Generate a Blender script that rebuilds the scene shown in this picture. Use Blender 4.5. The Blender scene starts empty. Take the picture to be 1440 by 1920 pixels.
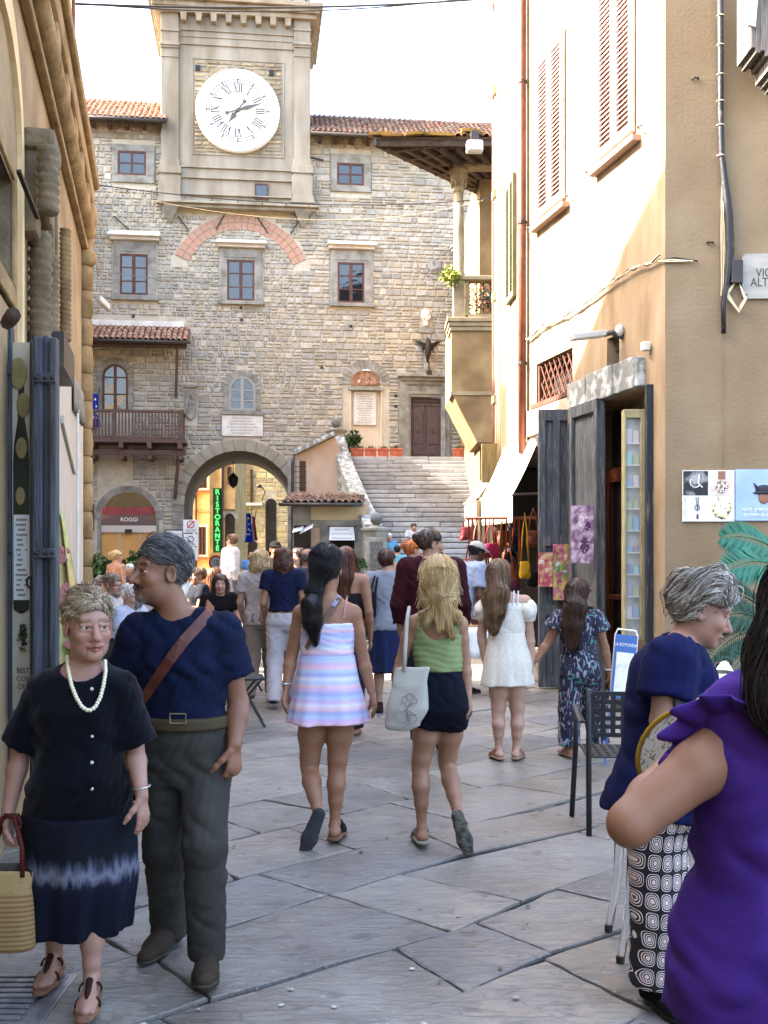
import bpy, math, random
import numpy as np
from mathutils import Matrix, Vector
random.seed(7); rng = np.random.default_rng(7)
R = math.radians
sc = bpy.context.scene; C = sc.collection
# ---------------------------------------------------------------- camera, sky, sun, exposure
CAMZ, FPX, HY = 1.6, 2000.0, 1045.0
cam = bpy.data.cameras.new('camera'); cam.sensor_fit = 'HORIZONTAL'; cam.sensor_width = 36; cam.lens = 50
cam.shift_y = 85 / 1440; cam.clip_start = .05; cam.clip_end = 600
co = bpy.data.objects.new('camera', cam); C.objects.link(co); co.location = (0, 0, CAMZ); co.rotation_euler = (R(90), 0, 0)
sc.camera = co
SUN_EL, SUN_AZ = 40.0, -88.0            # azimuth clockwise from +Y
world = bpy.data.worlds.new('World'); sc.world = world; world.use_nodes = True
wn = world.node_tree.nodes; wl = world.node_tree.links
sky = wn.new('ShaderNodeTexSky'); sky.sky_type = 'NISHITA'; sky.sun_disc = False
sky.sun_elevation = R(SUN_EL); sky.sun_rotation = R(SUN_AZ); sky.air_density = 1.0; sky.dust_density = 6.0; sky.ozone_density = 1.0
wl.new(sky.outputs[0], wn['Background'].inputs[0]); wn['Background'].inputs[1].default_value = 0.15
sl = bpy.data.lights.new('sun', 'SUN'); sl.energy = 4.2; sl.angle = R(.6); sl.color = (1, .93, .82)
so = bpy.data.objects.new('sun', sl); C.objects.link(so)
_d = Vector((math.sin(R(SUN_AZ)) * math.cos(R(SUN_EL)), math.cos(R(SUN_AZ)) * math.cos(R(SUN_EL)), math.sin(R(SUN_EL))))
so.rotation_euler = _d.to_track_quat('Z', 'Y').to_euler(); so.location = (-30, 10, 40)
vs = sc.view_settings; vs.view_transform = 'Standard'; vs.look = 'None'; vs.exposure = 3.5; vs.gamma = 1; vs.use_curve_mapping = False
sc.render.engine = 'CYCLES'; sc.cycles.use_denoising = True; sc.cycles.max_bounces = 6; sc.cycles.diffuse_bounces = 4
sc.cycles.transparent_max_bounces = 8; sc.cycles.glossy_bounces = 3; sc.cycles.caustics_reflective = False; sc.cycles.caustics_refractive = False
# ---------------------------------------------------------------- helpers
def P(px, py, Y): return Vector(((px - 720) / FPX * Y, Y, CAMZ - (py - HY) / FPX * Y))
def GY(py): return CAMZ * FPX / (py - HY)
def lin(v):
 v = v / 255; return v / 12.92 if v <= .04045 else ((v + .055) / 1.055) ** 2.4
def rgb(r, g, b, k=1.0): return (lin(r) * k, lin(g) * k, lin(b) * k, 1)
def lerp(a, b, t): return a + (b - a) * t
class Fr:                                # a wall's own axes: x along it, y into it, z up
 def __init__(s, o, t):
  n = math.hypot(*t); s.o = o; s.t = (t[0] / n, t[1] / n); s.b = (-t[1] / n, t[0] / n)
  s.M = Matrix(((s.t[0], s.b[0], 0, o[0]), (s.t[1], s.b[1], 0, o[1]), (0, 0, 1, 0), (0, 0, 0, 1)))
 def uz(s, px, py, d=0):
  kx = (px - 720) / FPX; ox, oy = s.o[0] - s.b[0] * d, s.o[1] - s.b[1] * d
  L = (ox * s.b[0] + oy * s.b[1]) / (kx * s.b[0] + s.b[1])
  return (L * kx - s.o[0]) * s.t[0] + (L - s.o[1]) * s.t[1], CAMZ - (py - HY) / FPX * L
 def rc(s, x0, y0, x1, y1, d=0):      # pixel box -> u0,u1,z0,z1
  a, b = s.uz(x0, (y0 + y1) / 2, d)[0], s.uz(x1, (y0 + y1) / 2, d)[0]; xm = (x0 + x1) / 2
  return min(a, b), max(a, b), s.uz(xm, y1, d)[1], s.uz(xm, y0, d)[1]
def _nt(m): return m.node_tree.nodes, m.node_tree.links
MATS = {}
def M(name, base, var=None, scale=4, rough=.8, bump=0.0, bscale=30, metal=0, stretch=(1, 1, 1), attr=False, spec=.35, mid=(.35, .7), detail=6, coord='Object', emit=None, sheen=0, trans=0, alpha=None, bdist=.02, sss=0, var2=None, v2scale=1.3, dirt=None):
 if name in MATS: return MATS[name]
 m = bpy.data.materials.new(name); m.use_nodes = True; N, L = _nt(m); bs = N['Principled BSDF']
 tc = N.new('ShaderNodeTexCoord'); mp = N.new('ShaderNodeMapping'); mp.inputs['Scale'].default_value = stretch; L.new(tc.outputs[coord], mp.inputs[0])
 def noise(sc_, det=detail, dist=0):
  n = N.new('ShaderNodeTexNoise'); n.inputs['Scale'].default_value = sc_; n.inputs['Detail'].default_value = det; n.inputs['Distortion'].default_value = dist; L.new(mp.outputs[0], n.inputs[0]); return n
 def ramp(a, b):
  r = N.new('ShaderNodeMapRange'); r.inputs[1].default_value = a; r.inputs[2].default_value = b; return r
 def mix(fac, a, b, mode='MIX'):
  x = N.new('ShaderNodeMix'); x.data_type = 'RGBA'; x.blend_type = mode
  for s_, v in ((x.inputs[0], fac), (x.inputs[6], a), (x.inputs[7], b)):
   if hasattr(v, 'links') or hasattr(v, 'is_linked'): L.new(v, s_)
   else: s_.default_value = v
  return x.outputs[2]
 if attr:
  at = N.new('ShaderNodeAttribute'); at.attribute_name = 'col'; col = at.outputs[0]
  if base: col = mix(1.0, col, base, 'MULTIPLY')
 else: col = base
 if var:
  r = ramp(*mid); L.new(noise(scale).outputs[0], r.inputs[0])
  if attr: col = mix(r.outputs[0], col, mix(1.0, col, var, 'MULTIPLY'))
  else: col = mix(r.outputs[0], col, var)
 if var2:
  r = ramp(.45, .7); L.new(noise(v2scale, 4, .5).outputs[0], r.inputs[0]); col = mix(r.outputs[0], col, mix(1.0, col, var2, 'MULTIPLY'))
 if hasattr(col, 'is_linked'): L.new(col, bs.inputs['Base Color'])
 else: bs.inputs['Base Color'].default_value = col
 bs.inputs['Roughness'].default_value = rough; bs.inputs['Metallic'].default_value = metal; bs.inputs['Specular IOR Level'].default_value = spec
 if sheen: bs.inputs['Sheen Weight'].default_value = sheen
 if trans: bs.inputs['Transmission Weight'].default_value = trans
 if alpha is not None: bs.inputs['Alpha'].default_value = alpha
 if sss:
  bs.inputs['Subsurface Weight'].default_value = sss; bs.inputs['Subsurface Radius'].default_value = (.012, .005, .003); bs.inputs['Subsurface Scale'].default_value = 1
 if emit: bs.inputs['Emission Color'].default_value = emit[0]; bs.inputs['Emission Strength'].default_value = emit[1]
 if bump:
  bn = N.new('ShaderNodeBump'); bn.inputs['Strength'].default_value = bump; bn.inputs['Distance'].default_value = bdist
  L.new(noise(bscale, 5).outputs[0], bn.inputs['Height']); L.new(bn.outputs[0], bs.inputs['Normal'])
 MATS[name] = m; return m
class MB:                                # collects shapes, links them as ONE mesh
 def __init__(s): s.v = []; s.f = []; s.c = []
 def add(s, vs, fs, col=None):
  o = len(s.v); s.v += [tuple(p) for p in vs]; s.f += [tuple(i + o for i in f) for f in fs]; s.c += [col or (1, 1, 1, 1)] * len(vs); return s
 def box(s, x0, x1, y0, y1, z0, z1, col=None):
  return s.add([(x0, y0, z0), (x1, y0, z0), (x1, y1, z0), (x0, y1, z0), (x0, y0, z1), (x1, y0, z1), (x1, y1, z1), (x0, y1, z1)],
      [(0, 3, 2, 1), (4, 5, 6, 7), (0, 1, 5, 4), (1, 2, 6, 5), (2, 3, 7, 6), (3, 0, 4, 7)], col)
 def obox(s, c, ax, ay, az, col=None):   # oriented box: centre and three half-axis vectors
  c, ax, ay, az = map(Vector, (c, ax, ay, az)); vs = [c + ax * i + ay * j + az * k for k in (-1, 1) for j, i in ((-1, -1), (-1, 1), (1, 1), (1, -1))]
  return s.add(vs, [(0, 3, 2, 1), (4, 5, 6, 7), (0, 1, 5, 4), (1, 2, 6, 5), (2, 3, 7, 6), (3, 0, 4, 7)], col)
 def bar(s, a, b, w, h=None, up=(0, 0, 1), col=None):
  a, b = Vector(a), Vector(b); d = (b - a); L = d.length; d.normalize(); x = d.cross(Vector(up)); x = x.normalized() if x.length > 1e-4 else Vector((1, 0, 0)); y = x.cross(d)
  return s.obox((a + b) / 2, x * (w / 2), d * (L / 2), y * ((h or w) / 2), col)
 def prism(s, poly, y0, y1, col=None):   # polygon in x,z (counter-clockwise seen from -y) pushed along y
  n = len(poly); vs = [(x, y0, z) for x, z in poly] + [(x, y1, z) for x, z in poly]
  return s.add(vs, [tuple(range(n)), tuple(range(2 * n - 1, n - 1, -1))] + [(i, i + n, (i + 1) % n + n, (i + 1) % n) for i in range(n)], col)
 def tube(s, pts, r, n=8, cap=True, col=None):
  pts = [Vector(p) for p in pts]; m = len(pts); rr = r if isinstance(r, (list, tuple)) else [r] * m; vs = []; px = None
  for i, p in enumerate(pts):
   d = (pts[min(i + 1, m - 1)] - pts[max(i - 1, 0)]).normalized()
   x = (px - d * px.dot(d)) if px is not None else d.orthogonal()
   if x.length < 1e-5: x = d.orthogonal()
   x.normalize(); px = x; y = d.cross(x)
   vs += [p + (x * math.cos(2 * math.pi * k / n) + y * math.sin(2 * math.pi * k / n)) * rr[i] for k in range(n)]
  fs = [(i * n + k, i * n + (k + 1) % n, (i + 1) * n + (k + 1) % n, (i + 1) * n + k) for i in range(m - 1) for k in range(n)]
  if cap: fs += [tuple(range(n - 1, -1, -1)), tuple(range((m - 1) * n, m * n))]
  return s.add(vs, fs, col)
 def lathe(s, prof, c=(0, 0, 0), n=16, col=None, sx=1, sy=1):
  vs = [(c[0] + r * sx * math.cos(2 * math.pi * k / n), c[1] + r * sy * math.sin(2 * math.pi * k / n), c[2] + z) for r, z in prof for k in range(n)]
  m = len(prof)
  fs = [(i * n + k, i * n + (k + 1) % n, (i + 1) * n + (k + 1) % n, (i + 1) * n + k) for i in range(m - 1) for k in range(n)]
  fs += [tuple(range(n - 1, -1, -1)), tuple(range((m - 1) * n, m * n))]
  return s.add(vs, fs, col)
 def ball(s, c, r, n=12, m=8, col=None):
  rr = r if isinstance(r, (tuple, list)) else (r, r, r); prof = [(math.sin(math.pi * i / m) + 1e-4, -math.cos(math.pi * i / m)) for i in range(m + 1)]
  vs = [(c[0] + rr[0] * q * math.cos(2 * math.pi * k / n), c[1] + rr[1] * q * math.sin(2 * math.pi * k / n), c[2] + rr[2] * z) for q, z in prof for k in range(n)]
  return s.add(vs, [(i * n + k, i * n + (k + 1) % n, (i + 1) * n + (k + 1) % n, (i + 1) * n + k) for i in range(m) for k in range(n)], col)
 def sheet(s, fn, nu, nv, col=None):
  vs = [fn(i / nu, j / nv) for j in range(nv + 1) for i in range(nu + 1)]
  return s.add(vs, [(j * (nu + 1) + i, j * (nu + 1) + i + 1, (j + 1) * (nu + 1) + i + 1, (j + 1) * (nu + 1) + i) for j in range(nv) for i in range(nu)], col)
 def mesh(s, name, mat, smooth=False, col=False):
  me = bpy.data.meshes.new(name); me.from_pydata(s.v, [], s.f); me.materials.append(mat)
  if smooth: me.polygons.foreach_set('use_smooth', [True] * len(me.polygons))
  if col:
   a = me.color_attributes.new('col', 'FLOAT_COLOR', 'POINT'); a.data.foreach_set('color', np.array(s.c, np.float32).ravel())
  return me
 def build(s, name, mat, parent=None, smooth=False, bevel=0, col=False, kind=None, thick=0, sub=0):
  o = bpy.data.objects.new(name, s.mesh(name, mat, smooth, col)); C.objects.link(o)
  if parent is not None: o.parent = parent
  if thick: md = o.modifiers.new('t', 'SOLIDIFY'); md.thickness = thick; md.offset = 0
  if sub: md = o.modifiers.new('s', 'SUBSURF'); md.levels = sub; md.render_levels = sub
  if bevel:
   md = o.modifiers.new('b', 'BEVEL'); md.width = bevel; md.segments = 2; md.limit_method = 'ANGLE'; md.angle_limit = R(40)
  if kind: o['kind'] = kind
  return o
def tag(o, label, cat=None, group=None, kind=None):
 o['label'] = label
 if cat: o['category'] = cat
 if group: o['group'] = group
 if kind: o['kind'] = kind
 return o
def thing(name, label, cat, loc=(0, 0, 0), group=None, mat=None, rz=0):
 o = bpy.data.objects.new(name, None); C.objects.link(o); o.empty_display_size = .1
 if mat is not None: o.matrix_world = mat
 else: o.location = loc; o.rotation_euler = (0, 0, rz)
 return tag(o, label, cat, group)
def link(name, me, parent, loc=(0, 0, 0), mat=None):
 o = bpy.data.objects.new(name, me); C.objects.link(o); o.parent = parent
 if mat is not None: o.matrix_local = mat
 else: o.location = loc
 return o
def text(name, body, size, mat, parent, M4, extrude=.002, align='CENTER', sx=1):
 cu = bpy.data.curves.new(name, 'FONT'); cu.body = body; cu.size = size; cu.align_x = align; cu.align_y = 'CENTER'; cu.extrude = extrude
 t = bpy.data.objects.new(name, cu); me = bpy.data.meshes.new_from_object(t); bpy.data.objects.remove(t); me.materials.clear(); me.materials.append(mat)
 o = bpy.data.objects.new(name, me); C.objects.link(o); o.parent = parent; o.matrix_local = M4 @ Matrix.Scale(sx, 4, (1, 0, 0)); return o
WALLTXT = Matrix(((1, 0, 0, 0), (0, 0, -1, 0), (0, 1, 0, 0), (0, 0, 0, 1)))   # text upright on a wall that is seen from -y
def wtxt(u, d, z): return Matrix.Translation((u, -d, z)) @ WALLTXT
def arc(cx, cz, r, a0, a1, n, rz=None): return [(cx + r * math.cos(R(lerp(a0, a1, i / n))), cz + (rz or r) * math.sin(R(lerp(a0, a1, i / n)))) for i in range(n + 1)]
def leafball(mb, c, r, n, size, cols, seed=0):
 g = random.Random(seed)
 for _ in range(n):
  d = Vector((g.gauss(0, 1), g.gauss(0, 1), g.gauss(0, 1))).normalized(); q = g.random() ** .4
  p = Vector(c) + Vector((d.x * r[0], d.y * r[1], d.z * r[2])) * q * (.8 + .35 * math.sin(5 * d.x + 3 * d.z + 4 * d.y))
  a = Vector((g.gauss(0, 1), g.gauss(0, 1), g.gauss(0, .6))).normalized(); b = a.orthogonal().normalized(); b.rotate(Matrix.Rotation(g.random() * 6, 3, a)); s_ = size * g.uniform(.6, 1.3)
  mb.add([p - a * s_, p + b * s_ * .45, p + a * s_, p - b * s_ * .45], [(0, 1, 2, 3)], cols[g.randrange(len(cols))])
# ---------------------------------------------------------------- materials of the setting
m_pave = M('paving_stone', (1.0, .97, .91, 1), (.64, .64, .65, 1), 2.2, .42, .6, 7, attr=True, spec=.5, stretch=(1, 1, 1), mid=(.3, .75), var2=(.8, .78, .74, 1), v2scale=1.1, bdist=.018)
def riven(m):                            # split-stone ridges: a second, stretched relief on top of the first
 N, L = _nt(m); bs = N['Principled BSDF']; old = bs.inputs['Normal'].links[0].from_socket
 tc = N.new('ShaderNodeTexCoord'); mp = N.new('ShaderNodeMapping'); mp.inputs['Rotation'].default_value = (0, 0, R(40)); mp.inputs['Scale'].default_value = (3, 11, 1); L.new(tc.outputs['Object'], mp.inputs[0])
 n = N.new('ShaderNodeTexNoise'); n.inputs['Scale'].default_value = 1.3; n.inputs['Detail'].default_value = 7; n.inputs['Distortion'].default_value = 1.4; L.new(mp.outputs[0], n.inputs[0])
 r = N.new('ShaderNodeMapRange'); r.inputs[1].default_value = .46; r.inputs[2].default_value = .56; L.new(n.outputs[0], r.inputs[0])
 b = N.new('ShaderNodeBump'); b.inputs['Strength'].default_value = .7; b.inputs['Distance'].default_value = .007; L.new(r.outputs[0], b.inputs['Height']); L.new(old, b.inputs['Normal']); L.new(b.outputs[0], bs.inputs['Normal'])
 q = N.new('ShaderNodeMapRange'); q.inputs[3].default_value = .24; q.inputs[4].default_value = .56; L.new(n.outputs[0], q.inputs[0]); L.new(q.outputs[0], bs.inputs['Roughness'])
 c0 = bs.inputs['Base Color'].links[0].from_socket
 for sc_, lo, hi, cc, am in ((38, .66, .72, (.5, .49, .46, 1), .5), (7, .6, .68, (.05, .05, .05, 1), .45), (150, .6, .75, (.08, .08, .08, 1), .35)):   # lime specks, damp stains, grit
  n2 = N.new('ShaderNodeTexNoise'); n2.inputs['Scale'].default_value = sc_; n2.inputs['Detail'].default_value = 3; L.new(tc.outputs['Object'], n2.inputs[0]); r2 = N.new('ShaderNodeMapRange'); r2.inputs[1].default_value = lo; r2.inputs[2].default_value = hi; r2.inputs[4].default_value = am; L.new(n2.outputs[0], r2.inputs[0]); x = N.new('ShaderNodeMix'); x.data_type = 'RGBA'; L.new(r2.outputs[0], x.inputs[0]); L.new(c0, x.inputs[6]); x.inputs[7].default_value = cc; c0 = x.outputs[2]
 L.new(c0, bs.inputs['Base Color'])
riven(m_pave)
m_joint = M('joint_earth', rgb(70, 66, 60, .35), rgb(176, 172, 160, .6), 2.2, .95, .8, 60, mid=(.56, .66))
m_stone = M('rubble_stone', (1, 1, 1, 1), (.72, .7, .66, 1), 5, .9, .5, 14, attr=True, mid=(.35, .75), var2=(1.08, 1.07, 1.02, 1), v2scale=.35, bdist=.03)
m_mortar = M('lime_mortar', rgb(204, 196, 176, .84), rgb(186, 175, 152, .8), 3, .95, .5, 22)
m_plast = M('tower_plaster', rgb(186, 178, 160, .66), rgb(160, 148, 128, .66), 2.2, .9, .3, 26, stretch=(1, 1, .22), mid=(.38, .68), var2=(.7, .67, .6, 1), v2scale=1.0)
m_pietra = M('grey_sandstone', rgb(170, 168, 158, .75), rgb(128, 124, 112, .75), 3.2, .85, .4, 26, var2=(.8, .78, .72, 1))
m_white = M('white_marble', rgb(226, 222, 212, .9), rgb(196, 190, 178, .9), 3, .6, .1, 30)
m_tile = M('clay_tile', (1, 1, 1, 1), (.62, .58, .52, 1), 9, .9, .4, 40, attr=True)
m_terra = M('terracotta', rgb(186, 104, 76, .85), rgb(150, 78, 58, .85), 6, .85, .15, 40)
m_wood = M('brown_wood', rgb(96, 74, 60, .7), rgb(62, 48, 42, .7), 5, .75, .35, 30, stretch=(6, 6, .6))
m_frame = M('window_wood', rgb(104, 62, 46, .75), rgb(74, 44, 34, .75), 8, .6, .15, 40)
m_glass = M('old_glass', (.012, .014, .016, 1), None, 4, .03, .12, 2.6, spec=1.0, bdist=.12)
m_iron = M('dark_iron', rgb(52, 50, 48, .7), rgb(80, 66, 54, .6), 12, .6, .2, 60, metal=.4)
m_gut = M('gutter_metal', rgb(70, 66, 64, .7), rgb(98, 90, 82, .6), 3, .5, 0, metal=.5)
m_brick = M('old_brick', rgb(192, 144, 122, .8), rgb(178, 152, 128, .8), 6, .92, .5, 40)
m_dark = M('interior_shade', rgb(34, 30, 28, .6), rgb(58, 50, 44, .6), 2.5, .9)  # near-black colour stands in for the shade inside openings
m_ink = M('grey_ink', rgb(84, 82, 80), None, 4, .7)
m_black = M('black_paint', (.012, .012, .013, 1), None, 4, .45)
# ---------------------------------------------------------------- ground and pavement
g = MB(); g.add([(-150, -60, -.06), (150, -60, -.06), (150, 250, -.06), (-150, 250, -.06)], [(0, 1, 2, 3)])
o = g.build('ground', M('ground_earth', rgb(120, 116, 108, .6), rgb(150, 146, 136, .6), 1, .9)); o['kind'] = 'structure'
g = MB(); g.add([(-14, -2, -.016), (12, -2, -.016), (12, 70, -.016), (-14, 70, -.016)], [(0, 1, 2, 3)])
pav = g.build('pavement', m_joint); pav['kind'] = 'structure'
def slab_geo(q, z, tilt, rg):            # q: 4 corners counter-clockwise
 pts = []
 for i in range(4):
  a, b = q[i], q[(i + 1) % 4]; d = (b - a); nn = Vector((-d.y, d.x)).normalized()
  pts.append(a + Vector((rg.uniform(-.012, .012), rg.uniform(-.012, .012))))
  for t in (.14, .3, .42, .57, .7, .86): pts.append(a + d * t + nn * rg.uniform(-.009, .006))
 c = sum(pts, Vector((0, 0))) / len(pts); n = len(pts); vs = []
 for ins, dz in ((0, -.02), (.003, -.003), (.012, 0)):
  for p in pts:
   e = p + (c - p).normalized() * ins; vs.append((e.x, e.y, z + dz + (e.x - c.x) * tilt[0] + (e.y - c.y) * tilt[1] + (rg.uniform(-.003, .001) if dz else 0)))
 vs.append((c.x, c.y, z + rg.uniform(-.002, .003)))
 fs = [(k * n + i, k * n + (i + 1) % n, (k + 1) * n + (i + 1) % n, (k + 1) * n + i) for k in (0, 1) for i in range(n)] + [(2 * n + i, 2 * n + (i + 1) % n, 3 * n) for i in range(n)]
 return vs, fs
def paving():
 rg = random.Random(3); e1 = Vector((.74, .672)); e2 = Vector((-.70, .714)); slabs = []; w = -16.0; f2 = 0
 pal = [rgb(142, 140, 137), rgb(134, 133, 132), rgb(148, 145, 140), rgb(136, 133, 129), rgb(128, 128, 128), rgb(152, 148, 142), rgb(142, 136, 128)]
 while w < 40:
  ww = rg.choice((.4, .46, .5, .55, .6, .66)); s = -16 + rg.random(); sk2 = 0; f1 = f2 if w > -16 else rg.random(); f2 = rg.random() * 9; wob = lambda x, f=f1: .045 * math.sin(1.7 * x + f) + .03 * math.sin(4.1 * x + 2 * f); wob2 = lambda x, f=f2: .045 * math.sin(1.7 * x + f) + .03 * math.sin(4.1 * x + 2 * f)
  while s < 48:
   L = rg.uniform(.5, 1.25); sk = sk2; sk2 = rg.uniform(-.14, .14)
   j = .006; q = [e1 * (s + j + a) + e2 * (w + b) for a, b in ((0, j + wob(s)), (L - 2 * j, j + wob(s + L)), (L - 2 * j + sk2, ww - j + wob2(s + L)), (sk, ww - j + wob2(s)))]
   c = sum(q, Vector((0, 0))) / 4; s += L
   if not (2.2 < c.y < 47): continue
   if c.y < 13 and not (-2.2 - .21 * (c.y - 5) < c.x < (3.9 if c.y < 10.6 else 3.0 - .23 * (c.y - 10.6))): continue
   if c.x < -.37 * c.y - .6 or c.x > .37 * c.y + .6 or c.x > 5.5 or c.x < -13.5: continue
   k = rg.uniform(.85, 1.12); col = [x * k * .88 for x in rg.choice(pal)[:3]] + [1]
   slabs.append((c.y, *slab_geo(q, rg.uniform(-.003, .003), (rg.uniform(-.004, .004), rg.uniform(-.004, .004)), rg), tuple(col)))
  w += ww
 slabs.sort(key=lambda x: x[0]); rest = MB()
 for i, (y, vs, fs, col) in enumerate(slabs):
  if i < 300: MB().add(vs, fs, col).build('paving_slab', m_pave, pav, smooth=False, col=True)
  else: rest.add(vs, fs, col)
 rest.build('far_paving_slabs', m_pave, pav, col=True, kind='stuff')
paving()
mb = MB(); rgl_ = random.Random(17)
for i in range(150):                     # trodden gum, grit and scraps
 y = 3.6 + 9 * rgl_.random() ** 1.6; x = rgl_.uniform(-.3, .3) * y; r_ = rgl_.choice((.004, .006, .009, .014)); n = 7; k = rgl_.choice((.5, .4, .08, .12)); vs_ = [(x + r_ * rgl_.uniform(.6, 1.2) * math.cos(6.28 * j / n), y + r_ * rgl_.uniform(.6, 1.2) * math.sin(6.28 * j / n), .0075) for j in range(n)]; mb.add(vs_ + [(x, y, .0075 + r_ * .2)], [(j, (j + 1) % n, n) for j in range(n)], (k, k * .97, k * .9, 1))
mb.build('litter', m_stone, col=True, kind='stuff')['label'] = 'small specks of gum and grit on the paving'
# ---------------------------------------------------------------- masonry
def blocked(ops, za, zb):
 out = []
 for o in ops:
  if o[0] == 'r':
   if o[3] < zb - .02 and o[4] > za + .02: out.append((o[1], o[2]))
  else:
   _, uc, hw, zs, rise = o; zl = max(za, zs)
   if zb <= zs: out.append((uc - hw, uc + hw))
   elif zl < zs + rise: w = hw * math.sqrt(max(0, 1 - ((zl - zs) / rise) ** 2)); out.append((uc - w, uc + w))
 return sorted(out)
def free(u0, u1, bl):
 r = []; p = u0
 for a, b in bl:
  if a > p: r.append((p, min(a, u1)))
  p = max(p, b)
 if p < u1: r.append((p, u1))
 return [x for x in r if x[1] - x[0] > .03]
def masonry(parent, u0, u1, z0, z1, ops, pal, seed, d=0, h=(.15, .32), l=(.22, .75), n_part=300, skip=0, kk=.7, thin=None):
 rg = random.Random(seed); z = z0; st = []
 while z < z1 - .05:
  hh = min(rg.uniform(*h), z1 - z)
  for a, b in free(u0, u1, blocked(ops, z, z + hh)):
   u = a
   while u < b - .02:
    f = .55 if thin and thin(u, z) else 1
    L = rg.uniform(*l) * (.6 + .4 * hh / h[1]) * f
    if b - u - L < .14: L = b - u
    sub = [(0, 1)] if (rg.random() > .3 * (2 - f) or hh < .2) else [(0, .5), (.5, 1)]
    for s0, s1 in sub:
     j = rg.uniform(.008, .022); p = rg.uniform(.012, .04); ja = lambda: rg.uniform(-.02, .02)
     x0, x1, y0, y1 = u + j, u + L - j, z + hh * s0 + j, z + hh * s1 - j
     if x1 - x0 < .05 or y1 - y0 < .04: continue
     bk = [(x0, .02 - d, y0), (x1, .02 - d, y0), (x1, .02 - d, y1), (x0, .02 - d, y1)]
     c = .022; fr = [(x0 + c + abs(ja()), -p - d, y0 + c + abs(ja()) * .6), (x1 - c - abs(ja()), -p - d + ja() * .5, y0 + c + abs(ja()) * .6), (x1 - c - abs(ja()), -p - d, y1 - c - abs(ja()) * .6), (x0 + c + abs(ja()), -p - d + ja() * .5, y1 - c - abs(ja()) * .6)]
     k = rg.uniform(.8, 1.15) * kk; col = [v * k for v in rg.choice(pal)[:3]] + [1]
     if rg.random() >= skip: st.append(((x1 - x0) * (y1 - y0), bk + fr, tuple(col)))
    u += L
  z += hh
 fs = [(4, 5, 6, 7), (0, 1, 5, 4), (1, 2, 6, 5), (2, 3, 7, 6), (3, 0, 4, 7)]
 st.sort(key=lambda s: -s[0]); rest = MB()
 for i, (_, v, c_) in enumerate(st):
  if i < n_part: MB().add(v, fs, c_).build('stone', m_stone, parent, col=True)
  else: rest.add(v, fs, c_)
 if rest.v: rest.build('small_stones', m_stone, parent, col=True, kind='stuff')
def backing(name, mat, parent, u0, u1, z0, z1, ops, d, step=.1):
 mb = MB(); z = z0
 while z < z1 - 1e-4:
  zz = min(z + step, z1)
  for a, b in free(u0, u1, blocked(ops, z, zz)): mb.add([(a, -d, z), (b, -d, z), (b, -d, zz), (a, -d, zz)], [(0, 1, 2, 3)])
  z = zz
 return mb.build(name, mat, parent)
def voussoirs(parent, uc, zc, r0, r1, n, mat, d0, d1, a0=0, a1=180, rz=1, name='voussoir', gap=.6, col=None):
 for i in range(n):
  a, b = lerp(a0, a1, i / n), lerp(a0, a1, (i + 1) / n); g_ = gap * (a1 - a0) / n * .06
  q = [(uc + r * math.cos(R(t)), zc + r * rz * math.sin(R(t))) for r, t in ((r0, a + g_), (r1, a + g_), (r1, b - g_), (r0, b - g_))]
  MB().prism(q, -d1 - random.uniform(0, .012), -d0, col).build(name, mat, parent, col=bool(col))
def tile_mesh(L=.42, r=.085):
 mb = MB(); n = 6; vs = []
 for t in (0, 1):
  for i in range(n + 1):
   a = math.pi * i / n; q = r * (1 - .14 * t); vs.append((q * math.cos(a), t * L, q * math.sin(a) * .85 + .028 * (1 - t)))
  for i in range(n + 1):
   a = math.pi * i / n; q = r * (1 - .14 * t) - .014; vs.append((q * math.cos(a), t * L, q * math.sin(a) * .85 + .028 * (1 - t)))
 m_ = n + 1
 fs = [(i, i + 1, 2 * m_ + i + 1, 2 * m_ + i) for i in range(n)] + [(i + 1, i, m_ + i, m_ + i + 1) for i in range(n)]
 return vs, fs
TILES = []
for k_, cc in enumerate([(192, 144, 118), (178, 130, 108), (202, 164, 138), (160, 122, 104), (182, 152, 128), (150, 126, 110)]):
 v_, f_ = tile_mesh(); TILES.append(MB().add(v_, f_, rgb(*cc, .8)).mesh('tile', m_tile, True, True))
def tiled_roof(parent, A, B, V, name='roof', sp=.2, thick=.06, rows=None, rg=random.Random(5), cols=None):
 """eave from A to B, running up along V; a deck and curved tiles, each its own piece"""
 A, B, V = Vector(A), Vector(B), Vector(V); e = (B - A); L = e.length; e.normalize(); v = V.normalized(); n = e.cross(v)
 dk = MB(); q = [A, B, B + V, A + V]; dk.add([p - n * thick for p in q] + [p for p in q], [(0, 3, 2, 1), (4, 5, 6, 7), (0, 1, 5, 4), (1, 2, 6, 5), (2, 3, 7, 6), (3, 0, 4, 7)])
 dko = dk.build(name, m_wood, parent)
 nr = rows or max(1, int(V.length / .36)); nc = int(L / sp); M0 = Matrix((( e.x, v.x, n.x, 0), (e.y, v.y, n.y, 0), (e.z, v.z, n.z, 0), (0, 0, 0, 1)))
 for r_ in range(nr):
  for c_ in range(nc + 1):
   p = A + e * (L * (c_ + .5) / (nc + 1) + rg.uniform(-.012, .012)) + v * (r_ * .36 - .06 + rg.uniform(-.02, .02)) + n * .01
   link('tile', TILES[rg.randrange(len(TILES)) if not cols else rg.choice(cols)], dko, mat=Matrix.Translation(p) @ M0 @ Matrix.Rotation(rg.uniform(-.05, .05), 4, 'Z'))
 return dko
def gutter(parent, A, B, r=.07):
 return MB().tube([A, lerp(Vector(A), Vector(B), .5), B], r, 8).build('gutter', m_gut, parent, smooth=True)
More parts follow.
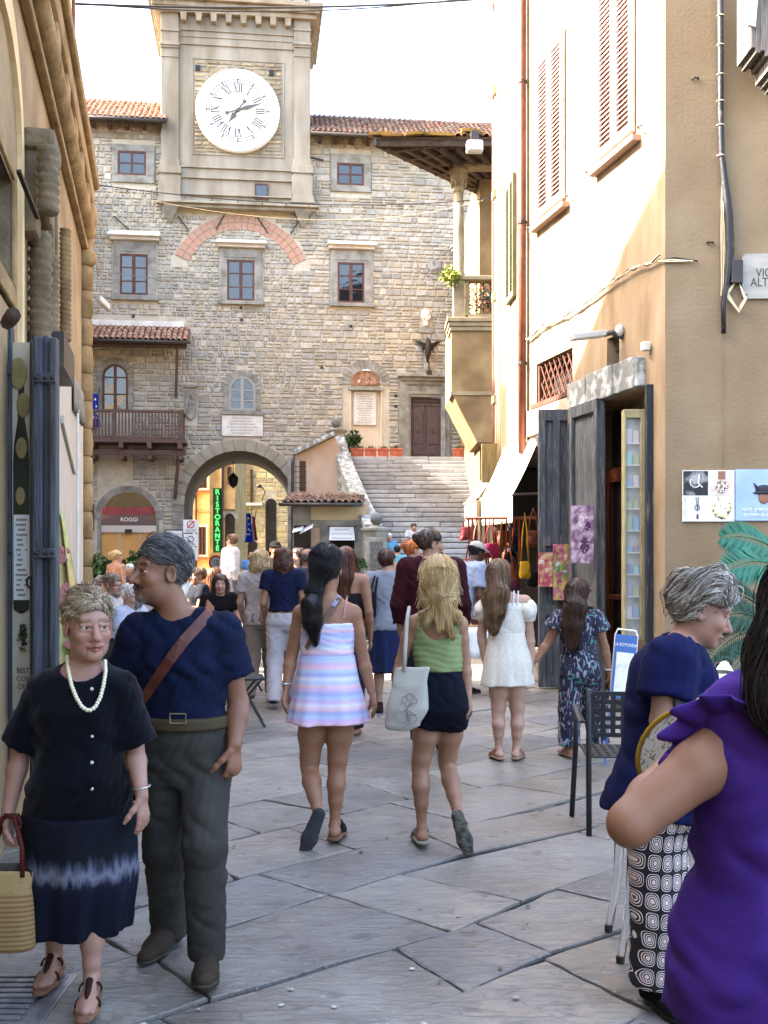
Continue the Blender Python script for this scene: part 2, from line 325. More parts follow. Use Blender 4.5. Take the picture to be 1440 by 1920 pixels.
# ---------------------------------------------------------------- town hall
FA = Fr((0, 40), (1, .12)); th = thing('town_hall', 'old rubble stone town hall with clock tower and open archway', 'building', mat=FA.M)
U = FA.uz; RC = FA.rc
uc_arch, z_ap = U(447, 845); u_al = U(345, 945)[0]; u_ar = U(552, 945)[0]; hwA = (u_ar - u_al) / 2; ucA = (u_al + u_ar) / 2; zsA = z_ap - hwA
s0, s1, _, s_ap = RC(188, 922, 293, 995); ucS = (s0 + s1) / 2; hwS = (s1 - s0) / 2; zsS = s_ap - hwS
n0, n1, nz0, nz1 = RC(658, 693, 714, 850); ucN = (n0 + n1) / 2; hwN = (n1 - n0) / 2
d0_, d1_, dz0, dz1 = RC(770, 745, 828, 858)
t0_, t1_, tz0, _ = RC(304, 100, 580, 398)
deep = [('a', ucA, hwA, zsA, hwA), ('a', ucS, hwS, zsS, hwS), ('r', d0_, d1_, dz0, dz1), ('r', n0, n1, nz0 - 2, nz1 - hwN), ('a', ucN, hwN, nz1 - hwN, hwN)]
WTOP = 17.35
backing('wall', m_mortar, th, -14, 7, 0, WTOP, deep, -.02)
ops = [('a', ucA, hwA + .42, zsA, hwA + .42), ('a', ucS, hwS + .22, zsS, hwS + .25), ('r', t0_, t1_, tz0, 30)]
def block(x0, y0, x1, y1, k='r'): a, b, c_, d_ = RC(x0, y0, x1, y1); ops.append(('r', a, b, c_, d_))
for q in ((210, 272, 290, 343), (620, 290, 695, 360), (211, 440, 295, 563), (411, 455, 494, 572), (619, 458, 699, 575), (852, 465, 925, 580), (416, 779, 493, 818), (346, 724, 370, 790), (748, 703, 845, 870), (656, 728, 716, 860), (788, 580, 808, 615), (155, 596, 348, 616)): block(*q)
for (x, y0, y1, hw) in ((216, 683, 772, 24), (454, 706, 772, 24), (686, 690, 730, 34)):
 a, b, c_, d_ = RC(x - hw - 9, y0 - 11, x + hw + 9, y1); ops.append(('a', (a + b) / 2, (b - a) / 2, d_ - (b - a) / 2, (b - a) / 2)); ops[-1:] = [ops[-1], ('r', a, b, c_, d_ - (b - a) / 2)]
rb_u, rb_z = U(452, 536); rb1 = abs(U(586, 536)[0] - rb_u); rb0 = abs(U(558, 536)[0] - rb_u)
class Ring:                              # stones stay out of the relieving arch's brick ring
 pass
ops2 = list(ops)
zz = rb_z + .75
while zz < tz0 + .1:
 for sg in (-1, 1):
  t_ = zz - rb_z
  if abs(t_) < rb1:
   wo = math.sqrt(rb1 ** 2 - t_ ** 2); wi = math.sqrt(max(0, rb0 ** 2 - t_ ** 2)); a, b = sorted((rb_u + sg * wi, rb_u + sg * wo)); ops2.append(('r', a, b, zz, zz + .12))
 zz += .12
pal_th = [rgb(180, 174, 160), rgb(174, 170, 158), rgb(186, 181, 169), rgb(180, 170, 150), rgb(168, 166, 158), rgb(182, 176, 164), rgb(162, 159, 151), rgb(184, 176, 158), rgb(176, 172, 162)]
masonry(th, -14, 6.5, .5, WTOP, ops2, pal_th, 11, h=(.13, .28), l=(.2, .62), kk=.86, thin=lambda u, z: (-8.2 < u < -3.2 and z > 7.5) or (u < -8 and 11 < z < 17))
# ashlar around the arch and the shop, plaster patches
rg0 = random.Random(4)
voussoirs(th, ucA, zsA, hwA, hwA + .42, 17, M('arch_render', rgb(176, 168, 148, .75), rgb(146, 138, 118, .75), 2, .9, .25, 18), -.02, .03, name='arch_stone')
for sg, ue in ((-1, ucA - hwA), (1, ucA + hwA)):
 z = 0
 while z < zsA - .05:
  h_ = min(rg0.uniform(.35, .5), zsA - z); a, b = sorted((ue, ue + sg * .42)); MB().box(a, b, -.03, .3, z + .008, z + h_ - .008).build('jamb_stone', m_pietra, th); z += h_
voussoirs(th, ucS, zsS, hwS, hwS + .22, 13, m_pietra, -.02, .025, name='arch_stone')
for i in range(22):                      # brick relieving arch: alternate rows of bricks
 for j in range(2):
  a0, a1 = 24 + i * 6, 24 + i * 6 + 5.6; r0, r1 = lerp(rb0, rb1, j / 2), lerp(rb0, rb1, (j + 1) / 2) - .015
  q = [(rb_u + r * math.cos(R(t)), rb_z + r * math.sin(R(t))) for r, t in ((r0, a0), (r1, a0), (r1, a1), (r0, a1))]
  if max(p[1] for p in q) < tz0 + .05: MB().prism(q, -.012 - rg0.uniform(0, .012), .02).build('brick', m_brick, th)
# passage through the arch: side walls, vault, far arch
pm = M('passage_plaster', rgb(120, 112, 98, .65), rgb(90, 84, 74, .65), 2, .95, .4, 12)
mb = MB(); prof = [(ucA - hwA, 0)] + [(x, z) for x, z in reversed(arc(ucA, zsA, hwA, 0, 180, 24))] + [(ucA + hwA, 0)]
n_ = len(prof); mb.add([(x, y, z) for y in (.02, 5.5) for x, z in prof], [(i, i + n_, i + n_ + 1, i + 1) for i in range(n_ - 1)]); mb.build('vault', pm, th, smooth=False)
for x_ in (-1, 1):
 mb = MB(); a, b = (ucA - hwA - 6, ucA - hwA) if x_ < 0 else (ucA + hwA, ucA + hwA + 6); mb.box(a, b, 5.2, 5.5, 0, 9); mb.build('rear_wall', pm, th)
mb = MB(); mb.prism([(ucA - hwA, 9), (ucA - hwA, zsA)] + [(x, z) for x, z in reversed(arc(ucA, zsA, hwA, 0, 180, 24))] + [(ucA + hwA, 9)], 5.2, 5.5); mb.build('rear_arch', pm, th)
def lantern(parent, u, y, z, s=1.0):
 mb = MB(); mb.tube([(u, y, z + .55 * s), (u, y, z + 1.5 * s)], .012, 6); mb.lathe([(.02, .55), (.05, .5), (.19, .36), (.2, .33), (.17, .33), (.115, 0), (.05, -.05), (.01, -.1)], (u, y, z), 6)
 for k in range(6): a = k * math.pi / 3; mb.bar((u + .19 * math.cos(a), y + .19 * math.sin(a), z + .34), (u + .12 * math.cos(a), y + .12 * math.sin(a), z), .03)
 return mb.build('lantern', m_iron, parent)
la_u, la_z = U(434, 883); ln = thing('hanging_lantern', 'black iron lantern hanging in the archway', 'lantern', mat=FA.M); lantern(ln, la_u, 3.2, la_z - .35)
# windows
def pane_grid(parent, a, b, c_, d_, nx, ny, d, fw=.05, mull=.04, mat=None, frame=None, fd=.05, centre=.08):
 w = MB(); w.box(a, b, -d - fd, -d + .02, c_, c_ + fw); w.box(a, b, -d - fd, -d + .02, d_ - fw, d_); w.box(a, a + fw, -d - fd, -d + .02, c_ + fw, d_ - fw); w.box(b - fw, b, -d - fd, -d + .02, c_ + fw, d_ - fw)
 xs = [a + fw];
 for i in range(1, nx): x = lerp(a, b, i / nx); m = centre if nx == 2 else mull; w.box(x - m / 2, x + m / 2, -d - fd + .004, -d + .02, c_ + fw, d_ - fw); xs += [x - m / 2, x + m / 2]
 xs.append(b - fw); zs = [c_ + fw]
 for j in range(1, ny):
  z = lerp(c_, d_, j / ny)
  for i in range(nx): w.box(xs[2 * i], xs[2 * i + 1], -d - fd + .008, -d + .02, z - mull / 2, z + mull / 2)
  zs += [z - mull / 2, z + mull / 2]
 zs.append(d_ - fw); wo = w.build('window', frame or m_frame, parent)
 for i in range(nx):
  for j in range(ny):
   x0, x1, y0, y1 = xs[2 * i], xs[2 * i + 1], zs[2 * j], zs[2 * j + 1]; t = random.uniform(-.006, .006); s_ = random.uniform(-.006, .006)
   MB().add([(x0, -d + t, y0), (x1, -d - t, y0), (x1, -d - t + s_, y1), (x0, -d + t + s_, y1)], [(0, 1, 2, 3)]).build('pane', mat or m_glass, wo)
 return wo
def surround(parent, o, i_, d0=-.02, d1=.06, mat=m_pietra, wo=None):
 a, b, c_, e = o; a1, b1, c1, e1 = i_; pr = wo if wo is not None else parent
 for q in ((a, a1, c1, e1), (b1, b, c1, e1), (a, b, e1, e), (a, b, c_, c1)):
  if q[1] - q[0] > .01 and q[3] - q[2] > .01: MB().box(q[0], q[1], -d1, -d0, q[2], q[3]).build('surround', mat, pr, bevel=.012)
for (o, g_) in (((210, 272, 290, 343), (221, 284, 274, 329)), ((620, 290, 695, 360), (632, 307, 682, 348))):
 w = pane_grid(th, *RC(*g_), 2, 2, .02, fw=.07, mull=.045, fd=.03); surround(th, RC(*o), RC(*g_), wo=w)
hood_m = M('hood_stone', rgb(222, 218, 208, .9), rgb(196, 190, 178, .9), 3, .8, .1, 30)
for hd, o, g_, s_ in (((203, 433, 302, 449), (213, 449, 293, 556), (225, 477, 277, 553), (210, 556, 297, 564)), ((405, 449, 500, 463), (413, 463, 492, 566), (426, 488, 477, 564), (410, 565, 495, 572)), ((613, 452, 705, 466), (621, 466, 697, 569), (633, 493, 683, 568), (617, 569, 703, 576)), ((843, 460, 935, 472), (853, 472, 930, 575), (868, 497, 912, 568), (848, 575, 935, 582))):
 a, b, c_, e = RC(*hd); w = pane_grid(th, *RC(*g_), 2, 3, .02, fw=.07, mull=.04, fd=.03, centre=.12); surround(th, RC(*o), RC(*g_), wo=w)
 h_ = MB(); h_.box(a + .06, b - .06, -.2, .0, c_ - .05, c_ + .06); h_.add([(a, -.36, c_ + .06), (b, -.36, c_ + .06), (b, .0, c_ + .06), (a, .0, c_ + .06), (a, -.36, c_ + .12), (b, -.36, c_ + .12), (b - .05, -.02, e), (a + .05, -.02, e)], [(0, 3, 2, 1), (4, 5, 6, 7), (0, 1, 5, 4), (1, 2, 6, 5), (3, 0, 4, 7)]); h_.build('hood', hood_m, w)
 g2 = RC(*g_); fz = RC(*o)[3]; MB().box(g2[0] - .12, g2[1] + .12, -.085, -.055, g2[3] + .09, g2[3] + .14).build('lintel_moulding', m_pietra, w)
 a, b, c_, e = RC(*s_); MB().box(a, b, -.16, 0, c_, e).build('sill', m_pietra, w, bevel=.015)
def arch_window(x, y0, y1, hw, ny=3, fr=None):
 a, b, c_, e = RC(x - hw, y0, x + hw, y1); uc = (a + b) / 2; r = (b - a) / 2; zs = e - r * 1.05; d = .0
 w = MB(); out = [(a, c_)] + [(b, c_)] + arc(uc, zs, r, 0, 180, 16, r * 1.05); inn = [(a + .07, c_ + .07), (b - .07, c_ + .07)] + arc(uc, zs, r - .07, 0, 180, 16, r * 1.05 - .07); n = len(out)
 w.add([(x_, -.05, z) for x_, z in out] + [(x_, -.05, z) for x_, z in inn] + [(x_, .02, z) for x_, z in inn], [(i, (i + 1) % n, (i + 1) % n + n, i + n) for i in range(n)] + [(i + n, (i + 1) % n + n, (i + 1) % n + 2 * n, i + 2 * n) for i in range(n)])
 w.box(uc - .05, uc + .05, -.045, .02, c_ + .06, e - .06)
 for j in range(1, ny): z = c_ + (zs - c_) * j / (ny - 1); w.box(a + .06, b - .06, -.04, .02, z - .02, z + .02)
 wo = w.build('window', fr or m_frame, th)
 for sg in (0, 1):
  ed = [c_ + .07] + [c_ + (zs - c_) * j / (ny - 1) for j in range(1, ny)]
  for j in range(len(ed) - 1):
   x0, x1 = (a + .07, uc - .05) if sg == 0 else (uc + .05, b - .07); MB().add([(x0, random.uniform(-.006, .006), ed[j]), (x1, random.uniform(-.006, .006), ed[j]), (x1, 0, ed[j + 1]), (x0, 0, ed[j + 1])], [(0, 1, 2, 3)]).build('pane', m_glass, wo)
  q = arc(uc, zs, r - .06, 90, 180, 8, r * 1.05 - .06) if sg == 0 else arc(uc, zs, r - .06, 0, 90, 8, r * 1.05 - .06)
  MB().add([(uc, 0, zs)] + [(x_, .004, z) for x_, z in q], [tuple(range(len(q) + 1))]).build('pane', m_glass, wo)
 voussoirs(th, uc, zs, r, r + .26, 11, m_pietra, -.02, .03, rz=1.03)
 for ue, sg in ((a, -1), (b, 1)):
  z = c_
  while z < zs - .05: h_ = min(random.uniform(.25, .4), zs - z); q = sorted((ue, ue + sg * random.uniform(.18, .3))); MB().box(q[0], q[1], -.03, .02, z + .006, z + h_ - .006).build('jamb_stone', m_pietra, th); z += h_
 return wo
arch_window(216, 683, 771, 24); w = arch_window(454, 706, 770, 25, 3, M('grey_window_wood', rgb(150, 146, 138), None, 4, .7))
a, b, c_, e = RC(416, 771, 494, 778); MB().box(a, b, -.12, 0, c_, e).build('sill', m_pietra, w)
# tower
tw = MB(); tw.box(t0_ + .04, t1_ - .04, -.22, 4, tz0 + .05, 26); tower = tw.build('tower', m_plast, th)
def band(x0, y0, x1, y1, d, mat=m_plast, nm='cornice', dd=.22): a, b, c_, e = RC(x0, y0, x1, y1); return MB().box(a, b, -d, -dd + .05, c_, e).build(nm, mat, tower, bevel=.01)
for x0, x1 in ((303, 336), (551, 581)):
 a, b, c_, e = RC(x0, 22, x1, 316); MB().box(a, b, -.31, -.15, c_, e + 6).build('pilaster', m_plast, tower, bevel=.012)
 for y0, y1, ex, d in ((62, 66, 1.5, .35), (88, 93, 2, .4), (93, 97, 1, .36), (112, 114, .8, .34), (305, 318, 2, .38), (318, 332, 5, .46), (332, 336, 2, .4)): band(x0 - ex, y0, x1 + ex, y1, d, nm='pilaster_band')
 q = RC(x0 - 4, 336, x1 + 4, 372); MB().box(q[0], q[1], -.42, -.15, q[2], q[3]).build('pilaster_base', m_plast, tower, bevel=.015)
 q = RC(x0 - 4, 372, x1 + 6, 388); MB().prism([(q[0] - .06, q[2]), (q[1] + .06, q[2]), (q[1] - .05, q[3]), (q[0] + .05, q[3])], -.5, -.15).build('pilaster_foot', m_plast, tower, bevel=.01)
for y0, y1, x0, x1, d in ((66, 68, 336, 551, .27), (78, 79.5, 336, 551, .25), (92, 94, 336, 551, .27), (320, 323, 336, 551, .33), (323, 340, 336, 551, .26), (340, 342, 336, 551, .3), (371, 373, 336, 551, .32), (388, 392, 303, 596, .55), (392, 398, 308, 592, .42)): band(x0, y0, x1, y1, d)
for sx in (-1, 1):                       # sloping corbels under the tower's feet
 uu = t0_ + .3 if sx < 0 else t1_ - .25; MB().add([(uu - .3, -.42, tz0), (uu + .3, -.42, tz0), (uu + .3, 0, tz0), (uu - .3, 0, tz0), (uu, -.02, tz0 - .55)], [(0, 1, 4), (1, 2, 4), (3, 0, 4), (0, 3, 2, 1)]).build('corbel', m_pietra, tower)
cz = U(446, 38)[1]; m_corn = M('cornice_stone', rgb(172, 158, 134, .8), rgb(132, 116, 92, .8), 2.5, .9, .3, 20)
for z0_, z1_, d in ((cz - .02, cz + .16, .45), (cz + .16, cz + .34, .55), (cz + .34, cz + .5, .68)):
 MB().box(t0_ - d + .2, t1_ + d - .2, -d, 4, z0_, z1_).build('top_cornice', m_corn, tower, bevel=.02)
for i in range(8): u_ = lerp(t0_ + .8, t1_ - .8, i / 7); MB().prism([(u_ - .09, cz - .32), (u_ + .09, cz - .32), (u_ + .12, cz - .02), (u_ - .12, cz - .02)], -.46, -.2).build('bracket', m_corn, tower, bevel=.02)
MB().box(t0_ + .15, t1_ - .15, -.4, 3.5, cz + .5, cz + 3).build('belfry_wall', m_stone, tower)
masonry(tower, t0_ + .15, t1_ - .15, cz + .58, cz + 1.6, [], pal_th, 8, d=.4, n_part=30)
p0, p1, pz0, pz1 = RC(363, 120, 530, 295); uK, zK = U(446, 209, .3); rK = (U(525, 209, .3)[0] - U(367, 209, .3)[0]) / 2
masonry(tower, p0 + .03, p1 - .03, pz0 + .03, pz1 - .03, [('r', uK - rK * .7, uK + rK * .7, zK - rK * .7, zK + rK * .7)], [rgb(190, 172, 138), rgb(176, 158, 126), rgb(164, 150, 124)], 21, d=.225, h=(.12, .19), l=(.3, .6), n_part=60, kk=.75)
surround(tower, (p0 - .05, p1 + .05, pz0 - .05, pz1 + .05), (p0, p1, pz0, pz1), .2, .25, m_plast)
for x_, y_ in ((371, 128), (509, 137)): a, b, c_, e = RC(x_ - 4.5, y_ - 5, x_ + 4.5, y_ + 5, .22); MB().box(a, b, -.275, -.2, c_, e).build('hole_dark', m_black, tower)  # black blocks paint in the dark of the wall holes
a, b, c_, e = RC(478, 345, 503, 375, .22); w = pane_grid(tower, a, b, c_, e, 1, 1, .25, fw=.05, fd=.03)
# clock
ck = MB(); ck.lathe([(.01, .0), (rK * .985, .0), (rK, .03), (rK, .16)], (0, 0, 0), 64); face = ck.build('clock_face', M('clock_white', rgb(240, 238, 232), rgb(228, 224, 214), 2, .55), tower, smooth=False)
FM = Matrix.Translation((uK, -.40, zK)) @ Matrix.Rotation(R(-90), 4, 'X'); face.matrix_local = FM; FM = FM.inverted()
def cpt(r, h, y=-.42): a = R(90 - h * 30); return Vector((uK + r * math.cos(a), y, zK + r * math.sin(a)))
mb = MB()
for rr_, w_ in ((.745, .012), (.665, .012), (.97, .012)): mb.tube([cpt(rK * rr_, i / 5.0, -.404) for i in range(61)], w_, 4, False)
for i in range(60): mb.bar(cpt(rK * .67, i / 5, -.404), cpt(rK * (.745 if i % 5 else .76), i / 5, -.404), .014 if i % 5 else .05, .006, up=(0, 1, 0))
mb.build('minute_ring', m_ink, face).matrix_parent_inverse = FM
for h in range(1, 13):
 nm = ['', 'I', 'II', 'III', 'IIII', 'V', 'VI', 'VII', 'VIII', 'IX', 'X', 'XI', 'XII'][h]; mb = MB(); a = R(90 - h * 30); rad = Vector((math.cos(a), 0, math.sin(a))); tan = Vector((math.sin(a), 0, -math.cos(a)))
 W = {'I': .07, 'V': .15, 'X': .16}; tot = sum(W[ch] for ch in nm); x = -tot / 2
 pt = lambda x_, t_: cpt(0, 0, -.406) * 0 + Vector((uK, -.406, zK)) + tan * x_ * 1.15 + rad * (rK * lerp(.44, .63, t_))
 for ch in nm:
  w_ = W[ch]
  if ch == 'I': mb.bar(pt(x + w_ / 2, 0), pt(x + w_ / 2, 1), .034, .008, up=(0, 1, 0))
  if ch == 'V': mb.bar(pt(x + .02, 1), pt(x + w_ / 2, 0), .036, .008, up=(0, 1, 0)); mb.bar(pt(x + w_ - .02, 1), pt(x + w_ / 2, 0), .02, .008, up=(0, 1, 0))
  if ch == 'X': mb.bar(pt(x + .02, 1), pt(x + w_ - .02, 0), .036, .008, up=(0, 1, 0)); mb.bar(pt(x + w_ - .02, 1), pt(x + .02, 0), .02, .008, up=(0, 1, 0))
  x += w_
 mb.bar(pt(-tot / 2, 0), pt(tot / 2, 0), .014, .008, up=(0, 1, 0)); mb.bar(pt(-tot / 2, 1), pt(tot / 2, 1), .014, .008, up=(0, 1, 0))
 mb.build('numeral', M('clock_ink', rgb(36, 34, 34), None, 4, .7), face).matrix_parent_inverse = FM
mh = M('clock_hand', rgb(84, 82, 80), None, 4, .5)
for h, L_, w_ in ((2.4, .63, .09), (7.2, .4, .13)):
 mb = MB(); a = R(90 - h * 30); rad = Vector((math.cos(a), 0, math.sin(a))); tan = Vector((math.sin(a), 0, -math.cos(a))); c0 = Vector((uK, -.44 - (.02 if L_ > .5 else 0), zK))
 pts = [(-.0, .02), (.1, .025), (L_ * .35, w_ / rK * .8), (L_ * .75, .018), (L_, .004)]; vs = [c0 + rad * rK * r_ + tan * rK * s_ * q_ for q_ in (1, -1) for r_, s_ in (pts if q_ == 1 else pts[::-1])]
 n = len(vs); mb.add(vs + [v + Vector((0, .02, 0)) for v in vs], [tuple(range(n)), tuple(range(2 * n - 1, n - 1, -1))] + [(i, (i + 1) % n, (i + 1) % n + n, i + n) for i in range(n)])
 mb.bar(c0, c0 - rad * rK * .24, .05, .02, up=(0, 1, 0)); mb.ball(tuple(c0 - rad * rK * .27), (.075, .015, .075)); mb.ball(tuple(c0), (.08, .03, .08)); mb.build('clock_hand', mh, face).matrix_parent_inverse = FM
# roofs
for x0, x1, yg, yr in ((120, 313, 226, 196), (583, 960, 256, 226)):
 ua = U(x0, yg, .6)[0]; ub = U(x1, yg, .6)[0]; zg = U((x0 + min(x1, 720)) / 2, yg, .6)[1]
 rf = tiled_roof(th, (ua, -.62, zg + .1), (ub, -.62, zg + .1), (0, 2.8, 1.78), rows=9, cols=[0, 0, 1, 2, 4] if x0 < 300 else [3, 5, 5, 1, 4])
 gutter(rf, (ua, -.68, zg + .04), (ub, -.68, zg + .04), .08)
 for i in range(int((ub - ua) / .6)): MB().box(ua + .3 + i * .6, ua + .42 + i * .6, -.55, .1, zg - .1, zg + .03).build('rafter_end', m_wood, rf)
MB().box(-14, t0_, -.015, 0, WTOP - .5, WTOP + .4).build('eave_band', m_plast, th); MB().box(t1_, 7, -.015, 0, WTOP - .45, WTOP + .3).build('eave_band', m_plast, th)
# plaques, shields, niche, door
def inked(name, parent, a, b, c_, e, d, lines, seed, mat=None, fill=.8):   # worn lines of lettering too faint to read
 rg = random.Random(seed); mb = MB()
 for i in range(lines):
  z = lerp(e, c_, (i + 1) / (lines + 1)); h_ = (e - c_) / (lines + 1) * .22; u_ = a + (b - a) * (.5 - fill * rg.uniform(.3, .48)); ue = b - (u_ - a)
  while u_ < ue: w_ = rg.uniform(.02, .07); mb.box(u_, min(ue, u_ + w_), -d - .003, -d, z - h_, z + h_); u_ += w_ + rg.uniform(.012, .03)
 return mb.build(name, mat or M('worn_lettering', rgb(150, 146, 138), None, 4, .8), parent)
a, b, c_, e = RC(416, 779, 493, 818); pl = MB().box(a, b, -.06, 0, c_, e).build('marble_plaque', m_white, th, bevel=.01); inked('worn_lettering', pl, a, b, c_, e, .06, 6, 1)
ni = M('niche_plaster', rgb(222, 206, 176, .9), rgb(206, 188, 158, .9), 2, .9, .1, 30)
mb = MB(); mb.box(n0, n1, .18, .22, nz0 - .3, nz1); mb.box(n0 - .05, n0, -.0, .22, nz0 - .3, nz1 - hwN); mb.box(n1, n1 + .05, 0, .22, nz0 - .3, nz1 - hwN); nic = mb.build('niche', ni, th)
q = RC(653, 726, 719, 732); MB().box(q[0], q[1], -.1, .2, q[2], q[3]).build('niche_cornice', m_pietra, nic)
mb = MB(); zl = nz1 - hwN; mb.prism([(n0, zl)] + [(n1, zl)] + arc(ucN, zl, hwN, 0, 180, 16), .1, .17); lun = mb.build('lunette', M('relief_terracotta', rgb(186, 150, 124, .85), rgb(140, 96, 74, .85), 9, .9, .8, 14), nic)
rg1 = random.Random(9)
mb = MB()
for i in range(14): r_ = hwN * rg1.uniform(.1, .75); t_ = R(rg1.uniform(15, 165)); mb.ball((ucN + r_ * math.cos(t_), .1, zl + r_ * math.sin(t_)), (.09, .05, rg1.uniform(.07, .13)), 8, 6)
mb.build('relief_figure', MATS['relief_terracotta'], lun, smooth=True)
voussoirs(th, ucN, zl, hwN, hwN + .36, 15, m_pietra, -.02, .03)
a, b, c_, e = RC(663, 735, 705, 797, -.12); pl = MB().box(a, b, .1, .18, c_, e).build('marble_plaque', m_white, nic, bevel=.01); inked('worn_lettering', pl, a, b, c_, e, -.1, 13, 2)
dm = M('door_wood', rgb(108, 88, 84, .7), rgb(80, 62, 60, .7), 6, .7, .3, 30, stretch=(5, 5, .6))
mb = MB(); mb.box(d0_, d1_, .12, .2, dz0, dz1); dr = mb.build('door', dm, th)
zt = lerp(dz0, dz1, .86); um = (d0_ + d1_) / 2
for x0, x1 in ((d0_ + .02, um - .01), (um + .01, d1_ - .02)):
 lf = MB().box(x0, x1, .08, .12, dz0, zt).build('door_leaf', dm, dr, bevel=.01)
 w_ = x1 - x0; zz0, zz1 = lerp(dz0, zt, .26), lerp(dz0, zt, .94)
 MB().prism([(x0 + w_ * .18, zz0), (x1 - w_ * .18, zz0), (x1 - w_ * .18, zz1 - .12), (x1 - w_ * .3, zz1), (x0 + w_ * .3, zz1), (x0 + w_ * .18, zz1 - .12)], .05, .085).build('door_panel', dm, lf, bevel=.02)
 MB().box(x0 + w_ * .14, x1 - w_ * .14, .06, .085, dz0 + .12, lerp(dz0, zt, .2)).build('door_panel', dm, lf, bevel=.02)
 mb = MB(); mb.tube([(lerp(x0, x1, .5) + .05 * math.cos(t), .045, lerp(dz0, zt, .5) + .05 * math.sin(t)) for t in np.linspace(0, 6.28, 13)], .01, 5); mb.build('door_handle', m_iron, lf)
MB().box(d0_, d1_, .06, .13, zt, zt + .08).build('transom', dm, dr); MB().box(d0_ + .1, d1_ - .1, .09, .13, zt + .14, dz1 - .08).build('door_panel', dm, dr, bevel=.015)
o_ = RC(749, 712, 843, 858); surround(th, o_, (d0_, d1_, dz0, dz1), -.12, .08, m_pietra)
surround(th, (d0_ - .14, d1_ + .14, dz0, dz1 + .2), (d0_ - .06, d1_ + .06, dz0, dz1 + .1), .07, .12, m_pietra)
q = RC(745, 703, 848, 712); MB().box(q[0], q[1], -.34, 0, q[2] + .06, q[3]).build('door_cornice', m_pietra, th, bevel=.02); MB().box(q[0] + .1, q[1] - .1, -.2, 0, q[2] - .06, q[2] + .06).build('door_cornice', m_pietra, th, bevel=.02)
inked('worn_lettering', th, o_[0] + .2, o_[1] - .2, dz1 + .28, o_[3] - .05, .085, 1, 6, m_ink, fill=1)
q = RC(776, 692, 820, 703); MB().prism(arc((q[0] + q[1]) / 2, q[2], (q[1] - q[0]) / 2, 0, 180, 14, q[3] - q[2]), -.22, -.02).build('pediment', m_pietra, th)
def shield(x0, y0, x1, y1, d0, d1, mat, name='stone_shield', fancy=False):
 a, b, c_, e = RC(x0, y0, x1, y1); m_ = (a + b) / 2; w_ = (b - a) / 2; h_ = e - c_
 if fancy: pts = [(m_ - .35 * w_, c_), (m_ + .35 * w_, c_), (m_ + .5 * w_, c_ + .25 * h_), (b, c_ + .55 * h_), (m_ + .75 * w_, c_ + .85 * h_), (m_ + .45 * w_, e), (m_ - .45 * w_, e), (m_ - .75 * w_, c_ + .85 * h_), (a, c_ + .55 * h_), (m_ - .5 * w_, c_ + .25 * h_)]
 else: pts = arc(m_, c_ + .5 * h_, w_, 180, 360, 14, .5 * h_) + [(b, e), (a, e)]
 o = MB().prism(pts, -d1, -d0).build(name, mat, th, bevel=.03); r = random.Random(x0); mb = MB()
 for i in range(7): mb.ball((m_ + r.uniform(-.4, .4) * w_, -d1, c_ + h_ * r.uniform(.3, .85)), (.07, .04, .1), 8, 6)
 mb.build('shield_relief', mat, o, smooth=True); return o
shield(788, 580, 808, 612, 0, .1, m_white, fancy=True); shield(803, 488, 827, 514, 0, .05, m_pietra); shield(347, 732, 369, 788, 0, .08, m_pietra)
q = RC(345, 722, 371, 727); MB().box(q[0], q[1], -.14, 0, q[2], q[3]).build('shield_ledge', m_pietra, th)
q = RC(785, 614, 812, 624); MB().box(q[0], q[1], -.05, 0, q[2], q[3]).build('stone_tablet', m_pietra, th)
# tie-rod anchors on the wall
for x0, y0, x1, y1 in ((213, 405, 242, 430), (334, 405, 355, 434), (421, 402, 405, 430), (482, 406, 503, 438), (563, 408, 545, 440), (314, 258, 343, 282), (583, 295, 606, 301)):
 a, z0_ = U(x0, y0, .05); b, z1_ = U(x1, y1, .05); MB().bar((a, -.05, z0_), (b, -.05, z1_), .06 if y0 < 300 else .035, .03, up=(0, 1, 0)).build('tie_bar', m_iron, th)
# putlog holes: black blocks paint in the dark inside them
for x_, y_ in ((452, 577), (453, 600), (250, 593), (603, 690), (742, 742), (742, 762), (658, 612)): u_, z_ = U(x_, y_); MB().box(u_ - .05, u_ + .05, -.042, .02, z_ - .05, z_ + .05).build('putlog_hole_dark', m_black, th)
# eagle over the door
ea = thing('bronze_eagle', 'dark bronze eagle with spread wings above the wooden door', 'sculpture', mat=FA.M); eu, ez = U(800, 655)
mb = MB(); mb.tube([(eu - .02, -.3, ez - .55), (eu, -.32, ez - .2), (eu + .02, -.34, ez + .12), (eu, -.36, ez + .3), (eu - .06, -.4, ez + .36)], [.03, .12, .13, .07, .03], 8); mb.build('body', m_iron, ea, smooth=True)
for sg in (-1, 1):
 mb = MB(); root = Vector((eu + sg * .08, -.33, ez + .12))
 for i in range(9): tip = root + Vector((sg * (.48 - .045 * i), .08, .14 - .055 * i - .02 * (i > 5))); mb.tube([root + Vector((sg * .03, 0, -.02 * i)), lerp(root, tip, .5) + Vector((0, 0, .04)), tip], [.035, .035, .008], 5)
 mb.build('wing', m_iron, ea, smooth=True)
mb = MB(); mb.tube([(eu + .03, -.3, ez - .5), (eu + .05, -.3, ez - .85)], .03, 6); mb.box(eu - .05, eu + .13, -.4, -.2, ez - 1.0, ez - .85); mb.build('perch', m_iron, ea)
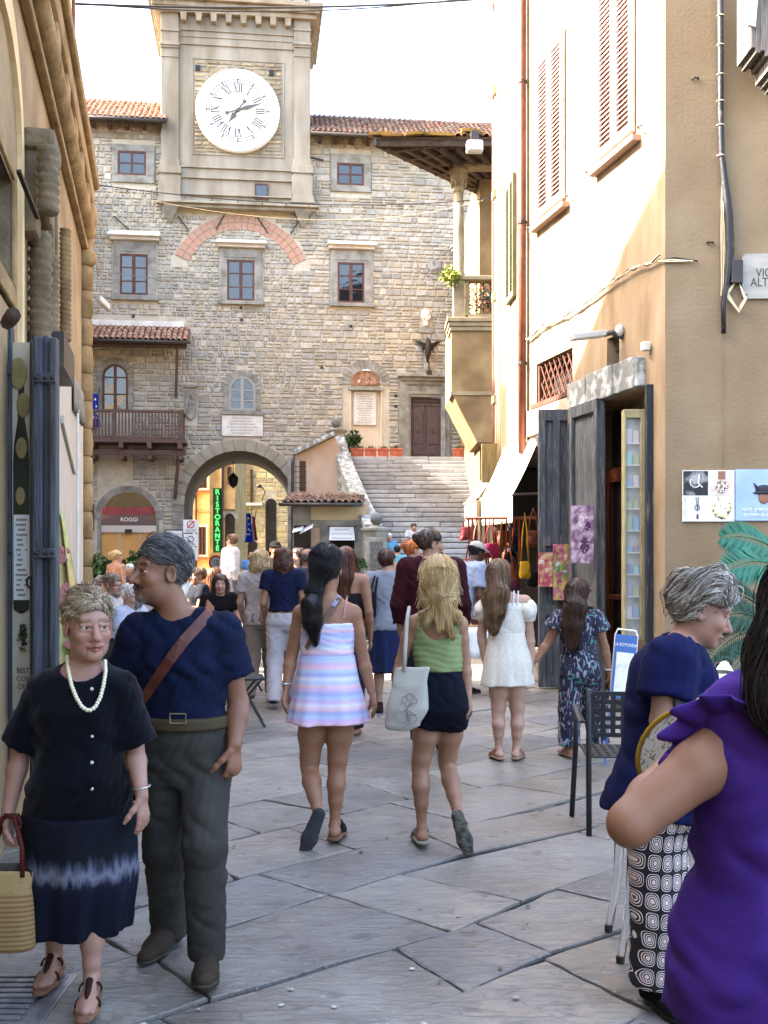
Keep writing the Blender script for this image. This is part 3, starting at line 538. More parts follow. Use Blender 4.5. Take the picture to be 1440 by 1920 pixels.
# balcony over the shop
bl = thing('wooden_balcony', 'roofed brown wooden balcony on the town hall front', 'balcony', mat=FA.M); D = 1.15
xa, _ = U(120, 800, D); xb, zt = U(342, 772, D); _, zb = U(250, 822, D); m_bal = M('balcony_wood', rgb(116, 92, 80, .75), rgb(82, 62, 54, .75), 5, .75, .3, 30, stretch=(4, 4, .8))
MB().box(xa, xb + .06, -D - .05, -D + .06, zt - .05, zt + .04).build('handrail', m_bal, bl, bevel=.01); MB().box(xa, xb + .04, -D - .03, -D + .04, zb, zb + .08).build('bottom_rail', m_bal, bl)
x = xa + .05
while x < xb: MB().box(x - .028, x + .028, -D - .015, -D + .025, zb + .08, zt - .05).build('baluster', m_bal, bl); x += .115
for y_ in (-D + .12, -.65, -.3): MB().box(xb - .028, xb + .028, y_ - .03, y_ + .03, zb + .08, zt - .05).build('baluster', m_bal, bl)
MB().box(xb - .05, xb + .05, -D + .06, 0, zt - .05, zt + .035).build('handrail', m_bal, bl)
for x in (xb - .03, U(213, 800, D)[0], xa + .1): MB().box(x - .06, x + .06, -D - .06, -D + .07, zb - .05, zt + .06).build('rail_post', m_bal, bl)
mb = MB(); mb.box(xa, xb + .12, -D - .06, .0, zb - .14, zb - .02); mb.build('deck', m_bal, bl); MB().box(xa, xb + .1, -.95, -.8, zb - .55, zb - .38).build('beam', m_bal, bl)
for px in (108, 172, 227, 280, 337):
 u_ = U(px, 830, D)[0]; mb = MB(); mb.box(u_ - .08, u_ + .08, -D - .1, 0, zb - .36, zb - .14); mb.prism([(u_ - .075, zb - .72), (u_ + .075, zb - .72), (u_ + .075, zb - .56), (u_ - .075, zb - .56)], -1.0, 0); mb.build('bracket', m_bal, bl, bevel=.02)
for px, px2 in ((335, 328), (170, 165)):
 a = U(px, 845, .85)[0]; b, zl_ = U(px2, 935 if px > 200 else 905, .05); MB().bar((a, -.85, zb - .6), (b, -.06, zl_), .11, .11).build('strut', m_bal, bl)
 a2, zt2 = U(px - 3, 650, 1.0); b2, zb2 = U(px - 5, 745, .05); MB().bar((a2, -1.0, zt2), (b2, -.06, zb2), .1, .1).build('strut', m_bal, bl)
ya, zr0 = U(250, 640, 1.35); ub = U(352, 640, 1.35)[0]; _, zr1 = U(250, 614, 0); rf = tiled_roof(bl, (xa, -1.38, zr0 + .06), (ub, -1.38, zr0 + .06), (0, 1.38, zr1 - zr0 - .05), rows=5, cols=[0, 0, 2, 2, 1])
gutter(rf, (xa, -1.44, zr0), (ub + .1, -1.44, zr0), .06); MB().box(xa, ub - .05, -1.2, -1.05, zr0 - .16, zr0 - .02).build('beam', m_wood, bl)
for px in (165, 220, 275, 333): u_ = U(px, 640, 1.2)[0]; MB().bar((u_, -1.3, zr0 - .02), (u_, 0, zr1 - .2), .1, .1).build('rafter', m_wood, bl)
MB().box(xa, U(345, 610)[0], -.16, 0, zr1 + .0, zr1 + .22).build('flashing', hood_m, bl, bevel=.02)
mb = MB(); leafball(mb, ((U(320, 768)[0]), -.95, zt + .03), (.35, .1, .07), 60, .05, [rgb(120, 130, 70, .7), rgb(150, 140, 90, .7)], 3); mb.build('dry_plant', M('leaf_attr', (1, 1, 1, 1), None, 4, .6, attr=True), bl, col=True)
def eu_flag(name, label, px, py, Y, h, w, sway, italian=False, tilt=0):
 t = thing(name, label, 'flag', P(px, py, Y)); rgf = random.Random(px)
 MB().tube([(0, 0, -h * .2), (.05, 0, .25)], .015, 6).build('pole', m_iron, t)
 fold = lambda u, v: Vector((-.5 * w + w * u * (.45 + .55 * v) - w * .2 * v + tilt * v, .06 * math.sin(9 * u + 3 * v), -h * v))
 if italian:
  for i, cc in enumerate(((30, 130, 70), (225, 222, 214), (190, 40, 48))): MB().sheet(lambda u, v: fold((u + i) / 3, v), 6, 14).build('band', M('flag_%d' % i, rgb(*cc, .8), None, 4, .8), t, smooth=True, thick=.004)
 else:
  MB().sheet(fold, 14, 18).build('cloth', M('flag_blue', rgb(26, 62, 190, .9), rgb(18, 44, 150, .9), 4, .8), t, smooth=True, thick=.004); mb = MB()
  for u, v in ((.55, .18), (.62, .38), (.5, .55), (.3, .72), (.55, .72), (.75, .6)):
   c_ = fold(u, v) + Vector((0, -.045, 0)); r_ = .055; pts = [c_ + Vector((r_ * (1 if k % 2 == 0 else .42) * math.sin(k * math.pi / 5), 0, r_ * (1 if k % 2 == 0 else .42) * math.cos(k * math.pi / 5))) for k in range(10)]
   mb.add(pts, [tuple(range(9, -1, -1))])
  mb.build('stars', M('flag_star', rgb(236, 230, 200), None, 4, .8), t)
 return t
eu_flag('european_flag', 'blue flag with stars hanging at the balcony corner', 184, 738, 38.2, 1.2, .36, 0)
eu_flag('italian_flag', 'small tricolour flag half hidden beside the left doorway', 163, 772, 37.8, .62, .3, 0, True)
# the shop under the balcony
sh_m = M('shop_glass', rgb(214, 160, 92, .9), rgb(206, 148, 82, .9), 1, .25, spec=.6)
zH = U(240, 985)[1]; zH2 = U(240, 998)[1]; zR0 = U(240, 965)[1]; zR1 = U(240, 950)[1]
shp = MB().box(ucS - hwS, ucS + hwS, .32, .4, 0, zH2).build('shop_front', sh_m, th)
MB().box(ucS - hwS, ucS + hwS, .2, .38, zH2, zH).build('door_header', M('brushed_metal', rgb(176, 178, 180), None, 4, .35, metal=.6), shp)
MB().box(ucS - hwS, ucS + hwS, .26, .3, zH, zR0).build('sign_board', M('sign_brown', rgb(110, 88, 82, .8), None, 4, .6), shp); MB().box(ucS - hwS, ucS + hwS, .26, .3, zR0, zR1).build('red_band', M('sign_red', rgb(150, 62, 66, .8), rgb(120, 48, 54, .8), 3, .4), shp)
text('sign_lettering', 'ROGGI', .2, M('sign_white', rgb(240, 238, 234), None, 4, .5), shp, wtxt(ucS, -.25, (zH + zR0) / 2 + .02), .006)
MB().prism([(ucS - hwS, zR1), (ucS + hwS, zR1)] + [p for p in arc(ucS, zsS, hwS, 0, 180, 20) if p[1] > zR1], .3, .34).build('fanlight', m_glass, shp)
for x_ in (.3, .33, .69): MB().box(lerp(ucS - hwS, ucS + hwS, x_) - .012, lerp(ucS - hwS, ucS + hwS, x_) + .012, .3, .33, 0, zH2).build('door_edge', MATS['brushed_metal'], shp)
u_, z_ = U(240, 996); MB().box(u_ - .12, u_ + .12, .08, .22, z_ - .06, z_ + .08).build('door_sensor', m_black, shp)
mb = MB(); mb.box(ucS - hwS - .1, ucS - hwS, 0, .5, 0, zsS); mb.box(ucS + hwS, ucS + hwS + .1, 0, .5, 0, zsS); mb.build('reveal', m_pietra, th)
# ---------------------------------------------------------------- street behind the archway
def plain_house(name, label, x0, x1, Y, top, mat, rz=0, depth=4):
 a, b = P(x0, 1045, Y).x, P(x1, 1045, Y).x; t = thing(name, label, 'house', (a, Y, 0), rz=rz); MB().box(0, (b - a), 0, depth, 0, top).build('wall', mat, t); return t, b - a, (lambda px: P(px, 0, Y).x - a), (lambda py: P(0, py, Y).z)
m_yel = M('yellow_plaster', rgb(236, 204, 142, .8), rgb(222, 184, 120, .8), 2, .9, .1, 20)
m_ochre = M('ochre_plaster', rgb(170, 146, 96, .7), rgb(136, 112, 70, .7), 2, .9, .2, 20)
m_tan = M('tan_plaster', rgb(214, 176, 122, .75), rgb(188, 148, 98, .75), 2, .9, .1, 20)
t, W, fx, fz = plain_house('yellow_house', 'sunlit cream yellow house seen through the left of the archway', 300, 394, 53, 14, m_yel)
for x0, x1, y0, y1 in ((354, 364, 888, 920), (373, 388, 866, 915), (373, 386, 988, 1040), (352, 362, 985, 1040)):
 w = pane_grid(t, fx(x0), fx(x1), fz(y1), fz(y0), 2, 2, .02, fw=.05, mull=.03, frame=m_frame); surround(t, (fx(x0) - .12, fx(x1) + .12, fz(y1) - .12, fz(y0) + .12), (fx(x0), fx(x1), fz(y1), fz(y0)), -.01, .05, m_white, w); MB().box(fx(x0) - .2, fx(x1) + .2, -.15, 0, fz(y1) - .2, fz(y1) - .12).build('sill', m_terra, w)
MB().tube([(fx(368), -.08, 0), (fx(368), -.08, 12)], .05, 8).build('drainpipe', m_wood, t, smooth=True); MB().box(0, W, -.06, 0, fz(960), fz(955)).build('string_course', m_tan, t)
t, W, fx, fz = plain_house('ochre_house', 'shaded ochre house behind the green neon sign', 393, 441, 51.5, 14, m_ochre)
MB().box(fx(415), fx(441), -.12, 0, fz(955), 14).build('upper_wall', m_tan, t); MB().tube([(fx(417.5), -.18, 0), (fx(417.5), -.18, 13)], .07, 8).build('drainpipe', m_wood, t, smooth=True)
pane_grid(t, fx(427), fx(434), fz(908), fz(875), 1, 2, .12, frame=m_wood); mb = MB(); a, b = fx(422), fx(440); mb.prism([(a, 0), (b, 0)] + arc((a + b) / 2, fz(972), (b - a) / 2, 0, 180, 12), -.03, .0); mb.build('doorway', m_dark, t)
voussoirs(t, (a + b) / 2, fz(972), (b - a) / 2, (b - a) / 2 + .18, 9, m_pietra, -.0, .06)
MB().box(fx(394), fx(420), -.3, 0, fz(1040), fz(1034)).build('ledge', m_tan, t)
t, W, fx, fz = plain_house('pale_stone_house', 'sunlit pale stone house at the right of the archway view', 440, 640, 60, 15, m_mortar)
masonry(t, fx(452), fx(545), .3, 14.5, [('r', fx(500), fx(516), 0, fz(930)), ('r', fx(464), fx(482), 0, fz(1010))], [rgb(232, 214, 160), rgb(220, 200, 146), rgb(206, 188, 140)], 31, h=(.2, .35), l=(.3, .8), n_part=60, kk=.8)
MB().box(fx(438), fx(452), -.35, 0, 0, 14).build('corner_pier', m_wood, t); MB().box(fx(452), fx(492), -.3, 0, fz(948), fz(943)).build('ledge', m_white, t); MB().tube([(fx(472), -.1, fz(943)), (fx(472), -.1, fz(880))], .07, 8).build('drainpipe', m_wood, t)
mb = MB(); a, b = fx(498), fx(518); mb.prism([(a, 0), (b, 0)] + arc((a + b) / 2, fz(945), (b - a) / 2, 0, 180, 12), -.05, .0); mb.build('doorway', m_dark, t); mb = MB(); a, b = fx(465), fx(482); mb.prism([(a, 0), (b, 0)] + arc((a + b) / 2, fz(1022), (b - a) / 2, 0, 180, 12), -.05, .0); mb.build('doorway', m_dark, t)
mb = MB(); c0 = Vector((fx(492), -.2, fz(938))); mb.tube([c0, c0 + Vector((.25, -.5, .5)), c0 + Vector((0, -.9, .7))], .03, 6); mb.ball(tuple(c0 + Vector((-.05, -1.0, .72))), (.16, .16, .1)); mb.build('street_lamp', m_iron, t)
eu_flag('european_flag', 'blue starred flag hanging under the archway', 470, 962, 43.5, 1.2, .36, 0); eu_flag('italian_flag', 'dark tricolour flag hanging beside the starred flag under the archway', 478, 968, 43.8, 1.0, .4, 0, True)
ns = thing('neon_sign', 'vertical green neon sign reading RISTORANTE', 'sign', P(408, 1035, 46)); MB().box(-.2, .2, .0, .1, -.03, 2.75).build('sign_board', M('sign_dark', rgb(52, 62, 40, .6), None, 4, .7), ns)
neon = M('green_neon', rgb(120, 255, 140), None, 4, .5, emit=(rgb(40, 255, 90), .35))
for i, ch in enumerate('RISTORANTE'): text('letter', ch, .3, neon, ns, wtxt(0, .03, 2.58 - i * .27), .012)
MB().box(-.3, .3, -.05, .1, -.25, -.06).build('lower_board', m_tan, ns); MB().bar((0, .05, .5), (0, 5.5, .5), .05).build('arm', m_iron, ns)
def round_sign(name, label, px, py, Y, r, kind):
 t = thing(name, label, 'road sign', P(px, py, Y)); z = -t.location.z
 MB().tube([(0, .04, z), (0, .04, r)], .03, 8).build('post', m_gut, t); fr_ = MB(); fr_.lathe([(.001, 0), (r, 0), (r, .02), (.001, .02)], n=32); d = fr_.build('disc', M('sign_red_ring', rgb(196, 40, 44), None, 4, .5) if kind else M('sign_back_grey', rgb(126, 122, 116, .7), None, 4, .6), t); d.rotation_euler = (R(90), 0, 0)
 if kind: fr_ = MB(); fr_.lathe([(.001, 0), (r * .76, 0), (r * .76, .02), (.001, .02)], n=32); e = fr_.build('disc_centre', m_white, d); e.location = (0, 0, .006); text('number', kind, r * 1.05, m_black, t, wtxt(0, .03, 0), .004, sx=.85)
 return t
round_sign('speed_sign', 'round red and white speed limit sign reading 10', 405, 1055, 44, .3, '10')
t = round_sign('round_sign', 'grey back of a round road sign beside the left building', 161, 920, 22, .2, ''); MB().box(-.16, .17, -.03, .03, -.82, -.28).build('plate', m_black, t)
t = thing('parking_sign', 'white no parking notice board left of the archway', 'road sign', P(358, 1000, 37.5)); MB().tube([(.0, .03, -2.4), (0, .03, .6)], .03, 8).build('post', m_gut, t); m_sw = M('sign_sheet', rgb(226, 226, 224), None, 4, .5)
for z0_, z1_, w_ in ((.02, .48, .27), (-.45, -.02, .26), (-.95, -.48, .24)): pl = MB().box(-w_, w_, -.02, .01, z0_, z1_).build('board', m_sw, t); inked('worn_lettering', pl, -w_, w_, z0_, z0_ + .15, .02, 2, int(z1_ * 100) + 200, m_ink)
mb = MB(); mb.tube([(.12 * math.cos(a_), -.03, .32 + .12 * math.sin(a_)) for a_ in np.linspace(0, 6.28, 25)], .014, 5); mb.bar((-.13, -.032, .2), (.13, -.032, .44), .03, .01, up=(0, 1, 0)); mb.build('ring', M('sign_red_ring', None), t)
mb = MB(); mb.tube([(.1 * math.cos(a_), -.03, -.2 + .1 * math.sin(a_)) for a_ in np.linspace(0, 6.28, 25)], .014, 5); mb.build('ring', m_ink, t)
t = thing('notice_board', 'white framed notice board beside the shop arch', 'board', mat=FA.M); a, b, c_, e = RC(309, 993, 344, 1025, .1); MB().box(a, b, -.1, 0, c_, e).build('frame', m_iron, t); MB().box(a + .04, b - .04, -.11, -.09, c_ + .04, e - .04).build('sheet', m_sw, t)
# ---------------------------------------------------------------- stairs, landing, annex
zL = P(0, 859, 38.6).z; NST = 31; st = thing('stone_staircase', 'wide worn grey stone staircase rising to the wooden door', 'staircase')
m_step = M('step_stone', (1, 1, 1, 1), (.72, .72, .72, 1), 4, .85, .5, 18, attr=True, spec=.4, var2=(.82, .82, .84, 1))
rgs = random.Random(12); YT, YB = 38.4, 28.2
xLt, xLb = P(655, 0, 38.4).x, P(722, 0, 28.2).x; xRt, xRb = P(912, 0, 38.4).x + .4, 5.0
for i in range(NST):
 z1_ = zL * (i + 1) / NST; z0_ = zL * i / NST; ya = lerp(YB, YT, i / NST); yb = lerp(YB, YT, (i + 1) / NST); l = lerp(xLb, xLt, i / NST); r_ = lerp(xRb, xRt, i / NST); x = l
 sp = MB().box(l, r_, ya + .06, yb + .3, z0_ - .25, z1_ - .02).build('step', m_pietra, st)
 while x < r_ - .05:
  w_ = min(rgs.uniform(.8, 1.9), r_ - x); w_ = r_ - x if r_ - x - w_ < .3 else w_; k = rgs.uniform(.4, .66); cc = (k * .6, k * .6, k * .58, 1); j = rgs.uniform(-.012, .012)
  MB().box(x + .008, x + w_ - .008, ya + j, yb + .08, z0_ + rgs.uniform(.025, .05), z1_ + rgs.uniform(-.012, .008), cc).build('tread_stone', m_step, sp, bevel=.02, col=True); x += w_
st2 = MB().box(xLt - 2.2, 6, 38.2, 40.6, 0, zL - .01).build('landing', m_pietra, st)
# stair parapet with two finials
PA = [P(628, 806, 38.4), P(650, 872, 36.4), P(676, 934, 32.5), P(700, 984, 28.6)]
m_lich = M('lichen_stone', rgb(150, 152, 146, .7), rgb(206, 208, 202, .8), 7, .9, .6, 16, mid=(.48, .6), var2=(.6, .6, .6, 1), v2scale=3)
mb = MB()
for a, b in zip(PA[:-1], PA[1:]):
 for q in (a, b): pass
 w_ = .24; mb.add([(a.x - w_, a.y, a.z - .16), (a.x + w_, a.y, a.z - .16), (a.x + w_, a.y, a.z), (a.x - w_, a.y, a.z), (b.x - w_, b.y, b.z - .16), (b.x + w_, b.y, b.z - .16), (b.x + w_, b.y, b.z), (b.x - w_, b.y, b.z)], [(0, 1, 5, 4), (1, 2, 6, 5), (2, 3, 7, 6), (3, 0, 4, 7), (0, 3, 2, 1), (4, 5, 6, 7)])
mb.build('parapet_coping', m_lich, st)
mb = MB()
for a, b in zip(PA[:-1], PA[1:]): mb.add([(a.x - .19, a.y, 0), (a.x + .19, a.y, 0), (a.x + .19, a.y, a.z - .15), (a.x - .19, a.y, a.z - .15), (b.x - .19, b.y, 0), (b.x + .19, b.y, 0), (b.x + .19, b.y, b.z - .15), (b.x - .19, b.y, b.z - .15)], [(0, 1, 5, 4), (1, 2, 6, 5), (3, 0, 4, 7), (0, 3, 2, 1), (4, 5, 6, 7)])
mb.build('parapet_wall', m_lich, st)
for (px, py, Y, s_) in ((630, 806, 38.3, 1.0), (706, 990, 28.1, 1.0)):
 b_ = P(px, py, Y); mb = MB(); k = s_
 mb.box(b_.x - .27 * k, b_.x + .27 * k, Y - .3, Y + .25, 0, b_.z - .25); mb.box(b_.x - .36 * k, b_.x + .36 * k, Y - .38, Y + .33, 0, max(0.05, b_.z - 2.1)); mb.build('pedestal', m_pietra, st, bevel=.02)
 mb = MB(); mb.lathe([(.27, -.25), (.3, -.2), (.33, -.12), (.42, -.05), (.42, 0), (.2, .03), (.08, .08), (.06, .13)], (b_.x, Y, b_.z), 4); mb.build('capital', m_pietra, st)
 mb = MB(); mb.ball((b_.x, Y, b_.z + .24), (.17, .17, .18), 14, 10); mb.build('ball_finial', M('dark_stone', rgb(112, 112, 108, .6), rgb(140, 140, 134, .6), 6, .9, .3, 30), st, smooth=True)
 if Y < 30: MB().box(b_.x - .17, b_.x + .17, Y - .325, Y - .29, b_.z - 1.5, b_.z - .35).build('carved_panel', M('dark_relief', rgb(96, 94, 90, .6), rgb(140, 138, 130, .7), 9, .9, 1.0, 9), st, bevel=.02)
for i, (x0, x1) in enumerate(((657, 683), (683, 707), (707, 730), (730, 756), (848, 873), (873, 900), (900, 925))):
 a = P(x0 + .5, 0, 38.45).x; b = P(x1 - .5, 0, 38.45).x; t = thing('terracotta_planter', ['terracotta planter at the stair head nearest the stone finial', 'second terracotta planter from the stone finial', 'third terracotta planter from the stone finial', 'terracotta planter beside the door frame on the finial side', 'terracotta planter just past the wooden door', 'terracotta planter second past the wooden door', 'terracotta planter tucked behind the ochre balcony wall'][i], 'planter', ((a + b) / 2, 38.45, zL), 'terracotta planters on the stair landing')
 h_ = (b - a) / 2; mb = MB(); mb.box(-h_ + .02, h_ - .02, -.18, .18, 0, .3); mb.box(-h_, h_, -.2, .2, .25, .33); mb.build('box', m_terra, t, bevel=.015); mb = MB(); leafball(mb, (0, 0, .36), (h_ * .9, .15, .09), 90, .045, [rgb(92, 110, 58, .6), rgb(120, 126, 70, .6), rgb(150, 120, 90, .6)], i); mb.build('foliage', MATS['leaf_attr'], t, col=True)
def bush(name, label, px, py, Y, r, n, cols, seed, leaf=.06):
 t = thing(name, label, 'bush', P(px, py, Y)); mb = MB(); leafball(mb, (0, 0, 0), r, n, leaf, cols, seed); mb.build('foliage', MATS['leaf_attr'], t, col=True)
 MB().tube([(0, 0, -r[2]), (0.05, 0, -.2 * r[2]), (.0, .03, r[2] * .4)], .03, 6).build('stem', m_wood, t); return t
GR = [rgb(48, 84, 34, .6), rgb(70, 106, 46, .6), rgb(34, 62, 28, .6), rgb(92, 124, 58, .6)]
bush('green_bush', 'round green bush behind the stair finial', 662, 827, 38.9, (.42, .4, .42), 900, GR, 1)
# annex beside the stairs
an = thing('stair_annex', 'low plastered annex with tiled roof against the staircase', 'building'); m_ann = M('annex_plaster', rgb(206, 180, 154, .8), rgb(190, 160, 132, .8), 1.2, .9, .15, 20, mid=(.4, .7))
a, b, c_, d_ = P(556, 845, 37), P(628, 808, 37), P(655, 930, 37), P(556, 930, 37)
mb = MB(); mb.add([(a.x, 37, 0), (c_.x + .3, 37, 0), (c_.x + .3, 37, c_.z), (b.x, 37, b.z - .2), (a.x, 37, a.z - .15), (a.x, 39.9, 0), (a.x, 39.9, a.z - .15), (b.x, 39.9, b.z - .2)], [(0, 1, 2, 3, 4), (5, 0, 4, 6), (4, 3, 7, 6)]); mb.build('upper_wall', m_ann, an)
MB().bar((a.x - .1, 36.95, a.z - .1), (b.x, 36.95, b.z - .1), .5, .14).build('wall_coping', m_lich, an); MB().tube([(a.x - .05, 36.8, a.z - .1), (a.x - .12, 36.8, a.z - .5), (a.x - .12, 36.8, 0)], .05, 8).build('drainpipe', m_gut, an, smooth=True)
q = P(564, 910, 37), P(570, 870, 37); MB().box(q[0].x - .04, q[1].x + .06, 36.95, 37.05, q[0].z - .2, q[1].z + .1).build('window', m_wood, an)
for k in range(5): z_ = lerp(q[0].z, q[1].z, k / 4); MB().tube([(q[0].x - .2, 36.8, z_ - .1), (q[1].x + .1, 36.8, z_ - .1)], .012, 5).build('window_bar', m_iron, an)
Ya = 30.0; a, b = P(549, 0, Ya), P(690, 0, Ya); zr = P(0, 944, Ya).z; MB().box(a.x, b.x, Ya, 37, 0, zr).build('lower_wall', m_ann, an); MB().box(P(582, 0, Ya).x, b.x - .05, Ya - .02, Ya, P(0, 975, Ya).z, zr - .1).build('plaster_panel', M('cream_plaster', rgb(216, 196, 156, .85), rgb(200, 178, 138, .85), 2, .9), an)
for x0, x1, y0, y1 in ((549, 583, 948, 1100), (600, 618, 985, 1100), (664, 690, 985, 1100), (583, 690, 975, 988)): MB().box(P(x0, 0, Ya).x, P(x1, 0, Ya).x, Ya - .05, Ya, max(0, P(0, y1, Ya).z), P(0, y0, Ya).z).build('stone_frame', m_pietra, an, bevel=.02)
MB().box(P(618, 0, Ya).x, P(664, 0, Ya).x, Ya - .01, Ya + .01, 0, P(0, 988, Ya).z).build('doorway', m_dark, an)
w0, w1 = P(551, 0, Ya), P(583, 0, Ya); pane_w = MB().box(w0.x, w1.x, Ya - .07, Ya - .03, 0.9, P(0, 985, Ya).z).build('shop_window', m_glass, an)
rf = tiled_roof(an, (P(527, 0, Ya - .6).x, Ya - .6, zr - .02), (P(680, 0, Ya - .6).x, Ya - .6, zr - .02), (0, 3.0, .42), rows=8, cols=[4, 2, 5, 1, 4]); gutter(rf, (P(527, 0, Ya).x, Ya - .68, zr - .06), (P(680, 0, Ya).x, Ya - .68, zr - .06), .05)
t = thing('hanging_sign', 'tilted white cloth sign over the annex doorway', 'sign', P(641, 1001, 29.8)); w_ = .37; mb = MB(); mb.add([(-w_ * .92, .12, .2), (w_ * .88, .12, .2), (w_, -.12, -.18), (-w_ * .95, -.12, -.18)], [(3, 2, 1, 0)]); mb.build('cloth', m_sw, t, thick=.01)
mb = MB(); rgt = random.Random(3)
for k_, n_ in ((.12, 8), (.0, 12), (-.12, 11)):
 for j in range(n_): x_ = (j - n_ / 2) * .05; y_ = lerp(.12, -.12, (.2 - k_) / .38) - .014; mb.box(x_, x_ + .034, y_ - .002, y_, k_ - .012, k_ + .012)
mb.build('faint_lettering', MATS['worn_lettering'], t); MB().tube([(-.4, .12, .21), (.38, .12, .21)], .015, 6).build('rod', m_iron, t)
t = thing('shop_awning', 'small white folding awning at the annex window', 'awning', P(573, 990, 29.7))
for x0, x1, z0_, z1_ in ((-.33, -.05, -.02, .05), (-.12, .22, -.05, .12)): mb = MB(); mb.add([(x0, 0, z0_), (x1, 0, z1_), (x1, -.5, z1_ - .12), (x0, -.5, z0_ - .12)], [(0, 1, 2, 3)]); mb.build('sheet', m_sw, t, thick=.01)
# ---------------------------------------------------------------- loggia house
lo = thing('loggia_house', 'ochre house with wide timber eaves, column and balcony', 'house'); m_loc = M('loggia_ochre', rgb(186, 154, 106, .5), rgb(150, 118, 76, .5), 1.5, .9, .3, 18, var2=(.75, .72, .66, 1)); m_lst = M('loggia_stone', rgb(190, 168, 130, .55), rgb(156, 134, 98, .55), 3, .85, .3, 24)
c1 = P(706, 268, 29.5); c2 = P(905, 366, 33.6); c3 = P(1010, 268, 29.5); c4 = P(1010, 366, 33.6); rise = .4
zt_ = c1.z; mb = MB(); in1 = Vector((c3.x, 33, zt_ + 1.3)); m_eave = M('eave_boards', rgb(92, 72, 56, .7), rgb(60, 46, 36, .7), 4, .8, .6, 12, stretch=(1, 8, 1))
mb.add([c1, (c3.x, c3.y, zt_), (c3.x, 34, zt_ + .15), (c2.x, c2.y, zt_)], [(3, 2, 1, 0)]); mb.build('soffit', m_eave, lo)
MB().bar(c1 - Vector((.02, 0, 0)), (c3.x, c3.y, zt_), .1, .2).build('fascia', m_eave, lo); MB().bar(c1, (c2.x, c2.y, zt_), .1, .2).build('fascia', m_eave, lo); MB().box(c1.x - .09, c1.x, c1.y - .1, c1.y, zt_ - .1, zt_ + .35).build('gutter_end', m_gut, lo)
for i in range(9):
 s_ = (i + .5) / 9; p0_ = Vector((lerp(c1.x, c3.x, s_), c1.y + .1, zt_ - .07)); p1_ = Vector((lerp(c2.x, c4.x, s_ * .8 + .1), 33.6, zt_ - .02)); MB().bar(p0_, p1_, .14, .18).build('rafter', m_eave, lo)
for i in range(7): s_ = (i + .5) / 7; p0_ = lerp(c1, Vector((c2.x, c2.y, zt_)), s_); MB().bar(p0_ + Vector((.05, .05, -.08)), p0_ + Vector((1.5, -.3, -.02)), .12, .16).build('rafter', m_eave, lo)
rf = tiled_roof(lo, c1 + Vector((0, -.1, .12)), Vector((c3.x, c3.y - .1, zt_ + .12)), (.35, 2.6, .9), rows=6, cols=[3, 5, 4, 5])
m_moss = M('mossy_tile', rgb(176, 134, 66, .75), rgb(120, 92, 50, .75), 3, .95, .8, 10); rgm = random.Random(8)
for i in range(26): s_ = rgm.random(); p0_ = lerp(c1, c3, s_); MB().obox((p0_.x, p0_.y + rgm.uniform(-.1, .5), zt_ + .2 + rgm.uniform(-.04, .12)), (rgm.uniform(.15, .4), 0, rgm.uniform(-.02, .02)), (0, .2, .03), (0, -.01, .035)).build('roof_slate', m_moss, rf)
kx, Yc = 860, 31.0; cb = P(kx, 600, Yc); ct = P(kx, 318, Yc); ccap = P(kx, 362, Yc); cmid = P(kx, 522, Yc)
MB().box(P(848, 0, Yc).x, P(960, 0, Yc).x, Yc - .2, Yc + .2, ct.z, P(0, 296, Yc).z).build('architrave', m_lst, lo, bevel=.02); MB().box(P(846, 0, Yc).x, P(960, 0, Yc).x, Yc - .3, Yc + .3, P(0, 296, Yc).z, zt_ - .1).build('frieze', m_eave, lo)
mb = MB(); mb.lathe([(.2, 0), (.2, .1), (.155, .16), (.15, (ccap.z - cmid.z) * .5), (.135, ccap.z - cmid.z)], (cmid.x, Yc, cmid.z), 20); mb.build('column', m_lst, lo, smooth=True)
mb = MB(); mb.lathe([(.14, 0), (.17, .04), (.15, .08), (.2, .35), (.26, .55), (.28, .6), (.28, ct.z - ccap.z)], (cmid.x, Yc, ccap.z), 20)
for k in range(16): a_ = k * math.pi / 8; mb.ball((cmid.x + .2 * math.cos(a_), Yc + .2 * math.sin(a_), ccap.z + (.25 if k % 2 else .45)), (.06, .06, .1), 6, 5)
mb.build('capital', m_lst, lo, smooth=True)
MB().box(cmid.x - .17, cmid.x + .17, Yc - .2, Yc + .17, cb.z, cmid.z - .06).build('pedestal', m_lst, lo, bevel=.02); MB().box(cmid.x - .21, P(960, 0, Yc).x, Yc - .26, Yc + .2, cmid.z - .1, cmid.z + .02).build('rail', m_lst, lo, bevel=.02)
x0, x1 = P(876, 0, Yc).x, P(960, 0, Yc).x; MB().box(x0 - .05, x0 + .04, Yc - .15, Yc + .1, cb.z + .1, cmid.z - .1).build('grille_frame', m_lst, lo); MB().box(x0, x1, Yc - .2, Yc + .15, cb.z - .02, cb.z + .13).build('sill', m_lst, lo)
mb = MB(); z0_, z1_ = cb.z + .13, cmid.z - .1
for i in range(6):
 xx = lerp(x0 + .06, x1, i / 6)
 for j in range(4): zz_ = lerp(z0_, z1_, (j + .5) / 4); mb.tube([(xx + .09 + .1 * math.cos(t_), Yc, zz_ + .1 * math.sin(t_)) for t_ in np.linspace(0, 5.2, 12)], .014, 5)
 mb.tube([(xx, Yc, z0_), (xx, Yc, z1_)], .012, 5)
mb.build('iron_grille', m_iron, lo); mb = MB(); leafball(mb, ((x0 + x1) / 2, Yc + .4, (z0_ + z1_) / 2), (.7, .25, .5), 350, .06, GR + [rgb(170, 40, 40, .7)], 9); mb.build('potted_plants', MATS['leaf_attr'], lo, col=True)
w0 = P(846, 0, Yc).x; pts = [P(846, 738, Yc), P(852, 748, Yc), P(894, 830, Yc), P(960, 830, Yc), P(960, 600, Yc), P(846, 600, Yc)]
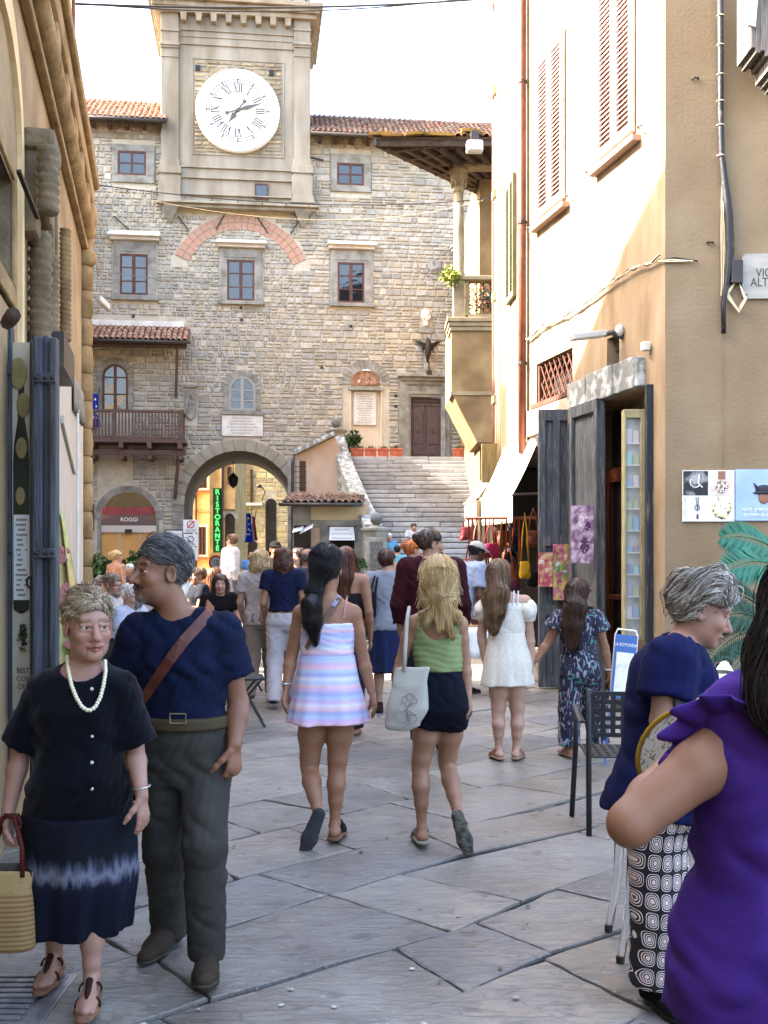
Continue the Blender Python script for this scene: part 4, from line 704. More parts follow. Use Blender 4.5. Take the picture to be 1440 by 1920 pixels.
MB().prism([(p.x, p.z) for p in pts], Yc - .1, Yc + 3).build('balcony_wall', m_loc, lo)
for y0, y1, e_ in ((598, 606, .14), (606, 614, .09), (614, 622, .05)): MB().box(w0 - e_, P(960, 0, Yc).x, Yc - .12 - e_, Yc + 1, P(0, y1, Yc).z, P(0, y0, Yc).z).build('moulding', m_lst, lo, bevel=.015)
MB().box(P(846, 0, Yc).x - .02, P(960, 0, Yc).x, Yc - .13, Yc + 1, P(0, 742, Yc).z, P(0, 735, Yc).z).build('moulding', m_lst, lo)
MB().box(P(905, 0, Yc).x, P(905, 0, Yc).x + 5, Yc + 1, Yc + 9, 0, 13.5).build('house_wall', m_loc, lo)
bush('balcony_plant', 'yellow green trailing plant on the loggia balcony', 845, 518, 30.6, (.34, .3, .3), 420, [rgb(150, 160, 60, .75), rgb(176, 176, 84, .75), rgb(110, 130, 50, .7)], 4, .07)
t = thing('flood_light', 'white flood light hanging under the loggia eaves', 'lamp', P(890, 275, 28.5)); MB().box(-.22, .22, -.15, .15, -.16, .14).build('housing', m_white, t, bevel=.05); MB().box(-.16, .16, -.17, -.14, -.12, .08).build('lens', M('lamp_lens', rgb(240, 226, 170), None, 4, .3), t); MB().box(-.1, .1, -.1, .1, .14, .4).build('bracket', m_gut, t)
# ---------------------------------------------------------------- right building
RW = Fr((2.81, 10.66), (.23, -1)); RF = Fr((2.81, 10.66), (1, -.02)); R2 = Fr((1.92, 14.5), (.05, -1))
rb = thing('plaster_house', 'tall tan plastered house with louvred shutters along the street', 'house', mat=RW.M)
m_wall = M('tan_wall', rgb(200, 176, 142, .5), rgb(168, 138, 102, .48), 3.5, .9, .5, 16, stretch=(1, 1, .3), mid=(.38, .7), var2=(.82, .78, .72, 1), v2scale=1.1)
door = RW.rc(1078, 768, 1211, 1290); d_op = ('r', door[0] + .05, door[1] - .02, 0, 3.36); lat = RW.rc(1006, 667, 1074, 745); slot = RW.rc(1138, 628, 1161, 700); shop = ('r', -3.96, RW.uz(1012, 900)[0], 0, 3.0)
backing('wall', m_wall, rb, -3.96, 0, 0, 14, [d_op, ('r', *lat), ('r', *slot), shop], 0, .05)
for (a, b, c_, e, dp, mt) in ((*lat, .22, m_wall), (*slot, .25, m_wall), (d_op[1], d_op[2], 0, 3.36, .5, m_wall)):
 mb = MB(); mb.add([(a, 0, c_), (b, 0, c_), (b, 0, e), (a, 0, e), (a, dp, c_), (b, dp, c_), (b, dp, e), (a, dp, e)], [(0, 1, 5, 4), (1, 2, 6, 5), (2, 3, 7, 6), (3, 0, 4, 7)]); mb.build('reveal', mt, rb); MB().add([(a, dp - .002, c_), (b, dp - .002, c_), (b, dp - .002, e), (a, dp - .002, e)], [(0, 1, 2, 3)]).build('shade_sheet', m_dark, rb)  # dark sheet at the back paints in the shade of each opening
fw = thing('side_wall_house', 'tan plastered house wall facing the street corner with posters', 'house', mat=RF.M); m_wall2 = M('side_wall', rgb(192, 168, 134, .44), rgb(170, 144, 110, .42), 1.6, .9, .35, 30, mid=(.3, .8), var2=(.86, .82, .76, 1), v2scale=.5); MB().box(0, 6, 0, 3, 0, 14).build('wall', m_wall2, fw)
mb = MB(); a, b = lat[0] + .04, lat[1] - .02; W_, H_ = b - a, lat[3] - lat[2]     # lattice bars
for s_ in (-1, 1):
 for i in range(-7, 13):
  p0_ = a + i * .15; pts = []
  for z_ in np.linspace(0, H_, 9): x_ = p0_ + z_ * .75 if s_ > 0 else p0_ + (H_ - z_) * .75; pts.append((x_, z_))
  pts = [p for p in pts if a <= p[0] <= b]
  if len(pts) > 1: mb.bar((pts[0][0], .05 + .012 * s_, lat[2] + pts[0][1]), (pts[-1][0], .05 + .012 * s_, lat[2] + pts[-1][1]), .022, .01, up=(0, 1, 0))
lw_ = mb.build('lattice', m_frame, rb); surround(rb, (a - .05, b + .05, lat[2] - .02, lat[3] + .02), (a, b, lat[2] + .02, lat[3] - .02), -.08, -.02, m_frame, lw_)
for k in (.35, .65): z_ = lerp(slot[2], slot[3], k); MB().tube([(slot[0], .12, z_), (slot[1], .12, z_)], .014, 6).build('window_bar', m_iron, rb)
MB().tube([((slot[0] + slot[1]) / 2, .12, slot[2]), ((slot[0] + slot[1]) / 2, .12, slot[3])], .014, 6).build('window_bar', m_iron, rb)
MB().box(lat[0] - .1, lat[1] + .06, -.05, 0, lat[2] - .06, lat[2]).build('sill', m_frame, rb); q = RW.rc(990, 750, 1074, 790); MB().box(-3.9, q[1], -.04, 0, lat[2] - .4, lat[2] - .07).build('shop_fascia', M('fascia_board', rgb(206, 182, 160, .75), rgb(180, 150, 124, .75), 5, .8, .2, 40), rb)
m_red = M('shutter_paint', rgb(214, 190, 186, .85), rgb(198, 168, 164, .85), 6, .7, .1, 40); m_grn = M('shutter_green', rgb(116, 112, 84, .7), rgb(90, 86, 62, .7), 6, .7)
def shutters(parent, F_, x0, x1, y0, y1, mat, n, zpair=None, sl_mat=None):
 u0 = F_.uz(x0, 500)[0]; u1 = F_.uz(x1, 500)[0]; z0_, z1_ = zpair or (F_.uz((x0 + x1) / 2, y1)[1], F_.uz((x0 + x1) / 2, y0)[1]); um_ = (u0 + u1) / 2
 for a, b in ((u0, um_ - .004), (um_ + .004, u1)):
  f = .055; mb = MB(); mb.box(a, a + f, -.06, -.01, z0_, z1_); mb.box(b - f, b, -.06, -.01, z0_, z1_); mb.box(a + f, b - f, -.058, -.012, z0_, z0_ + f * 1.6); mb.box(a + f, b - f, -.058, -.012, z1_ - f * 1.6, z1_); so_ = mb.build('shutter', mat, parent)
  me = MB(); h_ = (z1_ - z0_ - f * 3.2) / n; me.obox((0, 0, 0), ((b - a) / 2 - f, 0, 0), (0, .024, .02), (0, -.004, .005)); ms = me.mesh('slat', sl_mat or mat)
  for i in range(n): link('slat', ms, so_, ((a + b) / 2, -.034, z0_ + f * 1.6 + h_ * (i + .5)))
 return z0_, z1_, u0, u1
zz0 = RW.uz(1158, 275)[1]; s_ = shutters(rb, RW, 1126, 1192, 0, 270, m_red, 34, (zz0, zz0 + 2.1)); zz1 = RW.uz(1036, 392)[1]; s2 = shutters(rb, RW, 1012, 1061, 0, 0, m_red, 34, (zz1, zz1 + 2.1))
for s in (s_, s2):
 MB().box(s[2] - .12, s[3] + .12, -.1, 0, s[0] - .14, s[0] - .08).build('sill', M('sill_paint', rgb(190, 160, 142, .6), None, 4, .8), rb)
 for u_ in (s[2] - .22, s[3] + .22): mb = MB(); mb.tube([(u_ - .06, -.04, s[0] - .04), (u_, -.09, s[0] - .05), (u_ + .05, -.05, s[0] - .04)], .01, 5); mb.build('shutter_hook', m_iron, rb)
m_pipe = M('pipe_brown', rgb(128, 72, 54, .75), rgb(96, 54, 42, .75), 6, .55, .2, 30)
pu = RW.uz(979, 500, .08)[0]; dp_ = thing('drainpipe', 'red brown drainpipe running down the corner of the sunlit house', 'pipe', mat=RW.M); MB().tube([(pu, -.08, z_) for z_ in (3.0, 6, 9, 14)], .055, 10).build('pipe', m_pipe, dp_, smooth=True)
for z_ in (4.2, 6.1, 8): MB().lathe([(.06, 0), (.065, 0), (.065, .04), (.06, .04)], (pu, -.08, z_), 12).build('bracket', m_iron, dp_)
m_cab = M('cream_cable', rgb(206, 192, 160, .8), None, 4, .7)
cb_t = thing('cable_bundle', 'loose cream cables running along the sunlit house wall', 'cables', mat=RW.M); rgc = random.Random(2)
path = [(985, 640), (1020, 610), (1060, 592), (1110, 560), (1150, 528), (1190, 503), (1225, 492)]
for k in range(4):
 pts = []
 for i in range(25):
  t_ = i / 24 * (len(path) - 1); j = min(int(t_), len(path) - 2); f = t_ - j; x_ = lerp(path[j][0], path[j + 1][0], f); y_ = lerp(path[j][1], path[j + 1][1], f); u_, z_ = RW.uz(x_, y_, .04); pts.append((u_, -.04 - .015 * rgc.random(), z_ + .03 * math.sin(2.1 * i + k * 2) * rgc.random()))
 pts += [(.0, -.06, pts[-1][2] + .02)] if k < 3 else []
 MB().tube(pts, .009, 5).build('cable', m_cab if k else m_iron, cb_t)
u_, z_ = RW.uz(1245, 492, 0); c0 = (-.02, -.07, RW.uz(1240, 494)[1]); e0 = RF.uz(1307, 491)
for k in range(3): q = RF.M.to_3x3() @ Vector((e0[0] - k * .05, -.03, 0)) + RF.M.translation; q.z = e0[1]; L0 = RW.M.inverted() @ q; MB().tube([c0, (lerp(c0[0], L0.x, .5), lerp(c0[1], L0.y, .5) - .04, c0[2] + .03 - .02 * k), tuple(L0)], .009, 5).build('cable', m_cab if k else m_iron, cb_t)
lm = thing('wall_lamp', 'white slanted street lamp fixed above the old shop door', 'lamp', mat=RW.M); u_, z_ = RW.uz(1160, 632, .05); mb = MB(); mb.tube([(u_, 0, z_), (u_ - .02, -.12, z_ + .05), (u_ - .05, -.2, z_ + .03)], .03, 8); mb.build('arm', m_gut, lm)
mb = MB(); mb.obox((u_ - .1, -.36, z_ + .02), (.085, 0, 0), (0, .19, .03), (0, -.006, .03)); mb.build('housing', M('lamp_white', rgb(200, 198, 190, .8), None, 4, .4), lm, bevel=.008); MB().ball((u_, -.04, z_ + .07), (.05, .05, .07)).build('sensor', MATS['lamp_white'], lm, smooth=True)
# old shop door: lintel, folding shutters, glazed door, show case
m_old = M('peeling_wood', rgb(112, 116, 120, .55), rgb(160, 156, 146, .65), 7, .85, .7, 26, stretch=(6, 6, .7), mid=(.5, .75), var2=(.55, .52, .5, 1), v2scale=3)
m_olddk = M('peeling_dark_wood', rgb(52, 56, 66, .6), rgb(128, 124, 116, .7), 6, .85, .8, 22, stretch=(7, 7, .6), mid=(.58, .72))
rgd = random.Random(6); u0, u1 = RW.uz(1078, 750)[0], RW.uz(1211, 705)[0]; x = u0
while x < u1 - .05:
 w_ = min(rgd.uniform(.3, .6), u1 - x); MB().box(x + .006, x + w_ - .006, -.09 - rgd.uniform(0, .02), .1, 3.36 + rgd.uniform(0, .02), 3.7 + rgd.uniform(-.03, .02)).build('lintel_stone', m_lich, rb, bevel=.015); x += w_
u_, z_ = RW.uz(1205, 688, .1); MB().box(u_ - .06, u_ + .02, -.1, -.02, 3.72, 3.81).build('junction_box', m_white, rb, bevel=.01)
def panelled(name, parent, Mx, w, h, mat, rows, cols, d=.1):
 o = MB().box(0, w, 0, d * .6, 0, h).build(name, mat, parent); o.matrix_local = Mx; z = .0; st_ = .07
 zs = [0] + list(np.cumsum(rows)); zs = [z_ / zs[-1] * h for z_ in zs]
 for z_ in zs: zc_ = min(max(z_, st_), h - st_); MB().box(0, w, -d * .4, 0, zc_ - st_, zc_ + st_).build('rail', mat, o, bevel=.008)
 for i in range(cols + 1): xc = min(max(w * i / cols, .04), w - .04); MB().box(xc - .04, xc + .04, -d * .45, 0, 0, h).build('stile', mat, o, bevel=.008)
 return o
inv = RW.M.inverted()
a = P(1010, 0, 13.0); b = P(1075, 0, 13.0); panelled('folding_shutter', rb, inv @ Matrix.Translation((a.x, 13.0, .02)), b.x - a.x, 3.38, m_old, [1.0, .9, 1.7], 2)
a, b = RW.uz(1076, 900, .08)[0], RW.uz(1128, 900, .08)[0]; panelled('folding_shutter', rb, Matrix.Translation((a, -.1, .02)), b - a, 3.36, m_old, [1.2, .9, 1.6], 1)
a, b = RW.uz(1126, 900, -.3)[0], RW.uz(1172, 900, -.3)[0]; b += .5; dr = MB().box(a, b, .44, .47, .0, 2.55).build('glazed_door', m_glass, rb); m_mah = M('mahogany', rgb(128, 66, 40, .75), rgb(96, 46, 30, .75), 6, .5, .1, 30, stretch=(6, 6, .6))
for q in ((a, b, 2.5, 2.66), (a, a + .06, 0, 2.5), (a + .4, a + .5, 0, 2.5), (a + .06, b, 1.1, 1.16), (a + .06, b, 0, .3)): MB().box(q[0], q[1], .38, .44, q[2], q[3]).build('door_rail', m_mah, dr)
MB().box(a, b, .45, .47, 2.7, 3.3).build('transom_pane', m_glass, dr); m_case = M('case_frame', rgb(186, 176, 132, .8), rgb(150, 140, 100, .8), 5, .6, .1, 30)
Yc_ = 11.2; a, b = P(1169, 0, Yc_), P(1211, 0, Yc_); z0_, z1_ = P(0, 1200, Yc_).z, P(0, 768, Yc_).z; sc_t = thing('show_case', 'tall narrow cream framed glass show case by the old shop door', 'show case', (a.x, Yc_, z0_)); w_ = b.x - a.x; h_ = z1_ - z0_
for q in ((0, .025, 0, h_), (w_ - .06, w_, 0, h_), (.025, w_ - .06, 0, .05), (.025, w_ - .06, h_ - .09, h_)): MB().box(q[0], q[1], -.03, .1, q[2], q[3]).build('frame', m_case, sc_t, bevel=.006)
MB().box(.02, w_ - .05, .06, .09, .04, h_ - .05).build('back_panel', M('case_back', rgb(206, 204, 192, .8), rgb(150, 152, 146, .75), 6, .8), sc_t)
MB().add([(.025, -.01, .05), (w_ - .06, -.01, .05), (w_ - .06, -.01, h_ - .09), (.025, -.01, h_ - .09)], [(0, 1, 2, 3)]).build('glass_pane', M('clear_glass', (.75, .8, .8, 1), None, 4, .04, alpha=.22, spec=.8), sc_t); rgk = random.Random(5)
for k in range(9):
 MB().box(.03, w_ - .065, .0, .058, .22 + .23 * k, .232 + .23 * k).build('shelf', m_white, sc_t)
 for j in range(2): x_ = .035 + j * .075; MB().box(x_, x_ + .055, .02, .05, .234 + .23 * k, .234 + .23 * k + rgk.uniform(.05, .15)).build('boxed_item', M('item_%d' % rgk.randrange(5), rgb(*[rgk.randrange(130, 235) for _ in range(3)], .7), None, 4, .6), sc_t)
a, b = P(1211, 0, 10.95), P(1232, 0, 10.95); MB().box(a.x, b.x, 10.9, 11.0, .02, P(0, 722, 10.95).z).build('door_post', m_olddk, rb).matrix_parent_inverse = inv
a2 = P(1240, 0, 10.75); MB().box(b.x + .003, a2.x, 10.78, 10.98, .02, P(0, 726, 10.95).z).build('door_post', m_olddk, rb).matrix_parent_inverse = inv
MB().box(RW.uz(1012, 1200)[0], RW.uz(1128, 1200)[0], -.14, 0, 0, .42).build('plinth', m_pietra, rb, bevel=.03)
# second house facet with green shutters, shop openings
r2 = thing('sunlit_house', 'narrow sunlit house with green shutters beyond the drainpipe', 'house', mat=R2.M); backing('wall', m_wall, r2, -2.9, 0.01, 0, 14, [('r', -1.15, .0, 0, 2.95), ('r', -2.75, -1.35, 0, 2.9)], 0, .05); MB().box(-2.9, -2.8, 0, 6, 0, 14).build('end_wall', m_wall, r2)
zg = R2.uz(961, 565)[1]; shutters(r2, R2, 955, 969, 0, 0, m_grn, 30, (zg, zg + 1.75))
zg2 = R2.uz(961, 260)[1];
for px, k in ((927, 0), (931, 1), (936, 2), (941, 3)): u_ = R2.uz(px, 500, .06)[0]; MB().tube([(u_ + .02 * math.sin(z_ * 1.7 + k), -.06 - .01 * k, z_) for z_ in np.linspace(3, 14, 16)], .02 if k else .045, 6).build('wall_cable' if k else 'drainpipe', m_cab if k else m_pipe, r2, smooth=True)
for z_ in (4, 5.6, 7.2, 8.8): u_ = R2.uz(930, 500, .06)[0]; MB().box(u_ - .08, u_ + .12, -.12, 0, z_, z_ + .12).build('cable_box', m_case, r2)
mb = MB(); mb.box(2.95, 3.1, 11.6, 19, 0, 3.2); mb.box(2.0, 3.0, 13.2, 19, 3.05, 3.2); mb.box(2.1, 3.0, 13.3, 13.4, 0, 3.1); mb.box(1.86, 3.0, 17.2, 17.25, 0, 3.0); mb.build('shop_back', m_dark, r2).matrix_parent_inverse = R2.M.inverted(); MB().box(-1.35, -1.15, -.02, .02, 0, 2.95).build('shop_pier', m_olddk, r2)  # dark walls put the shade inside the shops into colour
q = P(903, 0, 16.0), P(932, 0, 16.0); MB().box(q[0].x, q[1].x, 15.95, 16.05, P(0, 905, 16).z, P(0, 832, 16).z).build('folded_shutter', M('olive_wood', rgb(150, 132, 84, .7), rgb(108, 94, 60, .7), 6, .8, .4, 30, stretch=(8, 8, .6)), r2).matrix_parent_inverse = R2.M.inverted()
m_aw = M('awning_canvas', rgb(236, 226, 200, .9), rgb(222, 208, 176, .9), 3, .85, .1, 40, stretch=(1, 1, .3))
def awning(label, A, B, C_, D_, val):
 t = thing('shop_awning', label, 'awning', A); A_, B_, C2, D2 = Vector((0, 0, 0)), B - A, C_ - A, D_ - A   # A,B on the wall; D,C the front edge
 MB().sheet(lambda u, v: lerp(lerp(A_, B_, u), lerp(D2, C2, u), v) + Vector((0, 0, -.03 * math.sin(math.pi * v))), 10, 8).build('canvas', m_aw, t, smooth=True, thick=.006)
 MB().sheet(lambda u, v: lerp(D2, C2, u) + Vector((.012 * math.sin(u * 40) * v, .012 * math.cos(u * 31) * v, -val * v)), 40, 5).build('valance', m_aw, t, smooth=True, thick=.005); MB().tube([D2, C2], .025, 8).build('front_bar', m_white, t, smooth=True)
 MB().tube([D2, Vector((A_.x - .02, A_.y, D2.z + .02))], .016, 6).build('arm', m_gut, t); return t
def rwp(px, py, d=0): u_, z_ = RW.uz(px, py, d); q = RW.M @ Vector((u_, -d, z_)); return q
A = rwp(1011, 820); dirw = Vector((-.23, 1, 0)).normalized(); D_ = rwp(961, 926, .37); D_.z = 2.42; B = A + dirw * 1.35; C_ = D_ + dirw * 1.3
awning('pale canvas awning of the leather bag shop, nearer the grey folding shutter', A, B, C_, D_, .37)
A = Vector((1.82, 16.5, 3.07)); D_ = Vector((1.43, 16.5, 2.5)); dz = Vector((-.05, 1, 0)); awning('pale canvas awning farther down the street beside the stairs', A, A + dz * 1.5, D_ + dz * 1.5, D_, .4)
# posters, sign and cables on the side wall
def poster(label, x0, y0, x1, y1, mat, name='poster'): a, b, c_, e = RF.rc(x0, y0, x1, y1, .02); t = thing(name, label, 'poster', mat=RF.M); MB().box(a, b, -.022, -.002, c_, e).build('board', mat, t); return t, a, b, c_, e
t, a, b, c_, e = poster('poster of four jewellery pictures on the tan wall', 1280, 882, 1377, 978, m_sw); um_, zm_ = (a + b) / 2, (c_ + e) / 2
m_ph1 = M('photo_dark', rgb(40, 42, 44, .7), rgb(170, 172, 170, .8), 6, .5, mid=(.5, .65)); m_ph2 = M('photo_warm', rgb(214, 206, 200), rgb(176, 150, 132), 5, .5); m_ph3 = M('photo_lilac', rgb(206, 208, 222), rgb(216, 218, 228), 3, .5)
for q, mt in (((a + .005, um_ - .006, zm_ + .006, e - .006), m_ph1), ((um_ + .006, b - .006, zm_ + .006, e - .006), m_ph2), ((a + .005, um_ - .006, c_ + .006, zm_ - .004), m_ph3), ((um_ + .006, b - .006, c_ + .006, zm_ - .004), m_ph3)): MB().box(q[0], q[1], -.026, -.02, q[2], q[3]).build('picture', mt, t)
mb = MB(); cx_ = lerp(a, um_, .4); mb.tube([(cx_ + .05 * math.cos(t_) + .02, -.03, lerp(zm_, e, .55) + .055 * math.sin(t_)) for t_ in np.linspace(2.6, 5.6, 12)], .006, 5); mb.tube([(cx_ + .06, -.03, e - .04), (cx_ + .05, -.03, e - .13), (cx_ + .09, -.03, e - .17)], .009, 5); mb.build('earring', M('silver', rgb(220, 220, 216), None, 4, .3, metal=.3), t)
mb = MB(); cx_ = lerp(um_, b, .5); mb.ball((cx_, -.024, lerp(zm_, e, .35)), (.075, .006, .07)); mb.build('necklace', M('necklace_lace', rgb(120, 96, 80, .8), rgb(220, 210, 200), 60, .6, mid=(.45, .55)), t); MB().box(cx_ - .035, cx_ + .035, -.03, -.025, lerp(zm_, e, .65), e - .008).build('neck', M('print_skin', rgb(150, 104, 80, .8), None, 4, .6), t)
mb = MB(); cx_ = lerp(a, um_, .55); mb.tube([(cx_ - .012, -.03, zm_ - .01), (cx_ + .004, -.03, lerp(c_, zm_, .4)), (cx_ + .012, -.03, zm_ - .01)], .005, 5); mb.tube([(cx_ + .025 * math.cos(t_), -.03, lerp(c_, zm_, .55) + .025 * math.sin(t_)) for t_ in np.linspace(0, 6.3, 14)], .004, 5); mb.ball((cx_ + .004, -.03, lerp(c_, zm_, .2)), (.012, .004, .03)); mb.build('pendant', m_ink, t)
mb = MB(); cx_ = lerp(um_, b, .5)
for k in range(9): t_ = math.pi + math.pi * k / 8; mb.ball((cx_ + .08 * math.cos(t_), -.03, lerp(c_, zm_, .62) + .11 * math.sin(t_)), (.02, .004, .02 + .006 * (k % 3)), 10, 6)
mb.tube([(cx_ - .04, -.03, zm_ - .01), (cx_, -.03, lerp(c_, zm_, .5)), (cx_ + .05, -.03, lerp(c_, zm_, .55))], .003, 5); mb.build('bead_necklace', M('beads', rgb(66, 64, 60), rgb(220, 206, 150), 22, .4, mid=(.45, .55)), t)
for i, ch in enumerate('ANNIE HALL'): text('small_lettering', ch, .02, m_ink, t, wtxt(a + .02, .03, zm_ - .02 - i * .021), .0005) if ch != ' ' else None
t, a, b, c_, e = poster('blue poster of a feathered hat on the tan wall', 1379, 880, 1475, 976, M('poster_blue', rgb(166, 190, 222, .9), rgb(136, 164, 204, .9), 3, .5))
hx, hz = RF.uz(1428, 925, .02); mb = MB(); mb.ball((hx + .02, -.026, hz - .045), (.055, .008, .06)); mb.build('face', MATS['print_skin'], t, smooth=True)
mb = MB(); mb.ball((hx + .02, -.028, hz + .035), (.085, .012, .05)); mb.ball((hx + .02, -.03, hz + .005), (.11, .012, .016)); mb.build('hat', M('hat_black', rgb(36, 38, 48), None, 4, .6), t, smooth=True); mb = MB()
for sx in (-1, 1): mb.tube([(hx + .02 + sx * .06, -.032, hz + .05), (hx + .02 + sx * .085, -.034, hz + .075), (hx + .02 + sx * .1, -.032, hz + .105)], [.014, .012, .003], 5)
mb.build('feather', MATS['hat_black'], t)
u_, z_ = RF.uz(1390, 956, .02); text('poster_lettering', 'HATS, JEWELRY', .043, m_sw, t, wtxt(u_, .028, z_), .001, 'LEFT'); text('poster_lettering', 'BLOWN GLASS', .043, m_sw, t, wtxt(u_ + .018, .028, z_ - .052), .001, 'LEFT')
t = thing('street_name_sign', 'marble street name plate on the tan wall', 'sign', mat=RF.M); a, b, c_, e = RF.rc(1391, 476, 1475, 560, .02); ch = .03; m_marb = M('sign_marble', rgb(180, 176, 166, .7), rgb(156, 152, 142, .7), 5, .5, .05, 30, stretch=(1, 1, 3))
MB().prism([(a + ch, c_), (b, c_), (b, e), (a + ch, e), (a, e - ch), (a, c_ + ch)], -.03, -.001).build('plate', m_marb, t); m_let = M('sign_black', rgb(58, 56, 54), None, 4, .7); u_, z_ = RF.uz(1417, 512, .03); text('lettering', 'VICOLO', .125, m_let, t, wtxt(u_, .031, z_), .001, 'LEFT', .8); u_, z_ = RF.uz(1407, 530, .03); text('lettering', 'ALTO', .125, m_let, t, wtxt(u_, .031, z_), .001, 'LEFT', .8)
for x_, y_ in ((1400, 552),): u_, z_ = RF.uz(x_, y_, .03); MB().ball((u_, -.032, z_), .008).build('screw', m_iron, t)
t = thing('black_conduit', 'black bundled cable conduit on the tan side wall', 'pipe', mat=RF.M); pts = [(*RF.uz(x_, y_, .05),) for x_, y_ in ((1350, -60), (1351, 100), (1351, 200), (1353, 290), (1360, 350), (1366, 400), (1368, 470), (1364, 520), (1356, 570), (1357, 625))]; m_con = M('conduit_black', rgb(38, 36, 40, .7), rgb(120, 112, 104, .6), 9, .5, .3, 20, mid=(.6, .75))
MB().tube([(u_, -.05, z_) for u_, z_ in pts], [.03, .03, .03, .03, .034, .042, .045, .03, .024, .024], 10).build('conduit', m_con, t, smooth=True)
mb = MB()
for k in range(3): mb.tube([(*RF.uz(x_ + k * 3, y_, .03),) and (RF.uz(x_ + k * 3, y_, .03)[0], -.03 - .01 * k, RF.uz(x_, y_, .03)[1]) for x_, y_ in ((1354, 350), (1352, 430), (1353, 520), (1352, 555))], .006, 5)
mb.build('thin_cable', m_cab, t)
for y_ in (30, 85, 140, 190, 235, 292): u_, z_ = RF.uz(1351, y_, .05); MB().tube([(u_ + .035 * math.cos(t_), -.05 + .035 * math.sin(t_), z_) for t_ in np.linspace(0, 6.3, 13)], .005, 5).build('cable_tie', m_cab, t)
t = thing('junction_box', 'grey junction box with looped wires beside the street name plate', 'junction box', mat=RF.M); a, b, c_, e = RF.rc(1370, 488, 1392, 532, .05); MB().box(a, b, -.08, 0, c_, e).build('box', m_gut, t, bevel=.01)
for k in range(5): MB().tube([(lerp(a, b, .5) - .02, -.05, c_), (a - .02 - .01 * k, -.05, c_ - .1), (lerp(a, b, .6), -.05 - .01 * k, c_ - .25 - .012 * k), (b + .02 + .006 * k, -.05, c_ - .15), (b - .03, -.05, c_)], .006, 5).build('wire', m_cab, t, smooth=True)
for x_, y_ in ((1303, 148), (1331, 455)): u_, z_ = RF.uz(x_, y_); MB().tube([(u_ - .03, 0, z_), (u_ - .02, -.05, z_ - .01), (u_ + .02, -.05, z_ - .01), (u_ + .03, 0, z_)], .01, 6).build('wall_hook', m_iron, fw)
MB().tube([(*RF.uz(1357, 620, .02),)] and [(RF.uz(1356, y_, .02)[0], -.01, RF.uz(1356, y_, .02)[1]) for y_ in (625, 700, 800, 1000)], .0025, 5).build('wall_crack', m_wall2, fw)
t = thing('timber_eave', 'weathered grey timber eave end above the tan wall', 'eave', P(1425, 40, 10.2)); rgt = random.Random(2); m_gw = M('grey_timber', rgb(150, 142, 134, .7), rgb(96, 88, 82, .7), 6, .9, .8, 18, stretch=(5, 5, .5))
for k in range(7): MB().box(-.12 + k * .045, -.078 + k * .045, -.1, .3, -.22 - .05 * k - rgt.uniform(0, .08), .5).build('board', m_gw, t)
MB().prism([(-.16, -.1), (-.09, -.12), (-.04, .5), (-.13, .5)], -.14, -.1).build('end_board', m_white, t)
# ---------------------------------------------------------------- left building
LW = Fr((-1.9, 5), (-.21, 1)); lb = thing('carved_palace', 'old brown palace with rope carved stone mouldings along the street', 'building', mat=LW.M)
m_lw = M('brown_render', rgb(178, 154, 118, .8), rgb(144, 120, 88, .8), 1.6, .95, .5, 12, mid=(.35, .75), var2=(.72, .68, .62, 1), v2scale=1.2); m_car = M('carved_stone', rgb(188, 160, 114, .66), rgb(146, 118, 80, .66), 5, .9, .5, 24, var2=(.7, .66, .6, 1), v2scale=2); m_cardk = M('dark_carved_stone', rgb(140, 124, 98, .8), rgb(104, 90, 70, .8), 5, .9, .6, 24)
uE = 7.0; wx0, wx1, wz0, wz1 = LW.rc(-30, 270, 22, 490)
backing('wall', m_lw, lb, -12, 4.4, 0, 6.4, [('r', wx0, wx1, wz0, wz1)], 0, .25); MB().add([(4.4, 0, 0), (uE, 0, 0), (uE, 0, 5.8), (4.4, 0, 5.8)], [(0, 1, 2, 3)]).build('wall', m_lw, lb); MB().add([(4.4, 0, 5.8), (5.2, 0, 5.8), (5.2, 0, 11.3), (4.4, 0, 11.3), (5.2, .5, 5.8), (5.2, .5, 11.3)], [(0, 1, 2, 3), (1, 4, 5, 2)]).build('wall', m_lw, lb)
mb = MB()                                # unseen body, its sloping roofline shaped to cast the slanting wall shadow
tp = [(-12, 6.4), (4.39, 6.4), (4.4, 11.3), (5.4, 11.3), (uE, 10.3), (9.5, 8.8)]; SB = .4
for (a, za), (b, zb) in zip(tp[:-1], tp[1:]): mb.add([(a, 1.0 if a > 7.2 else SB, 0), (b, 1.0 if b > 7.2 else SB, 0), (b, 1.0 if b > 7.2 else SB, zb), (a, SB if a <= uE else 1, za), (a, 8, 0), (b, 8, 0), (b, 8, zb), (a, 8, za)], [(3, 2, 6, 7), (0, 1, 2, 3), (4, 7, 6, 5)])
mb.add([(9.5, 1, 0), (9.5, 8, 0), (9.5, 8, 8.8), (9.5, 1, 8.8)], [(0, 1, 2, 3)]); mb.build('shading_mass', m_lw, lb)
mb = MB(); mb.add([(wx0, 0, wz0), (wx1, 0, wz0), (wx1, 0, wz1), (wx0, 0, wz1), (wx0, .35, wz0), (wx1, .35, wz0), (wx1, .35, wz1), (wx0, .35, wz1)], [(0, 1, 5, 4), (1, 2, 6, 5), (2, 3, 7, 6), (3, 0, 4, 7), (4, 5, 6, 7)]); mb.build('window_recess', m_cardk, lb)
m_pale = M('pale_stucco', rgb(232, 208, 160, .85), rgb(214, 186, 136, .85), 3, .9, .1, 30); surround(lb, (wx0 - .2, wx1 + .1, wz0 - .12, wz1 + .1), (wx0, wx1, wz0, wz1), -.02, .02, m_car)
uw = (wx0 + wx1) / 2; zt_ = wz1 + .22
